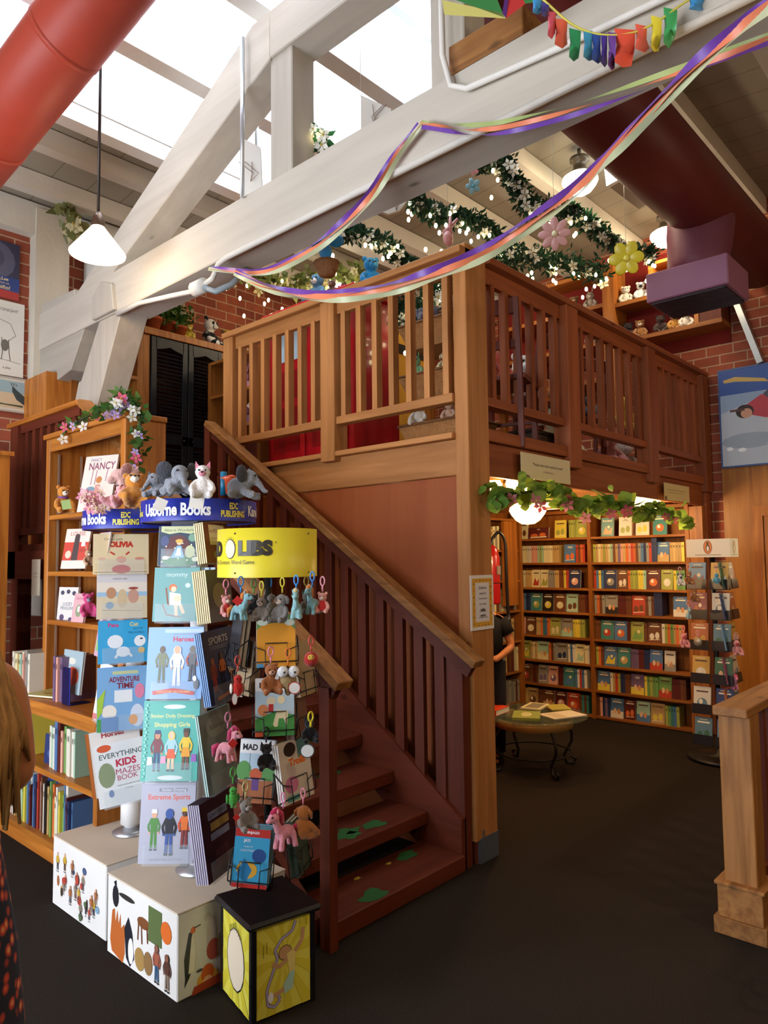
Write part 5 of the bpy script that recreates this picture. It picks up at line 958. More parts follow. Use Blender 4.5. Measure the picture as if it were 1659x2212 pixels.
lou_ = [('r', 0, 0, 1, 1, '#e2d8c8'), ('t', 'LOUISE', .5, .88, .1, '#b5453a', .8), ('r', 0, .2, 1, .66, '#c9432f'), ('p', [(.4, .8), (.36, .2), (.62, .2), (.6, .8)], '#4a3a38'), ('e', .5, .8, .1, .07, '#4a3a38'), ('t', 'ART', .78, .45, .08, '#7a2a20', .3), ('e', .22, .35, .12, .1, '#e2c9b0'), ('r', .7, .55, .85, .66, '#e6e0d4')]
facebook(157, 1228, 1.92, .185, .245, '#e2d8c8', lou_, 'red and white picture book titled LOUISE on the second shelf of the oak bookcase', .2, 203)
luc_ = [('r', 0, 0, 1, 1, '#ddd8d0'), ('t', "LUCIE'S\nPENGUINS", .5, .5, .2, '#5c6b7c', .8, .01), ('e', .2, .85, .1, .06, '#4a4a5c'), ('e', .5, .88, .1, .06, '#4a4a5c'), ('e', .8, .84, .1, .06, '#4a4a5c'), ('e', .25, .2, .12, .08, '#5a5070'), ('e', .7, .15, .1, .06, '#5a5070')]
facebook(142, 1350, 1.90, .19, .225, '#ddd8d0', luc_, 'pale book with little penguins and an orange spine, third shelf of oak bookcase', .08, 190, spine='#e0702c')
facebook(165, 1350, 1.86, .13, .18, '#d9a9ac', [('r', 0, 0, 1, 1, '#d9a9ac'), ('t', 'Gemma', .5, .85, .1, '#b04a6a', .7), ('e', .5, .45, .25, .2, '#8c9a78'), ('e', .5, .5, .12, .1, '#e6dccf')], 'small pink book titled Gemma on the third shelf of the oak bookcase', .15, 185)
# ================================================================== posters and signs
def flat(label, cat, name, c, axes, size, thick, cover, art, frm=None):
    """poster at centre c; axes = (yaw), size (w, h)"""
    w_, h = size; F = frame(c, axes)
    t = MB(F).col(cover).box((-w_ / 2, 0, 0), (w_ / 2, thick, h)).build(name, 'paper', origin=c); tag(t, label, cat)
    if art: art_mesh(F, w_, h, art, 'print', 'paper', t)
    if frm: MB(F).col(frm).box((-w_ / 2 - .01, -.004, -.01), (w_ / 2 + .01, .0, .004)).box((-w_ / 2 - .01, -.004, h - .004), (w_ / 2 + .01, .0, h + .01)).box((-w_ / 2 - .01, -.004, 0), (-w_ / 2 + .004, .0, h)).box((w_ / 2 - .004, -.004, 0), (w_ / 2 + .01, .0, h)).build('frame', 'plastic', t)
    return t
yB = yaw_for(0, -1); yA = yaw_for(-1, 0)
flat('paper notice in a yellow patterned border on the loft corner post: children must be accompanied', 'sign', 'notice', (3.255, 2.270, 1.222), yB, (.215, .295), .004, '#e6e4df',
     [('r', .07, .06, .93, .94, '#d9a53c'), ('r', .2, .15, .8, .86, '#dcdbe0')] + [('e', .13 + .74 * ((k * 7) % 2), .12 + k * .06, .02, .014, ['#3a5a3a', '#c9482c', '#35405c'][k % 3]) for k in range(14)] + [('e', .25 + .07 * k, .905 - .82 * (k % 2), .014, .016, ['#c9482c', '#3a5a3a', '#35405c'][k % 3]) for k in range(8)] +
     [('t', 'Children', .5, .77, .05, '#35353f', .42), ('t', 'must be', .5, .67, .045, '#35353f', .36), ('t', 'accompanied', .5, .57, .045, '#35353f', .54), ('t', 'by an adult', .5, .47, .045, '#35353f', .5), ('t', 'while', .5, .37, .05, '#15151f', .25, .03), ('r', .36, .335, .64, .341, '#15151f'), ('t', 'upstairs', .5, .26, .05, '#15151f', .38, .03), ('r', .3, .225, .7, .231, '#15151f')])
flat('cream paper banner quoting "People who dont read are brutes" on the side loft beam', 'sign', 'paper_banner', (3.98, LY - .012, 2.085), yB, (.60, .155), .003, '#d9cfa9',
     [('t', '"People who dont read are brutes"', .53, .58, .16, '#4a4436', .84), ('t', 'EUGENE IONESCO', .53, .34, .07, '#9a9276', .34), ('e', .04, .1, .05, .12, '#55503f'), ('e', .1, .05, .06, .1, '#6a6450')])
flat('smaller cream paper banner at the far end of the side loft beam', 'sign', 'paper_banner', (6.14, LY - .012, 2.075), yB, (.56, .14), .003, '#cfc08c', [('r', .1, .6, .8, .64, '#8f8460'), ('r', .12, .45, .75, .48, '#9a8f6a'), ('e', .05, .1, .05, .12, '#6a6044')])
flat('blue flying-scene poster on the right brick wall above the panelling', 'poster', 'poster', (6.965, 1.80, 2.425), yA, (.70, .89), .006, '#8fa6c4',
     [('r', 0, .74, 1, 1, '#33549c'), ('p', [(0, .0), (0, .55), (1, .8), (1, 0)], '#b5c0cc'), ('e', .35, .25, .35, .08, '#97a5b3'), ('p', [(.05, .9), (.2, .92), (.55, .86), (.6, .82), (.2, .87), (.06, .87)], '#c9a85a'), ('p', [(.2, .56), (.5, .7), (.8, .68), (.85, .5), (.55, .46), (.4, .5)], '#b8404c'), ('e', .3, .55, .11, .07, '#33231f'), ('e', .32, .53, .07, .05, '#c9977c'), ('l', [(.12, .57), (.3, .57)], .03, '#5a3a34'), ('l', [(.55, .68), (.7, .78)], .08, '#4a4a5c'), ('e', .1, .18, .04, .02, '#e9f0f4'), ('e', .25, .16, .05, .02, '#e9f0f4'), ('e', .6, .2, .05, .03, '#e9f0f4')], '#3f5a8c')
flat('dark moonlit poster with the words Lee con un niño at upper left', 'poster', 'poster', (2.03, YL - .02, 3.72), yB, (.33, .46), .004, '#35344a',
     [('e', .4, .65, .5, .34, '#55556a'), ('e', .35, .68, .3, .2, '#44445a'), ('r', 0, .12, 1, .38, '#2c3f7c'), ('r', 0, 0, 1, .14, '#a8322c'), ('e', .3, .12, .25, .1, '#d8d8de'), ('t', '¡Lee', .66, .33, .07, '#d9c48a', .45, .02), ('t', 'con un', .66, .26, .035, '#d9c48a', .35), ('t', 'niño!', .66, .19, .07, '#d9c48a', .5, .02)])
flat('white poster with a pen sketched figure, middle of the three on the left brick wall', 'poster', 'poster', (2.03, YL - .02, 3.10), yB, (.42, .60), .004, '#d8d3c8',
     [('t', 'TONIGHT', .7, .88, .04, '#5a544a', .4), ('l', [(.5, .75), (.75, .7), (.85, .55), (.7, .45)], .008, '#4a453c'), ('l', [(.6, .5), (.62, .3), (.6, .2)], .012, '#4a453c'), ('l', [(.72, .48), (.74, .3), (.76, .2)], .012, '#4a453c'), ('l', [(.5, .22), (.95, .18)], .006, '#4a453c'), ('e', .66, .4, .07, .08, '#6a655c'), ('t', 'a play', .7, .1, .04, '#5a544a', .4)])
flat('framed bird picture with lace border on the left brick wall above the railing', 'poster', 'poster', (2.10, YL - .03, 2.82), yB, (.56, .26), .02, '#c9c4b8',
     [('r', .03, .08, .86, .92, '#8fa8ad'), ('r', .03, .08, .86, .55, '#c4b090'), ('p', [(.03, .3), (.5, .2), (.75, .2), (.75, .14), (.03, .2)], '#3f4a34'), ('p', [(.60, .78), (.66, .66), (.76, .5), (.9, .12), (.78, .2), (.66, .36), (.6, .6)], '#2f3f44'), ('t', 'We', .62, .82, .1, '#4a4a44', .1)] + [('e', .9 + .04 * (k % 2), .1 + .08 * k, .015, .025, '#e6e3dc') for k in range(11)], '#a9a498')
q = P(80, 1252, 'x', 2.05); flat('plain white paper note pinned under the stair landing', 'sign', 'notice', (2.04, q.y, q.z - .11), yA, (.14, .25), .003, '#cdbfa5', [('r', .2, .6, .8, .62, '#a39a88'), ('r', .2, .5, .8, .52, '#a39a88')])
# ================================================================== garlands
def leafmesh(mb, path, n, r, spread, rnd, c1, c2, needle=False):
    path = [V(p) for p in path]
    for i in range(n):
        s = rnd.random() * (len(path) - 1); a = int(s); p = path[a].lerp(path[a + 1], s - a) + V((rnd.gauss(0, spread), rnd.gauss(0, spread), rnd.gauss(0, spread)))
        u = V((rnd.gauss(0, 1), rnd.gauss(0, 1), rnd.gauss(0, 1))).normalized(); w_ = u.cross(V((rnd.random(), rnd.random(), 1))).normalized(); nn = u.cross(w_)
        a1, b1 = lin(c1), lin(c2); t_ = rnd.random(); mb.k = tuple(a1[j] * t_ + b1[j] * (1 - t_) for j in range(3)) + (1,)
        rr = r * (.6 + .8 * rnd.random())
        if needle: mb.poly([p, p + u * rr * .7 + w_ * rr * .22, p + u * rr * 1.3, p + u * rr * .7 - w_ * rr * .22])
        elif needle is None: mb.poly([p + u * rr * (1 + .12 * math.sin(5 * t2)) * math.cos(t2) + w_ * rr * math.sin(t2) * (1 + .12 * math.cos(4 * t2)) + nn * rr * .12 * math.cos(2 * t2) for t2 in [2 * PI * j / 9 for j in range(9)]])
        else: mb.poly([p, p + u * rr * .6 + w_ * rr * .35, p + u * rr * 1.3, p + u * rr * .6 - w_ * rr * .35])
def flower(mb, p, r, c, cc, rnd, n=5, face=None):
    f = face or V((rnd.gauss(-.8, .4), rnd.gauss(-.7, .4), rnd.gauss(-.3, .4))).normalized(); a = f.cross(V((0, 0, 1))).normalized(); b_ = f.cross(a); mb.col(c)
    for j in range(n):
        t_ = 2 * PI * j / n; d = a * math.cos(t_) + b_ * math.sin(t_); e = a * -math.sin(t_) + b_ * math.cos(t_)
        mb.add([p, p + d * r * .55 + e * r * .3 + f * r * .05, p + d * r + f * r * .15, p + d * r * .55 - e * r * .3 + f * r * .05], [(0, 1, 2, 3)])
    mb.col(cc).ell(p + f * r * .08, r * .16, 6)
def curve(ctrl, n=8):
    out = []
    for i in range(len(ctrl) - 1):
        p0, p1, p2, p3 = ctrl[max(i - 1, 0)], ctrl[i], ctrl[i + 1], ctrl[min(i + 2, len(ctrl) - 1)]
        for j in range(n):
            t = j / n; out.append(.5 * ((2 * p1) + (p2 - p0) * t + (2 * p0 - 5 * p1 + 4 * p2 - p3) * t * t + (3 * p1 - p0 - 3 * p2 + p3) * t ** 3))
    out.append(ctrl[-1]); return out
def garland(label, pts, nleaf, r, spread, c1, c2, needle, flowers, lights, seed, fr=.035, fc='#e9e6da', fcc='#c9b25a', hang=.12, group=None, floc=None):
    rnd = random.Random(seed); path = curve(pts); t = empty('flower_garland', path[0], label, 'garland', group)
    MB().col('#33402a').tube(path, .006, 5).build('stem', 'leaf', t)
    l = MB(); leafmesh(l, path, nleaf, r, spread, rnd, c1, c2, needle); l.build('leaves', 'leaf', t, kind='stuff')
    for i in range(flowers):
        p = path[int((i + rnd.random()) / flowers * (len(path) - 1))] + V((rnd.gauss(0, spread), rnd.gauss(0, spread), rnd.gauss(-.02, spread)))
        cc = fc if isinstance(fc, str) else rnd.choice(fc); m_ = MB(); flower(m_, p + V((-.03, -.03, -.02)), fr * (.8 + .4 * rnd.random()), cc, fcc, rnd); m_.build('flower', 'leaf', t)
    if lights:
        m_ = MB()
        for i in range(lights):
            p = path[int(rnd.random() * (len(path) - 1))] + V((rnd.gauss(0, .05), rnd.gauss(0, .05), -abs(rnd.gauss(0, hang)))); m_.ell(p, (.012, .012, .019), 6)
        m_.build('fairy_lights', 'fairy', t, kind='stuff')
    return t
G1, G2 = '#12281a', '#1f4028'
garland('dark pine garland with white flowers, nearest the globe lamps over the loft', [PD(1000, 345, 4.9), PD(1085, 352, 5.1), PD(1115, 400, 5.2), PD(1150, 448, 5.3), PD(1225, 455, 5.5), PD(1270, 480, 5.6), PD(1330, 530, 5.8), PD(1410, 552, 6.0)], 3400, .042, .026, G1, G2, True, 34, 22, 1, .045)
garland('dark pine garland with dense fairy lights starting behind the white fabric shade', [PD(885, 392, 4.8), PD(915, 450, 5.0), PD(965, 468, 5.2), PD(1030, 478, 5.4), PD(1075, 515, 5.6), PD(1120, 545, 5.8)], 2200, .042, .024, G1, G2, True, 18, 30, 2, .045)
garland('pine garland with fairy lights running right of the blue paper flower', [PD(735, 500, 4.9), PD(790, 510, 5.1), PD(835, 530, 5.3), PD(870, 565, 5.5), PD(905, 580, 5.6)], 1500, .042, .022, G1, G2, True, 16, 14, 3, .045)
garland('leafy garland with cream flowers under the ceiling at the left brick wall', [PD(480, 585, 5.6), PD(560, 600, 5.9), PD(620, 610, 6.1), PD(690, 605, 6.3), PD(780, 585, 6.4)], 420, .06, .03, '#5a6a34', '#8a8f4a', False, 22, 30, 4, .05, '#d8cf9a')
garland('thick hanging mass of pine and fairy lights seen through the front railing', [PD(880, 655, 5.2), PD(880, 700, 5.2), PD(930, 640, 5.3), PD(985, 610, 5.4), PD(1120, 560, 5.6), PD(1220, 570, 5.8), PD(1300, 590, 6.0)], 2200, .045, .04, G1, G2, True, 18, 50, 5, .05)
garland('small sprig with white flowers on the truss above the skylight edge', [PD(675, 285, 3.9), PD(690, 300, 3.9), PD(705, 325, 3.9)], 60, .04, .02, G1, '#3f7a45', False, 5, 3, 6, .045)
garland('short sprig of cream roses hanging beside the pendant lamp', [PD(147, 462, 5.7), PD(152, 482, 5.7), PD(160, 505, 5.7)], 40, .08, .03, '#6a7040', '#8f9058', False, 4, 0, 7, .07, '#d8d0a4')
garland('sprig of cream flowers above the brick wall right of the pendant lamp', [PD(300, 520, 6.4), PD(325, 535, 6.4), PD(345, 540, 6.4)], 60, .08, .04, '#5a6a34', '#7a8040', False, 6, 0, 8, .06, '#d8d0a4')
garland('broad geranium leaf garland with pink flowers along the side loft beam', [V((3.30, 2.22, 1.95)), V((3.58, 2.20, 1.985)), V((3.9, 2.2, 2.0)), V((4.19, 2.2, 1.935)), V((4.5, 2.2, 1.96)), V((4.8, 2.2, 1.985)), V((5.2, 2.2, 1.95)), V((5.53, 2.2, 1.965)), V((6.2, 2.2, 1.88))], 210, .042, .030, '#5f8a35', '#96b04a', None, 15, 0, 9, .045, ['#c9788f', '#b5546a', '#d98a96'])
garland('artificial flower garland draped over the top corner of the oak bookcase', [P(140, 928, 'x', 1.83), P(180, 905, 'x', 1.83), P(225, 885, 'x', 1.82), P(262, 872, 'x', 1.81), V((1.80, 3.53, 2.47)), V((1.86, 3.50, 2.46)), V((1.90, 3.49, 2.38)), V((1.90, 3.49, 2.25)), V((1.88, 3.49, 2.12))], 190, .042, .018, '#2f5a2a', '#5a7a35', False, 22, 0, 10, .032, ['#e9e6da', '#b39ad0', '#d9607c', '#c9a9d8', '#f0efe6'], '#d9c24a')
# ================================================================== hanging decorations
def big_flower(label, px, py, d, r, c, cc, n=8, lobes=True):
    p = PD(px, py, d); t = empty('paper_flower', p, label, 'hanging decoration'); f = (EYE - p).normalized(); a = f.cross(V((0, 0, 1))).normalized(); b_ = f.cross(a)
    m_ = MB().col(c)
    for j in range(n):
        t_ = 2 * PI * j / n; q = p + (a * math.cos(t_) + b_ * math.sin(t_)) * r * .58
        R3 = Matrix((a * math.cos(t_) + b_ * math.sin(t_), -a * math.sin(t_) + b_ * math.cos(t_), f)).transposed(); m_.ell(q, (r * .45, r * (.26 if n > 6 else .36), r * .05), 10, R3)
    m_.build('petals', 'plastic', t); MB().col(cc).ell(p + f * r * .06, r * .2, 10).build('centre', 'plastic', t)
    MB().col('#b9b3a8').tube([p + V((0, 0, r * .5)), V((p.x, p.y, roofz(p.y) - .01))], .0015, 4).build('thread', 'wire', t); return t
big_flower('large glossy blue four-petal flower hanging over the basket', 703, 520, 4.4, .11, '#2f86c4', '#8fd0ea', 4)
big_flower('large pale pink petalled disc flower hanging among the fairy lights', 1198, 505, 4.7, .105, '#dba6a0', '#e2dcae', 8)
big_flower('bright yellow scalloped flower hanging near the vent box', 1353, 558, 4.9, .115, '#dccb35', '#e6d95a', 6)
big_flower('small translucent light-blue flower hanging beneath a pink one', 1022, 402, 4.5, .048, '#8fc4d0', '#4fb0c4', 5)
big_flower('small pink flower above the light-blue flower', 1023, 366, 4.5, .035, '#d98f93', '#e0b0aa', 5)
big_flower('pink butterfly-like flower under the truss beam', 957, 368, 4.4, .06, '#c98ab0', '#b0608f', 4)
p = PD(968, 515, 4.6); t = empty('paper_bunny', p, 'pink two-eared hanging ornament above the loft corner post', 'hanging decoration')
MB().col('#c98a86').ell(p, (.04, .03, .05)).tube([p + V((.01, -.01, .03)), p + V((.0, -.02, .14))], [.018, .008], 6).tube([p + V((-.02, .02, .03)), p + V((.045, -.045, .13))], [.02, .008], 6).build('body', 'plastic', t)
MB().col('#b9b3a8').tube([p + V((0, 0, .05)), V((p.x, p.y, roofz(p.y) - .01))], .0015, 4).build('thread', 'wire', t)
p = PD(706, 583, 4.5); t = empty('wicker_basket', p, 'small wicker basket hanging by its handle above the loft', 'basket')
F = frame(p, .9, 0); MB(F).col('#8a5f3c').lathe([(0, -.035), (.052, -.035), (.075, .03), (.08, .045), (.07, .045), (.05, -.025), (0, -.025)], (0, 0, 0), 16).build('bowl', 'wicker', t)
MB(F).col('#7a5636').ring((0, 0, .045), .077, .006, 20, 6).tube([(-.075, 0, .045), (-.06, 0, .12), (0, 0, .155), (.06, 0, .12), (.075, 0, .045)], .005, 6).build('handle', 'wicker', t); MB().col('#cfc8b8').tube([p + V((0, 0, .155)), V((p.x, p.y, roofz(p.y) - .01))], .002, 4).build('thread', 'wire', t)
def shade(label, pts, d, thick=.03, c='#d8d3ca', twigs=True, seed=1):
    w_ = [PD(x, y, d) for x, y in pts]; b_ = [q + f_ * thick for q in w_]; n = len(pts); c0 = sum(w_, V()) / n; t = empty('fabric_shade', c0, label, 'hanging decoration')
    MB().col(c).add(w_ + b_, [tuple(range(n)), tuple(range(n, 2 * n))[::-1]] + [(j, (j + 1) % n, n + (j + 1) % n, n + j) for j in range(n)]).build('panel', 'matte', t)
    tp = max(w_, key=lambda q: q.z); MB().col('#b9b3a8').tube([tp + f_ * thick / 2, V((tp.x, tp.y, roofz(tp.y) + .02))], .0015, 4).build('thread', 'wire', t)
    if twigs:
        rnd = random.Random(seed); m_ = MB().col('#7a6450')
        for k in range(3):
            q = c0 - f_ * .012 + V((0, 0, -.06)); m_.tube([q, q + r_ * rnd.gauss(0, .02) + V((0, 0, .05)), q + r_ * rnd.gauss(0, .05) + V((0, 0, .12))], .002, 4)
        m_.build('twigs', 'matte', t)
shade('white curved paper panel with twigs hanging beside the queen post', [(527, 300), (562, 318), (566, 405), (548, 425), (528, 418), (521, 370)], 4.2, seed=2)
shade('white paper box with twigs hanging beneath the skylight right of the queen post', [(779, 205), (845, 235), (840, 270), (806, 262), (780, 282)], 4.0, seed=3)
shade('rounded white fabric shade hanging under the truss beam', [(800, 452), (893, 392), (885, 425), (862, 455), (840, 462)], 4.6, seed=4)
shade('pale paper shape tucked under the beam left of the blue flower', [(578, 550), (622, 522), (632, 528), (600, 558)], 4.4, twigs=False)
# ------------------------------------------------------------------ crepe streamers
def streamer(label, ctrl, cols, w_=.022, name='crepe_streamer'):
    path = curve([PD(*c) if c[2] else P(c[0], c[1], 'x', 2.275) for c in ctrl], 10); t = empty(name, path[0], label, 'streamer')
    for s, c in enumerate(cols):
        L_, R_ = [], []; n = len(path)
        for i, p in enumerate(path):
            d = (path[min(i + 1, n - 1)] - path[max(i - 1, 0)]).normalized(); up = d.cross(f_).normalized(); tw = math.sin(i * .22 + s * 1.3) * .9; nn = d.cross(up); u = (up * math.cos(tw) + nn * math.sin(tw))
            sp_ = math.sin(PI * i / (n - 1)) * .014 * (s - (len(cols) - 1) / 2); q = p + up * (sp_ + .006 * (s - 1)) - f_ * .006 * s; L_.append(q - u * w_ / 2); R_.append(q + u * w_ / 2)
        MB().col(c).add(L_ + R_, [(i, i + 1, n + i + 1, n + i) for i in range(n - 1)], True).build('strip', 'paper', t)
    return t
PU, OR, GN = '#6a3f9a', '#e0805a', '#b9be96'
streamer('purple and orange crepe streamer sagging down the truss beam to the left', [(907, 270, 0), (860, 330, 0), (800, 425, 0), (720, 505, 0), (640, 560, 0), (560, 590, 0), (452, 580, 0)], [PU, OR, GN])
streamer('crepe streamer leading right from the truss beam peak, orange and green over purple', [(907, 270, 0), (960, 275, 0), (1020, 282, 0), (1100, 274, 0), (1250, 235, 0), (1450, 165, 2.25), (1690, 75, 2.0)], [PU, OR, '#9fae6a'], .017)
streamer('long broad crepe streamer swooping across the loft railing up to the right edge', [(508, 588, 3.8), (570, 618, 3.6), (650, 638, 3.4), (740, 640, 3.2), (850, 622, 3.1), (950, 588, 3.0), (1050, 545, 2.95), (1150, 480, 2.85), (1250, 405, 2.75), (1350, 300, 2.4), (1480, 165, 2.1), (1600, 60, 1.95), (1680, 0, 1.85)], [GN, OR, PU], .026)
# bunting of tissue flags
bt_ = [(1150, -25, 2.3), (1185, 10, 2.3), (1240, 55, 2.3), (1300, 75, 2.3), (1370, 70, 2.3), (1430, 40, 2.3), (1480, 5, 2.3), (1560, -40, 2.3)]
path = curve([PD(*c) for c in bt_], 10); bn = empty('tissue_bunting', path[0], 'string of colourful tissue paper flags hanging from the truss at top right', 'bunting'); MB().col('#d9d25a').tube(path, .004, 5).build('string', 'paper', bn)
rnd = random.Random(3)
for i, (px, py, w_, h, c, sk_) in enumerate([(1160, 0, 20, 32, '#3f8fc4', .1), (1178, 8, 18, 30, '#4a3f8a', 0), (1192, 30, 18, 55, '#d95a6a', 0), (1212, 45, 28, 60, '#e0644a', .1), (1242, 65, 26, 68, '#2f8f5a', -.1), (1270, 70, 20, 62, '#3f93b5', .1), (1288, 74, 20, 64, '#2f4f9c', .2), (1305, 76, 14, 70, '#4a3590', .1), (1322, 74, 18, 78, '#6a3f8a', -.1), (1350, 66, 46, 80, '#e2563f', -.1), (1385, 56, 26, 58, '#e0604a', .3), (1418, 38, 24, 74, '#e0cf3a', -.2), (1448, 20, 30, 85, '#3f9a55', -.1), (1505, 0, 34, 24, '#3f8fc4', .2), (1555, -30, 34, 24, '#3f8fc4', .2)]):
    a = [PD(px - w_ / 2, py - 5, 2.3), PD(px + w_ / 2, py - 5 + rnd.random() * 8, 2.3), PD(px + w_ * .45, py + h * .5, 2.27 + .05 * rnd.random()), PD(px + w_ * (.4 + sk_), py + h * (.7 + .3 * rnd.random()), 2.32), PD(px + sk_ * w_, py + h, 2.29), PD(px - w_ * .5, py + h * .85, 2.26), PD(px - w_ * .4, py + h * .4, 2.32)]
    c0 = PD(px, py + h / 2, 2.285); MB().col(c).add(a + [c0], [(j, (j + 1) % 7, 7) for j in range(7)], True).build('flag', 'paper', bn)
kt = empty('kite', PD(1080, 0, 2.5), 'striped yellow, green and red fabric kite at the top edge', 'kite')
for pts, c in (([(957, -10), (1090, 38), (1050, -60)], '#3f8a4a'), ([(955, 0), (960, 32), (1093, 40), (1085, 28)], '#d9d27a'), ([(1093, 40), (1085, 28), (1095, -30), (1110, -30)], '#5a2f7a'), ([(1093, 40), (1135, 8), (1110, -40), (1100, -30)], '#c93a3a'), ([(1135, 8), (1180, 0), (1150, -40), (1110, -40)], '#3f8a4a')):
    n = len(pts); a = [PD(x, y, 2.5) for x, y in pts]; b_ = [PD(x, y, 2.515) for x, y in pts]
    MB().col(c).add(a + b_, [tuple(range(n)), tuple(range(n, 2 * n))[::-1]] + [(j, (j + 1) % n, n + (j + 1) % n, n + j) for j in range(n)]).build('panel', 'paper', kt)
# ================================================================== toys on the racks and shelves
GR, DG = '#8a8d94', '#3f4148'
yc = lambda p: math.atan2(-p.y, -p.x) + PI / 2 if False else yaw_for(-p[0], -p[1])
def at(px, py, d): return PD(px, py, d)
def toy(kind, label, px, py, d, s, c, c2='#efe6da', dy=0, **k):
    p = at(px, py, d); return plush(kind, label, p, yaw_for(-p.x, -p.y) + dy, s, c, c2, **k)
def tagcard(par_label, px, py, d, w_, h, c='#e6e2da', rot=0, round_=False, rim=None):
    p = at(px, py, d); F = frame(p, yaw_for(-p.x, -p.y), 0, 1, rot); m_ = MB(F).col(rim or c)
    pts = [(w_ / 2 * math.cos(2 * PI * j / 18), h / 2 * math.sin(2 * PI * j / 18)) for j in range(18)] if round_ else [(-w_ / 2, -h / 2), (w_ / 2, -h / 2), (w_ / 2, h / 2), (-w_ / 2, h / 2)]
    m_.prism(pts, 'y', 0, .001); 
    if rim: m_.col(c).poly([(x * .86, -.0006, z * .86) for x, z in pts])
    return m_.build('hang_tag', 'paper', label=par_label, cat='price tag')
toy('elephant', 'grey plush elephant lying at the left on the front blue rack header', 382, 1070, 2.86, .165, GR, DG, .3)
toy('elephant', 'grey plush elephant half behind another, far left of the front blue header', 345, 1074, 3.02, .14, GR, DG, -.9)
toy('elephant', 'grey plush elephant with a raised ear at the right of the front blue header', 520, 1078, 2.98, .17, GR, DG, 1.3)
toy('cat', 'white and grey plush cat with pink ears on the front blue header', 438, 1078, 2.80, .145, '#e2dcd6', '#d98a9c', -.1)
m_ = MB().col('#1f7fa8'); p = at(483, 1070, 3.05); m_.tube([p, p + V((0, 0, .10))], .014, 12); t = m_.build('toy_tube', 'plastic', origin=p, label='teal plastic tube standing on the front rack header', cat='toy')
p = at(500, 1068, 3.06); MB().col('#d9572c').lathe([(0, 0), (.028, 0), (.034, .06), (.05, .07), (.0, .085)], p, 14).build('toy_bucket', 'plastic', origin=p, label='orange-red plastic toy beside the teal tube on the front header', cat='toy')
tagcard('white price tag hanging over the header lettering, left one', 346, 1090, 2.80, .045, .05, rot=.4); tagcard('white price tag hanging over the header lettering, under the cat', 425, 1084, 2.80, .055, .052, rot=.15)
toy('bear', 'orange knitted plush bear lying on the rear blue rack header', 292, 1100, 3.14, .2, '#d08a3a', '#e9e2d4', .1, tilt=.5)
toy('dog', 'pink plush dog sprawled on the rear blue rack header', 245, 1098, 3.16, .14, '#dfa0a4', '#e6b0b0', -.8, tilt=.6)
p = at(205, 1085, 3.22); m_ = MB(); rnd = random.Random(2)
for k in range(26): flower(m_, p + V((rnd.gauss(0, .03), rnd.gauss(0, .03), rnd.gauss(.0, .025))), .03, rnd.choice(['#e6a0ac', '#e9c4b4', '#d98a9c']), '#e0cf8a', rnd)
m_.build('ruffled_toy', 'plush', origin=p, label='ruffled pink frilly toy at the left of the rear blue header', cat='stuffed toy')
toy('bear', 'small orange plush bear with purple scarf sitting left on the top bookcase shelf', 136, 1110, 3.93, .165, '#c9812f', '#e6dfd2', .35, extra=[('scarf', '#7a4a8c', lambda m: m.ell((0, -.02, .54), (.19, .17, .06)))])
tagcard('green and white tag on the small orange bear', 143, 1090, 3.84, .045, .05, '#a9c47a', -.2)
toy('elephant', 'pale pink plush elephant leaning against the cream picture book on the top shelf', 253, 1052, 3.55, .17, '#d9aaa0', '#d9a098', 1.2, tilt=-.5)
toy('rabbit', 'small beige plush toy sitting beside the red picture book', 190, 1222, 3.80, .09, '#c9a07c', '#e6d2bc', .4)
toy('monkey', 'bright pink doll with grey hair on the third shelf of the oak bookcase', 190, 1332, 3.72, .13, '#d0487c', '#8a8a94', .2)
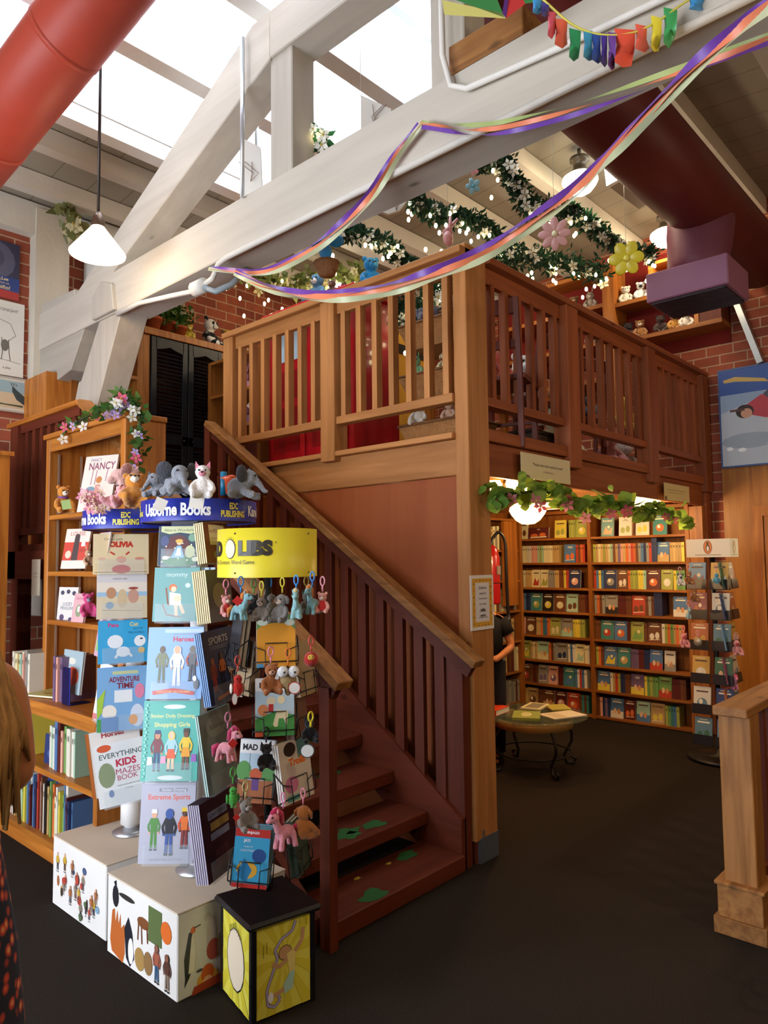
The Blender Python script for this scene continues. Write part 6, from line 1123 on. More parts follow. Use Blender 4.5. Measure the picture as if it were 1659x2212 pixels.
# keyring plush under the yellow drum: (px, py bottom, depth, kind, size, colours, label, clip colour)
HG = [
 (488, 1326, 2.60, 'pig', .065, '#dd9a98', '#c93a3a', 'pink plush pig keyring at the left under the yellow drum', '#e08aa0', .5),
 (520, 1338, 2.50, 'pony', .085, '#86b4bc', '#c9793a', 'pale blue plush pony keyring at front left under the yellow drum', '#2f86d0', .9),
 (548, 1320, 2.64, 'cat', .06, '#22201f', '#3a3634', 'black plush cat keyring under the yellow drum', '#5fa35a', .2),
 (565, 1335, 2.55, 'rabbit', .07, '#8a8078', '#9c948c', 'grey-brown plush rabbit keyring left of the rack pole', '#c9c03a', -.3),
 (583, 1322, 2.76, 'dog', .07, '#6a665f', '#7a766f', 'dark grey plush dog keyring behind the rack pole', '#2f7fd0', 3.0),
 (610, 1338, 2.55, 'dog', .085, '#7f7a76', '#8f8a86', 'grey plush dog keyring right of the rack pole', '#c9c03a', -.7),
 (640, 1335, 2.50, 'pony', .085, '#8fbcc0', '#e0cf9a', 'pale aqua plush pony keyring with cream mane', '#2f86d0', -.1),
 (662, 1318, 2.66, 'cat', .065, '#5a5650', '#3a5a44', 'dim grey-green plush keyring between the two right ponies', '#8a7a3a', .3),
 (675, 1325, 2.56, 'pony', .085, '#84b0b8', '#d9823a', 'blue-grey plush pony keyring with orange mane', '#2f7fd0', -.5),
 (697, 1318, 2.58, 'pig', .062, '#e0a090', '#c9302c', 'pink pig keyring in a red dress at the right under the yellow drum', '#e6a0b4', -.2),
 (585, 1498, 2.44, 'monkey', .085, '#a5653a', '#c99a7a', 'brown plush monkey keyring hanging over the upper wire pocket', '#e08aa0', .2),
 (672, 1448, 2.55, 'ball', .06, '#b5302a', '#d9b44a', 'round red spotted plush keyring right of the upper wire tier', '#d0504a', 0),
 (513, 1505, 2.60, 'bird', .075, '#c4302a', '#e6dccf', 'red and white plush bird keyring left of the second wire tier', '#d0504a', .3),
 (492, 1650, 2.50, 'pony', .10, '#e39aa4', '#c4406c', 'pink plush pony keyring with magenta mane left of the wire rack', '#e08ab0', .9),
 (575, 1660, 2.58, 'cat', .075, '#1c1a1c', '#2a282a', 'black plush cat keyring hanging at the middle of the wire rack', '#2a2a2a', .1),
 (503, 1742, 2.52, 'bird', .065, '#4fb04a', '#3a9a3a', 'bright green plush dragon-like keyring at lower left of the rack', '#4fb04a', .2),
 (530, 1790, 2.46, 'monkey', .085, '#8a8680', '#a5a098', 'grey plush monkey keyring above the bottom paperback', '#c9c98a', .5),
 (612, 1838, 2.46, 'pony', .115, '#dd8f9c', '#c9305c', 'pink plush pony keyring with sparkly magenta mane at lower right', '#e08ab0', -.9),
 (655, 1815, 2.50, 'dog', .10, '#a8652c', '#b87a44', 'brown plush dog keyring at lower right of the wire rack', '#e08aa0', 2.6)]
for px, py, d, kd, s, c, c2, lab, hc, dy in HG:
    toy(kd, lab, px, py + (6 if py < 1345 else 0), d, s * 1.28, c, c2 if kd in ('pony', 'bird', 'cat', 'monkey') else '#e6cfc0' if kd != 'ball' else c2, dy, name='plush_keyring', cat='plush keyring', group=None, hang=hc, extra=[('dress', c2, lambda m: m.lathe([(.12, .58), (.2, .4), (.27, .12), (.2, .11), (.12, .5)], (0, 0, 0), 12))] if kd == 'pig' else None)
p = at(622, 1463, 2.44); t = empty('plush_keyring', p, 'tan plush keyring with two huge white bulging eyes', 'plush keyring'); F = frame(p, yaw_for(-p.x, -p.y), 0, 1)
mono(MB(F).ell((0, .01, -.01), (.030, .026, .034)).ell((0, .0, -.045), (.012, .012, .018)), 'body', '#9a8258', t, .004); mono(MB(F).ell((-.017, -.02, .022), .019, 12).ell((.019, -.02, .022), .019, 12), 'eyes', '#e9e9ea', t)
MB(F).col('#222').ell((-.012, -.038, .022), .004, 6).ell((.023, -.038, .022), .004, 6).build('pupils', 'plastic', t); MB(F).col('#e07a2c').tube([(0, 0, .04), (0, 0, .065)], .003, 6).ring((0, 0, .082), .013, .003, 12, 5, 'y', .7, 1.1).build('plastic_clip', 'plastic', t)
tagcard('round white tag with a red rim hanging under the big-eyed keyring', 636, 1486, 2.42, .042, .042, '#e9e7e2', round_=True, rim='#b5302a'); tagcard('oval white tag with a red rim left of the second wire tier', 507, 1510, 2.50, .02, .044, '#e9e7e2', round_=True, rim='#b5302a')
tagcard('white end of a tag beside the brown monkey keyring', 600, 1458, 2.43, .012, .03, '#dedad2', .3)
tagcard('round white tag with a black cat face print at the right of the rack', 664, 1622, 2.46, .05, .048, '#dfe3e2', round_=True, rim='#3f4a46')
tagcard('small red heart shaped tag on the front pale blue pony', 513, 1298, 2.42, .026, .026, '#c9302c', .78); tagcard('small red tag on the magenta maned pony', 503, 1606, 2.42, .024, .024, '#c9302c', .78); tagcard('small red tag at the left paw of the grey monkey', 511, 1766, 2.40, .018, .018, '#c9302c', .78)
toy('cat', 'black plush keyring with a white tag below the yellow clip, right side of rack', 668, 1602, 2.60, .09, '#17161a', '#1f1e22', .2, name='plush_keyring', cat='plush keyring')
p = at(671, 1548, 2.56); MB().col('#e0cf30').ring(p, .014, .0032, 14, 6, 'y', .8, 1.2).tube([p + V((0, 0, -.017)), p + V((0, 0, -.036))], .004, 6).build('plastic_clip', 'plastic', origin=p, label='bright yellow plastic snap clip at the right of the wire rack', cat='clip')
# ---- toy shelf and closet top
toy('bear', 'large pink plush bear sitting in the shelf left of the black doors', 272, 806, 6.10, .29, '#c9466e', '#e2c4c8', .35)
for px, c, lab in ((232, '#7a5636', 'left brown plush bear on the lower shelf beside the closet'), (258, '#6a4a30', 'middle brown plush bear on the lower shelf beside the closet'), (290, '#8a6238', 'right brown plush bear on the lower shelf beside the closet')):
    q = P(px, 862, 'y', 5.68); plush('bear', lab, V((q.x, q.y, 2.865)), yaw_for(-.4, -1), .19, c, '#b58a5a')
def on_top(kind, label, px, x_, s, c, c2, dy=0, z=3.605, y=5.72, **k):
    q = P(px, 700, 'y', y); return plush(kind, label, V((q.x, y, z)), yaw_for(-.5, -1) + dy, s, c, c2, **k)
on_top('bear', 'black and white plush panda sitting on top of the closet', 452, 0, .33, '#e6e3dc', '#e6e3dc', .9, extra=[('black_limbs', '#141416', lambda m: m.ell((0, 0, .42), (.225, .195, .12)).tube([(.15, -.02, .46), (.30, -.16, .26)], .095, 8).tube([(-.15, -.02, .46), (-.30, -.16, .26)], .095, 8).tube([(.11, -.05, .12), (.25, -.42, .1)], .125, 8).tube([(-.11, -.05, .12), (-.25, -.42, .1)], .125, 8).ell((.16, 0, .89), (.08, .05, .08)).ell((-.16, 0, .89), (.08, .05, .08)).ell((.09, -.19, .76), (.045, .03, .05)).ell((-.09, -.19, .76), (.045, .03, .05)))])
on_top('monkey', 'brown plush toy with yellow cap on top of the closet', 490, 0, .25, '#6a5234', '#8a6a44', .3, extra=[('cap', '#c9a52f', lambda m: m.ell((0, 0, .88), (.18, .18, .08)))])
on_top('dog', 'cream plush dog lying at the right end of the closet top', 520, 0, .25, '#c9a87a', '#e0ceb0', -.6, y=5.75, tilt=.4); on_top('sheep', 'cream plush lamb behind the railing end on the closet top', 548, 0, .22, '#d8c49a', '#e6d8b8', .2, y=5.8)
on_top('pig', 'small yellow plush giraffe-like toy beside the potted plants', 408, 0, .16, '#cdb13a', '#e0cf7a', 0, y=5.6)
def pot(label, px, y, s, seed, fl='#e6e0c8'):
    rnd = random.Random(seed); q = P(px, 715, 'y', y); b0 = V((q.x, y, 3.601)); t = empty('potted_plant', b0, label, 'potted plant')
    MB().col('#a5502c').lathe([(0, 0), (.04 * s, 0), (.055 * s, .08 * s), (.062 * s, .08 * s), (.062 * s, .10 * s), (0, .10 * s)], b0, 16).build('pot', 'matte', t)
    l = MB(); leafmesh(l, [b0 + V((-.06 * s, 0, .13 * s)), b0 + V((0, 0, .2 * s)), b0 + V((.06 * s, 0, .14 * s))], 160, .04, .045 * s, rnd, '#2f5a24', '#5a8a3a', False); l.build('foliage', 'leaf', t, kind='stuff')
    for k in range(6): m_ = MB(); flower(m_, b0 + V((rnd.gauss(0, .06 * s), -.06, (.18 + .1 * rnd.random()) * s)), .025, fl, '#d9c25a', rnd); m_.build('flower', 'leaf', t)
pot('leafy potted plant at the left end of the closet top', 330, 5.6, 1.3, 1); pot('potted plant with pale flowers, middle of the closet top', 362, 5.68, 1.5, 2); pot('small green potted plant in terracotta near the panda', 388, 5.6, 1.1, 3)
# ---- upstairs wall shelf toys
US = [('bear', 1352, 4.14, '#d6cfc0', '#e6e0d4', 'cream fluffy plush on the upper wall shelf near its left end'), ('bear', 1385, 4.14, '#e2e0dc', '#2a2a2a', 'black and white plush dog on the upper wall shelf'), ('monkey', 1425, 4.17, '#8a6a44', '#e0d6c4', 'brown and white plush in the square box of the wall shelf'),
      ('dog', 1440, 4.17, '#d9cfc0', '#e6dfd2', 'white plush in the square box of the wall shelf'), ('bear', 1355, 3.76, '#2a2226', '#3a3034', 'dark plush on the lower wall shelf at the left'), ('bear', 1380, 3.76, '#9a6a3c', '#e6dfd2', 'brown and white plush on the lower wall shelf'), ('monkey', 1425, 3.76, '#3a2826', '#4a3634', 'very dark brown plush on the lower wall shelf'),
      ('bear', 1455, 3.76, '#b8863c', '#d9b06a', 'golden plush bear at the right of the lower wall shelf'), ('sheep', 1480, 3.76, '#ddd6ca', '#e6e0d6', 'white plush lamb at the right end of the lower wall shelf'),
      ('cat', 1275, 3.8, '#8a7a70', '#b5a89c', 'grey patterned plush behind the upright of the wall shelf'), ('bear', 1240, 4.18, '#7a5a3a', '#c9a87a', 'brown plush on the left part of the wall shelf'), ('rabbit', 1275, 4.18, '#a59a90', '#d8d0c8', 'speckled grey plush beside the wall shelf upright')]
for kd, px, z, c, c2, lab in US:
    q = P(px, 640, 'x', 6.87); plush(kd, lab, V((6.87, q.y, z + .003)), yaw_for(-1, -.4), .2, c, c2, vox=False)
# ================================================================== furniture on the loft
D = LZ - .005
rcab = empty('phone_booth_cabinet', (3.75, 4.0, D), 'glossy red cabinet with small windows behind the front loft railing', 'cabinet')
MB().col('#a3131a').box((3.52, 3.50, D), (4.0, 4.46, 3.5)).build('body', 'redlac', rcab, bevel=.008)
for y0 in (3.56, 4.01):
    dd = MB().col('#b3161d').box((3.50, y0, D + .08), (3.52, y0 + .40, 3.42)).build('door', 'redlac', rcab, bevel=.004)
    MB().col('#8c1016').box((3.495, y0 + .05, D + .16), (3.50, y0 + .35, D + .50)).box((3.495, y0 + .05, D + .56), (3.50, y0 + .35, D + .78)).build('raised_panel', 'redlac', dd)
    MB().col('#a9bcc4').box((3.492, y0 + .05, 3.13), (3.499, y0 + .35, 3.38)).build('window_pane', 'plastic', dd); MB().col('#6d0d12').box((3.49, y0 + .18, 3.12), (3.50, y0 + .21, 3.39)).build('glazing_bar', 'redlac', dd)
MB().col('#bf1a20').box((3.48, 3.46, 3.5), (4.02, 4.50, 3.55)).build('cornice', 'redlac', rcab, bevel=.006)
sh_ = empty('wooden_rack', (3.8, 4.95, D), 'small wooden shelf with pink toys left of the red cabinet in the loft', 'shelf')
MB().box((3.55, 4.60, D), (3.95, 4.64, 3.35)).build('side_panel', 'shelfz', sh_); MB().box((3.55, 5.3, D), (3.95, 5.34, 3.35)).build('side_panel', 'shelfz', sh_); MB().box((3.92, 4.64, D), (3.95, 5.3, 3.35)).build('back_panel', 'stainz', sh_)
for z in (2.4, 2.75, 3.05, 3.35): MB().box((3.55, 4.64, z - .025), (3.92, 5.3, z)).build('shelf', 'shelfy', sh_)
for i, (z, c, n_) in enumerate(((2.752, '#c9788f', 'rose'), (3.052, '#d98aa4', 'light pink'), (3.052, '#e0d4d0', 'whitish'), (2.752, '#8a5a7a', 'mauve'))):
    plush(('bear', 'rabbit', 'dog', 'cat')[i], '%s plush on the small shelf left of the red cabinet' % n_, V((3.72, 4.78 + .25 * (i % 2), z)), yaw_for(-1, -.4), .22, c, '#e6d6d0', vox=False)
plush('monkey', 'plush doll in blue overalls sitting on top of the red cabinet', V((3.62, 3.98, 3.55)), yaw_for(-1, -.2), .26, '#4f7890', '#e0dcd6'); plush('bear', 'bright blue plush bear sitting on the right end of the red cabinet', V((3.70, 3.50, 3.55)), yaw_for(-.6, -1), .27, '#2080b8', '#3a98cc')
p = V((3.62, 3.68, 3.56)); m_ = MB()
for k in range(3): flower(m_, p + V((0, k * .03, .03)), .05, '#d0487c', '#d9c25a', rnd, 9)
m_.build('pink_flower', 'leaf', origin=p, label='bright pink artificial flower on the red cabinet', cat='artificial flower')
plush('cat', 'small brown plush beside the pink flower on the red cabinet', V((3.60, 3.80, 3.55)), yaw_for(-1, -.3), .15, '#5a3f30', '#8a6a54')
yb = empty('play_house', (4.6, 3.85, D), 'yellow painted play board with a dark stripe behind the loft railing', 'toy board'); MB().col('#c9922c').box((4.3, 4.0, D), (5.0, 4.05, 3.6)).build('board', 'matte', yb); MB().col('#2a2018').box((4.31, 3.99, 3.38), (4.99, 4.0, 3.46)).build('stripe', 'matte', yb)
bs = empty('basket_stand', (3.75, 2.85, D), 'black wrought iron stand holding three wicker toy baskets behind the front railing', 'basket stand')
for y in (2.6, 3.12): MB().col('#1f1a18').tube([(3.75, y, D), (3.75, y, D + .85), (3.75, (y + 2.86) / 2, D + 1.0), (3.75, 2.86, D + 1.02)], .008, 6).build('upright', 'wire', bs)
MB().col('#1f1a18').tube([(3.55, 2.6, D + .008), (3.62, 2.66, D + .10), (3.7, 2.86, D + .15), (3.62, 3.06, D + .10), (3.55, 3.12, D + .008)], .008, 6).tube([(3.95, 2.6, D + .008), (3.88, 3.12, D + .1), (3.95, 3.12, D + .008)], .008, 6).build('feet', 'wire', bs)
for i, z in enumerate((D + .05, D + .38, D + .72)):
    bk_ = empty('wicker_basket', (3.75, 2.86, z), '%s wicker basket on the iron stand in the loft' % ['bottom', 'middle', 'top'][i], 'basket')
    MB(Matrix.Identity(4)).col('#9a6a3c').add([(3.60, 2.66, z), (3.90, 2.66, z), (3.90, 3.06, z), (3.60, 3.06, z), (3.55, 2.60, z + .16), (3.95, 2.60, z + .16), (3.95, 3.12, z + .16), (3.55, 3.12, z + .16)], [(3, 2, 1, 0), (0, 1, 5, 4), (1, 2, 6, 5), (2, 3, 7, 6), (3, 0, 4, 7), (4, 5, 6, 7)]).build('basket_body', 'wicker', bk_)
    MB().col('#7a5230').tube([(3.55, 2.60, z + .16), (3.95, 2.60, z + .16), (3.95, 3.12, z + .16), (3.55, 3.12, z + .16), (3.55, 2.60, z + .16)], .010, 6).build('rim', 'wicker', bk_)
toyl = [('elephant', 3.72, 3.02, D + .88, '#4a4650', '#5a5660', .2, 'dark grey plush elephant in the top basket on the loft'), ('bear', 3.70, 2.72, D + .88, '#8f877c', '#b5aca0', .18, 'grey plush in the top basket on the loft'), ('rabbit', 3.66, 3.05, D + .54, '#7fae7a', '#9fc49a', .17, 'green plush in the middle basket on the loft'), ('dog', 3.66, 2.80, D + .54, '#c9b98a', '#e0d6b4', .15, 'yellowish plush in the middle basket on the loft'), ('bear', 3.62, 3.0, D + .21, '#d6cdbc', '#e0d8ca', .18, 'cream plush bear in the bottom basket on the loft'), ('pig', 3.62, 2.75, D + .21, '#c9a48a', '#e0c4b0', .14, 'beige plush in the bottom basket on the loft')]
for kd, x, y, z, c, c2, s, lab in toyl: plush(kd, lab, V((x, y, z)), yaw_for(-1, -.4), s, c, c2, vox=False)
def wchair(x, y, rz, label, c='stain', seat_z=.42, back=.9):
    F = Matrix.Translation(V((x, y, D))) @ Matrix.Rotation(rz, 4, 'Z'); t = empty('wooden_chair', (x, y, D), label, 'chair')
    MB(F).box((-.2, -.2, seat_z), (.2, .2, seat_z + .03)).build('seat', c + 'x', t, bevel=.004)
    for sx in (-1, 1):
        MB(F).bar((sx * .17, -.17, 0), (sx * .16, -.16, seat_z), .032, .032, (1, 0, 0)).build('leg', c + 'z', t); MB(F).bar((sx * .17, .19, 0), (sx * .17, .20, seat_z), .032, .032, (1, 0, 0)).build('leg', c + 'z', t)
        MB(F).bar((sx * .17, .20, seat_z), (sx * .17, .26, back), .03, .03, (1, 0, 0)).build('back_post', c + 'z', t)
    MB(F).box((-.18, .235, back - .10), (.18, .26, back)).build('back_rail', c + 'x', t, bevel=.004); MB(F).box((-.18, .215, .6), (.18, .235, .65)).build('back_rail', c + 'x', t); MB(F).box((-.16, -.18, .2), (.16, -.16, .22)).build('stretcher', c + 'x', t)
    return t
wchair(3.85, 2.62 - .12, PI / 2 + .3, 'dark wooden chair just inside the loft corner post')
wchair(4.5, 2.75, PI, 'dark chair with white plush toys behind the first side railing panel'); wchair(5.3, 2.8, PI - .3, 'dark chair behind the middle side railing panel'); wchair(6.2, 2.8, PI + .2, 'dark chair behind the far side railing panel')
for kd, x, y, z, c, c2, s, lab in [('bear', 3.86, 2.52, D + .455, '#b5503c', '#d9c4b4', .22, 'reddish plush on the chair inside the loft corner'), ('sheep', 4.42, 2.70, D + .455, '#d8d6d2', '#e6e4e0', .36, 'big white plush on the chair behind the first side panel'), ('dog', 4.72, 2.62, D + .0, '#d9cfa9', '#e6dcc0', .5, 'large cream plush dog on the loft floor by the railing'), ('bear', 5.25, 2.72, D + .455, '#5f6a7a', '#8a94a0', .36, 'grey-blue plush on the chair behind the middle side panel'), ('pig', 5.55, 2.60, D + .0, '#d9a0a8', '#e0b4b8', .42, 'pink plush on the loft floor near the second railing post'), ('bear', 6.15, 2.72, D + .455, '#c9b23a', '#e0d07a', .34, 'yellow plush on the chair behind the far side panel'), ('sheep', 5.9, 2.62, D + .0, '#c9c6c4', '#dcd9d6', .38, 'silvery white plush on the loft floor near the far panel')]:
    plush(kd, lab, V((x, y, z)), yaw_for(-.5, -1), s, c, c2, vox=False)
wb = empty('wicker_chest', (3.95, 2.50, D), 'low dark wicker chest under the first side railing panel', 'storage chest')
MB().col('#4a3a30').box((3.60 + .5, 2.44, D), (3.60 + .92, 2.60, D + .16)).build('body', 'wicker', wb, bevel=.01); MB().col('#3a2c24').box((4.08, 2.43, D + .16), (4.54, 2.61, D + .18)).build('lid', 'wicker', wb)
tb_ = empty('toy_table', (5.0, 3.4, D), 'wooden display table with plush toys in the middle of the loft', 'table'); MB().box((4.5, 3.1, D + .68), (5.7, 3.7, D + .72)).build('tabletop', 'oakx', tb_)
for x in (4.55, 5.65):
    for y in (3.15, 3.65): MB().box((x - .03, y - .03, D), (x + .03, y + .03, D + .68)).build('leg', 'oakz', tb_)
cs = [('bear', '#a5713c'), ('rabbit', '#d8d0c4'), ('dog', '#8a5a34'), ('cat', '#3a3638'), ('sheep', '#e0dcd4'), ('bear', '#b5304a'), ('monkey', '#6a4628')]
nm_ = ['tan', 'off-white', 'chestnut', 'charcoal', 'ivory', 'crimson', 'cocoa']
for i, (kd, c) in enumerate(cs): plush(kd, '%s plush toy sitting on the display table in the loft' % nm_[i], V((4.62 + i * .16, 3.25 + .2 * (i % 2), D + .722)), yaw_for(-.6, -1), .26, c, '#e0d6c4', vox=False)
# ================================================================== book room: extinguisher, table, rack
p = P(1062, 1240, 'y', 3.9); ex = empty('fire_extinguisher', V((p.x, 3.9, 1.15)), 'red fire extinguisher with black hose hung beside the loft corner post', 'fire extinguisher'); ex0 = V((p.x, 3.9, 1.18))
MB().col('#b31a1e').lathe([(0, 0), (.075, 0), (.08, .02), (.08, .44), (.06, .52), (.025, .56), (0, .56)], ex0, 20).build('cylinder', 'redlac', ex)
MB().col('#1d1d1f').lathe([(.025, .56), (.03, .62), (.0, .63)], ex0, 10).tube(curve([ex0 + V((0, 0, .60)), ex0 + V((.06, -.05, .68)), ex0 + V((.12, -.08, .58)), ex0 + V((.13, -.08, .3)), ex0 + V((.14, -.08, .0)), ex0 + V((.15, -.08, -.1))]), .016, 8).tube([ex0 + V((.15, -.08, -.1)), ex0 + V((.155, -.08, -.22))], [.018, .028], 8).build('hose', 'plastic', ex)
MB().col('#c9c9c9').box(ex0 + V((-.03, -.09, .28)), ex0 + V((.02, -.078, .36))).build('clasp', 'metal', ex); MB().col('#2a2a2a').ring(ex0 + V((0, 0, .2)), .081, .004, 20, 6).build('strap', 'metal', ex)
MB().box((ex0.x - .12, 3.985, 0), (ex0.x + .12, 4.03, 2.2)).build('support_post', 'shelfz', label='wooden post carrying the red fire extinguisher under the loft', cat='post')
tx, ty = 4.92, 2.98; tbl = empty('round_table', (tx, ty, 0), 'round glass topped table with black wrought iron legs in the book room', 'table')
MB().lathe([(0, .40), (.40, .40), (.41, .405), (.41, .412), (.40, .417), (0, .417)], (tx, ty, 0), 40).build('glass_top', 'glass', tbl)
MB().col('#c9a05a').lathe([(.29, .33), (.30, .33), (.30, .395), (.29, .395), (.29, .33)], (tx, ty, 0), 36).build('apron_band', 'matte', tbl)
for k in range(4):
    a = PI / 4 + k * PI / 2 + .25; ca, sa = math.cos(a), math.sin(a); R2 = lambda r, z: (tx + r * ca, ty + r * sa, z)
    MB().col('#17130f').tube([R2(.29, .40), R2(.27, .33), R2(.33, .25), R2(.33, .18), R2(.26, .08), R2(.28, .02), R2(.34, .012), R2(.36, .04), R2(.33, .06)], .011, 8).build('leg', 'wire', tbl)
MB().col('#17130f').ring((tx, ty, .13), .28, .007, 28, 6).build('stretcher_ring', 'wire', tbl)
def laybook(label, x, y, z, rz, w_, h, t_, c, art=()):
    book(label, Matrix.Translation(V((x, y, z))) @ Matrix.Rotation(rz, 4, 'Z') @ Matrix.Rotation(-PI / 2, 4, 'X') @ Matrix.Translation((0, -t_, -h / 2)), w_, h, t_, c, art, name='picture_book')
laybook('green book lying at the front of the round table', 4.76, 2.94, .418, .5, .26, .2, .02, '#8f9a4a', [('e', .5, .5, .3, .2, '#c9c48a')]); laybook('white open magazine lying at the right of the round table', 4.98, 2.76, .418, -.4, .3, .2, .008, '#e0d4bc', [('r', .1, .1, .45, .9, '#c9b898')])
laybook('cream framed booklet lying at the back of the round table', 5.12, 3.08, .418, .2, .24, .16, .012, '#e2d6a8', [('r', .1, .15, .9, .85, '#8a8068')]); laybook('bright orange-red book lying at the left edge of the round table', 4.74, 3.22, .418, .1, .22, .16, .04, '#d0401c'); laybook('yellow-green booklet under the framed booklet on the round table', 5.2, 2.92, .418, .8, .2, .16, .01, '#b5a84a')
# ---- penguin-logo spinner rack at right
px0, py0 = 6.06, 1.98; pr_ = empty('spinner_rack', (px0, py0, 0), 'black wire spinner rack with a white box header bearing an orange oval logo', 'book rack')
F = Matrix.Translation(V((px0, py0, 0))) @ Matrix.Rotation(math.radians(-2), 4, 'Z')
MB().col('#121212').lathe([(0, .012), (.24, .012), (.25, .02), (.22, .03), (.05, .05), (.02, .09), (0, .09)], (px0, py0, 0), 30).build('base', 'wire', pr_)
for k in range(5): a = k * 2 * PI / 5 + .5; MB().col('#2a2a2a').ell((px0 + .22 * math.cos(a), py0 + .22 * math.sin(a), .014), .013, 8).build('caster', 'metal', pr_)
MB().col('#121212').tube([(px0, py0, .05), (px0, py0, 1.6)], .02, 10).build('pole', 'wire', pr_)
hs = MB(F).col('#e2dccb').box((-.09, -.17, 1.60), (.09, .17, 1.745)).build('header_box', 'paper', pr_)
def peng_logo(G, w_):
    a = []
    a += [('e', .5, .55, .034 / w_, .055 / .145, '#8a4a2a'), ('e', .5, .55, .028 / w_, .049 / .145, '#d9793a'), ('e', .5, .50, .016 / w_, .030 / .145, '#2a2220'), ('e', .5, .47, .009 / w_, .022 / .145, '#ece4d2'), ('e', .5, .76, .009 / w_, .011 / .145, '#2a2220'), ('r', .2, .10, .8, .14, '#8f8672')]
    art_mesh(G, w_, .145, a, 'logo', 'paper', hs)
peng_logo(F @ frame((-.09, 0, 1.60), yaw_for(-1, 0)), .34); peng_logo(F @ frame((0, -.17, 1.60), yaw_for(0, -1)), .18)
CB = ['#6a8fae', '#c9a04a', '#3f6a4a', '#8a4a5a', '#d8d0bc', '#2f3f6a', '#b5683a', '#5f7f8a']; nmc = ['blue', 'ochre', 'green', 'plum', 'ivory', 'navy', 'rust', 'slate']
tn = ['top', 'second', 'third', 'fourth', 'fifth', 'bottom']
for i, z in enumerate((1.36, 1.12, .88, .62, .38, .14)):
    for s_, (nx, ny_) in enumerate(((-1, 0), (0, -1))):
        for q_ in (-1, 1):
            off = V((nx * .13, ny_ * .13, 0)) + V((-ny_, nx, 0)) * q_ * .085; G = frame((px0 + off.x, py0 + off.y, z), yaw_for(nx, ny_), .16)
            ci = (i * 3 + s_ * 2 + (q_ > 0)) % 8; book('%s paperback on the %s side, %s tier, %s column of the logo rack' % (nmc[ci], 'window' if s_ else 'shelf', tn[i], 'outer' if q_ > 0 else 'inner'), G, .13, .20, .012, CB[ci], face_art(CB[ci], CB[(ci + 3) % 8], '', random.Random(i * 5 + s_ + q_)), name='storybook')
            MB(G).col('#101010').box((-.075, -.012, -.01), (.075, -.008, .065)).box((-.075, -.012, -.012), (.075, .03, -.006)).build('tray_lip', 'plastic', pr_)
for lab, px, py, kd, c, c2, s in [('brown plush keyring at the upper left of the logo rack', 1488, 1262, 'monkey', '#a06a3c', '#c99a6a', .10), ('second brown plush keyring below it on the logo rack', 1500, 1300, 'bear', '#8f5a30', '#c99a6a', .10), ('light blue fluffy keyring at the top of the logo rack', 1548, 1262, 'bird', '#5f9fb8', '#8fc4d0', .10), ('white and black plush keyring at the left edge of the logo rack', 1470, 1265, 'cat', '#d8d4d0', '#2a3a8a', .09), ('pink pig keyring in red at the middle left of the logo rack', 1478, 1398, 'pig', '#dd8f94', '#c4302c', .11), ('big-eyed tan keyring on the logo rack', 1508, 1400, 'ball', '#9a8a6a', '#e6e6e6', .09), ('pink rabbit keyring in a red dress at the right of the logo rack', 1592, 1415, 'rabbit', '#dd9a98', '#c4302c', .12), ('pink pony keyring hanging low at the right of the logo rack', 1588, 1492, 'pony', '#e08aa4', '#d0406c', .12), ('pale blue pony keyring at the left of the logo rack', 1488, 1338, 'pony', '#9fc4cc', '#8fb0b8', .09)]:
    toy(kd, lab, px, py, 5.56, s * 1.04, c, c2, .3, name='plush_keyring', cat='plush keyring', vox=False, hang='#d8a0a8')
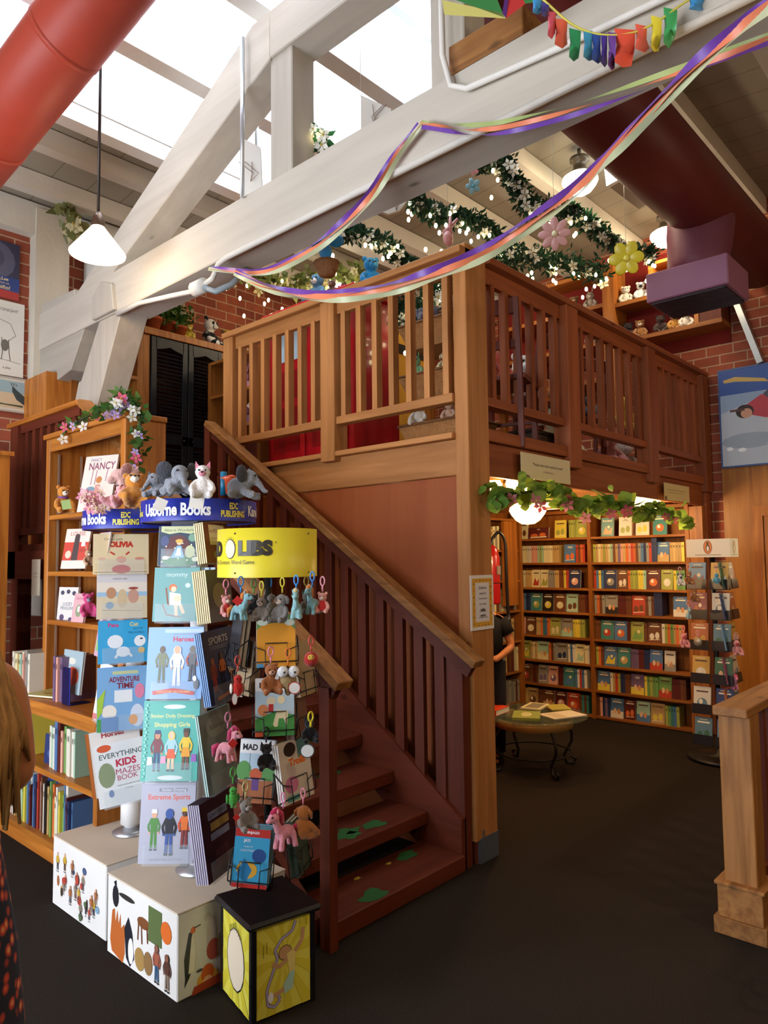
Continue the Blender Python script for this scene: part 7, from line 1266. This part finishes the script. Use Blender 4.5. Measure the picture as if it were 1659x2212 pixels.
# ================================================================== people
def skin_fig(name, joints, edges, rad, parent, color, mat='skin', root=0, sub=2):
    me = bpy.data.meshes.new(name); base = wpos(parent); me.from_pydata([tuple(V(j) - base) for j in joints], edges, []); me.materials.append(M[mat])
    o = bpy.data.objects.new(name, me); SC.collection.objects.link(o); o.parent = parent; o.color = lin(color)
    o.modifiers.new('skin', 'SKIN')
    if not me.skin_vertices: me.skin_vertices.new()
    for i, sv in enumerate(me.skin_vertices[0].data): r = rad[i]; sv.radius = r if hasattr(r, '__len__') else (r, r)
    me.skin_vertices[0].data[root].use_root = True
    s = o.modifiers.new('sub', 'SUBSURF'); s.levels = sub; s.render_levels = sub
    o.modifiers['skin'].use_smooth_shade = True
    return o
def person(label, loc, yaw, H, skin, pose, clothes):
    """pose: dict of joint offsets in body space (x right, -y front, z up) for H = 1.65"""
    k = H / 1.65; F = Matrix.Translation(V(loc)) @ Matrix.Rotation(yaw, 4, 'Z') @ Matrix.Scale(k, 4); t = empty('person', loc, label, 'person')
    J = [(0, 0, .92), (0, 0, 1.08), (0, .01, 1.25), (0, .01, 1.38), (0, 0, 1.45), (0, -.01, 1.53), (0, -.02, 1.60)]; R = [(.13, .10), (.115, .09), (.13, .09), (.09, .07), (.05, .05), (.075, .085), (.06, .075)]
    E_ = [(0, 1), (1, 2), (2, 3), (3, 4), (4, 5), (5, 6)]
    for s in (-1, 1):
        n = len(J); a = pose['armL' if s < 0 else 'armR']; sh, el, wr, hd_ = a
        J += [(s * .17, .01, 1.34)] + [tuple(x) for x in (el, wr, hd_)]; R += [.055, .040, .028, (.034, .018)]; E_ += [(3, n), (n, n + 1), (n + 1, n + 2), (n + 2, n + 3)]
        wv, hv = V(wr), V(hd_); dd = (hv - wv).normalized(); sd = dd.cross(V((0, 0, 1))).normalized() if abs(dd.z) < .9 else V((0, 1, 0))
        for q in range(4):
            n2 = len(J); b0 = hv + sd * (q - 1.5) * .017; ln = [.062, .075, .07, .055][q]; cu_ = V((0, 0, -1)) if abs(dd.z) < .9 else V((0, -1, 0))
            J += [tuple(b0 + dd * .012), tuple(b0 + dd * (ln * .55)), tuple(b0 + dd * ln * .85 + cu_ * ln * .45)]; R += [.009, .0085, .007]; E_ += [(n + 3, n2), (n2, n2 + 1), (n2 + 1, n2 + 2)]
        n2 = len(J); b0 = wv.lerp(hv, .5) + sd * .03 * -s; J += [tuple(b0), tuple(b0 + dd * .035 + sd * .018 * -s)]; R += [.011, .009]; E_ += [(n + 2, n2), (n2, n2 + 1)]
        n3 = len(J); J += [(s * .09, 0, .86)] + [tuple(x) for x in pose['legL' if s < 0 else 'legR']]; R += [.085, .058, .040, (.035, .03), (.035, .022)]; E_ += [(0, n3), (n3, n3 + 1), (n3 + 1, n3 + 2), (n3 + 2, n3 + 3), (n3 + 3, n3 + 4)]
    ks = k; skin_fig('body', [F @ V(j) for j in J], E_, [tuple(x * ks for x in r) if hasattr(r, '__len__') else r * ks for r in R], t, skin)
    hd = MB(F).ell((0, -.015, 1.575), (.075, .092, .105), 16).ell((0, -.105, 1.565), (.012, .018, .02), 8).ell((.075, 0, 1.57), (.01, .02, .03), 8).ell((-.075, 0, 1.57), (.01, .02, .03), 8)
    mono(hd, 'face', skin, t, mat='skin'); MB(F).col('#2b2320').ell((.03, -.098, 1.585), (.010, .006, .006), 6).ell((-.03, -.098, 1.585), (.010, .006, .006), 6).col('#8a3f3a').ell((0, -.102, 1.53), (.022, .006, .006), 8).build('eyes_and_mouth', 'plastic', t)
    clothes(F, t); return t
STAND = [(.10, .0, .48), (.10, .03, .09), (.10, .0, .05), (.10, -.12, .03)]
lg = lambda s: [(s * x, y, z) for x, y, z in STAND]
# shopper at the left edge
wm = newmat('patterned_dress'); m, nt, b = wm; L = nt.links
vo = N(nt, 'ShaderNodeTexVoronoi'); vo.inputs['Scale'].default_value = 28; tc = N(nt, 'ShaderNodeTexCoord'); L.new(tc.outputs['Object'], vo.inputs['Vector']); cr = N(nt, 'ShaderNodeValToRGB'); e_ = cr.color_ramp.elements
e_[0].color = lin('#c4452c'); e_[0].position = .25; e_[1].color = lin('#1a1c2c'); e_[1].position = .45; x_ = e_.new(.1); x_.color = lin('#d99a5a'); L.new(vo.outputs['Distance'], cr.inputs[0]); L.new(cr.outputs[0], b.inputs['Base Color']); b.inputs['Roughness'].default_value = .9; M['dress'] = m
hairm = wood('blonde_hair', '#c99a5c', '#7f5a30', 'z', .55, False, 2.2); M['hair'] = hairm
def cl1(F, t):
    MB(F).lathe([(.17, 1.34), (.165, 1.2), (.15, 1.08), (.17, .92), (.21, .7), (.24, .4), (.25, .12), (.24, .12), (.2, .7), (.14, 1.08), (.16, 1.34)], (0, 0, 0), 24).build('dress', 'dress', t)
    h = MB(F); rnd = random.Random(8)
    h.ell((0, .015, 1.60), (.095, .105, .11), 18)
    for i in range(64):
        a = -.35 + (PI + .7) * i / 63; x, y = .09 * math.cos(a), .03 + .085 * math.sin(a); e2 = 1.0 + .25 * rnd.random()
        h.tube([(x * .8, y * .8, 1.66), (x * 1.15, y * 1.15 + .01, 1.55), (x * 1.55, y * 1.5 + .02, 1.40), (x * 2.15, y * 1.6 + .03, 1.25), (x * 2.1 + rnd.gauss(0, .01), y * 1.5 + .02, e2)], [.012, .014, .016, .014, .004], 6)
    h.build('hair', 'hair', t, kind='stuff')
armr = ((0, 0, 0), (.205, .03, 1.10), (.12, -.17, 1.02), (.07, -.24, 1.04)); arml = ((0, 0, 0), (-.205, .03, 1.10), (-.12, -.17, 1.02), (-.07, -.24, 1.04))
pp = PD(-158, 1500, 1.7); person('person with long blonde hair and a red patterned dress, cut off by the left edge', (pp.x, pp.y, 0), yaw_for(.25, 1), 1.62, '#b5764e', dict(armR=armr, armL=arml, legL=lg(-1), legR=lg(1)), cl1)
def cl2(F, t):
    mono(MB(F).lathe([(.07, 1.43), (.17, 1.36), (.165, 1.2), (.16, .95), (.155, .95), (.15, 1.36), (.06, 1.42)], (0, 0, 0), 20).tube([(.14, .01, 1.36), (.22, .01, 1.22)], [.075, .065], 12).tube([(-.14, .01, 1.36), (-.22, .01, 1.22)], [.075, .065], 12), 'tshirt', '#151417', t, mat='cloth')
    mono(MB(F).tube([(.09, 0, .96), (.10, 0, .5), (.10, .02, .1)], [.10, .08, .065], 12).tube([(-.09, 0, .96), (-.10, 0, .5), (-.10, .02, .1)], [.10, .08, .065], 12), 'trousers', '#16161c', t, mat='cloth')
    mono(MB(F).ell((0, .02, 1.62), (.085, .10, .09), 14), 'hair', '#2a1d16', t, mat='cloth')
    mono(MB(F).box((.06, -.11, .0), (.14, .08, .07)).box((-.14, -.11, .0), (-.06, .08, .07)), 'shoes', '#1a1a1a', t, mat='cloth')
q = PD(1052, 1500, 5.75); person('person in a black t-shirt with hands clasped, half hidden by the loft post', (q.x, q.y, 0), yaw_for(-.2, -1) - .9, 1.36, '#a86a42', dict(armR=((0, 0, 0), (.25, .0, 1.10), (.12, -.22, 1.0), (.05, -.27, 1.02)), armL=((0, 0, 0), (-.25, .0, 1.10), (-.12, -.22, 1.0), (-.05, -.27, 1.0)), legL=lg(-1), legR=lg(1)), cl2)
# stroller wheel peeking in at the lower right
q = PD(1682, 1950, 2.6); stw = empty('stroller', V((q.x, q.y, 0)), 'black stroller wheel and frame just entering at the lower right edge', 'stroller')
MB().col('#141416').ring(V((q.x, q.y, .12)), .105, .014, 28, 8, 'y').build('wheel', 'plastic', stw); MB().col('#55585c').tube([V((q.x, q.y, .12)), V((q.x + .12, q.y + .02, .75)), V((q.x + .2, q.y, 1.0))], .011, 8).build('frame', 'metal', stw); MB().col('#8c2420').box(V((q.x + .06, q.y - .02, .3)), V((q.x + .3, q.y + .02, .34))).build('footrest', 'plastic', stw)
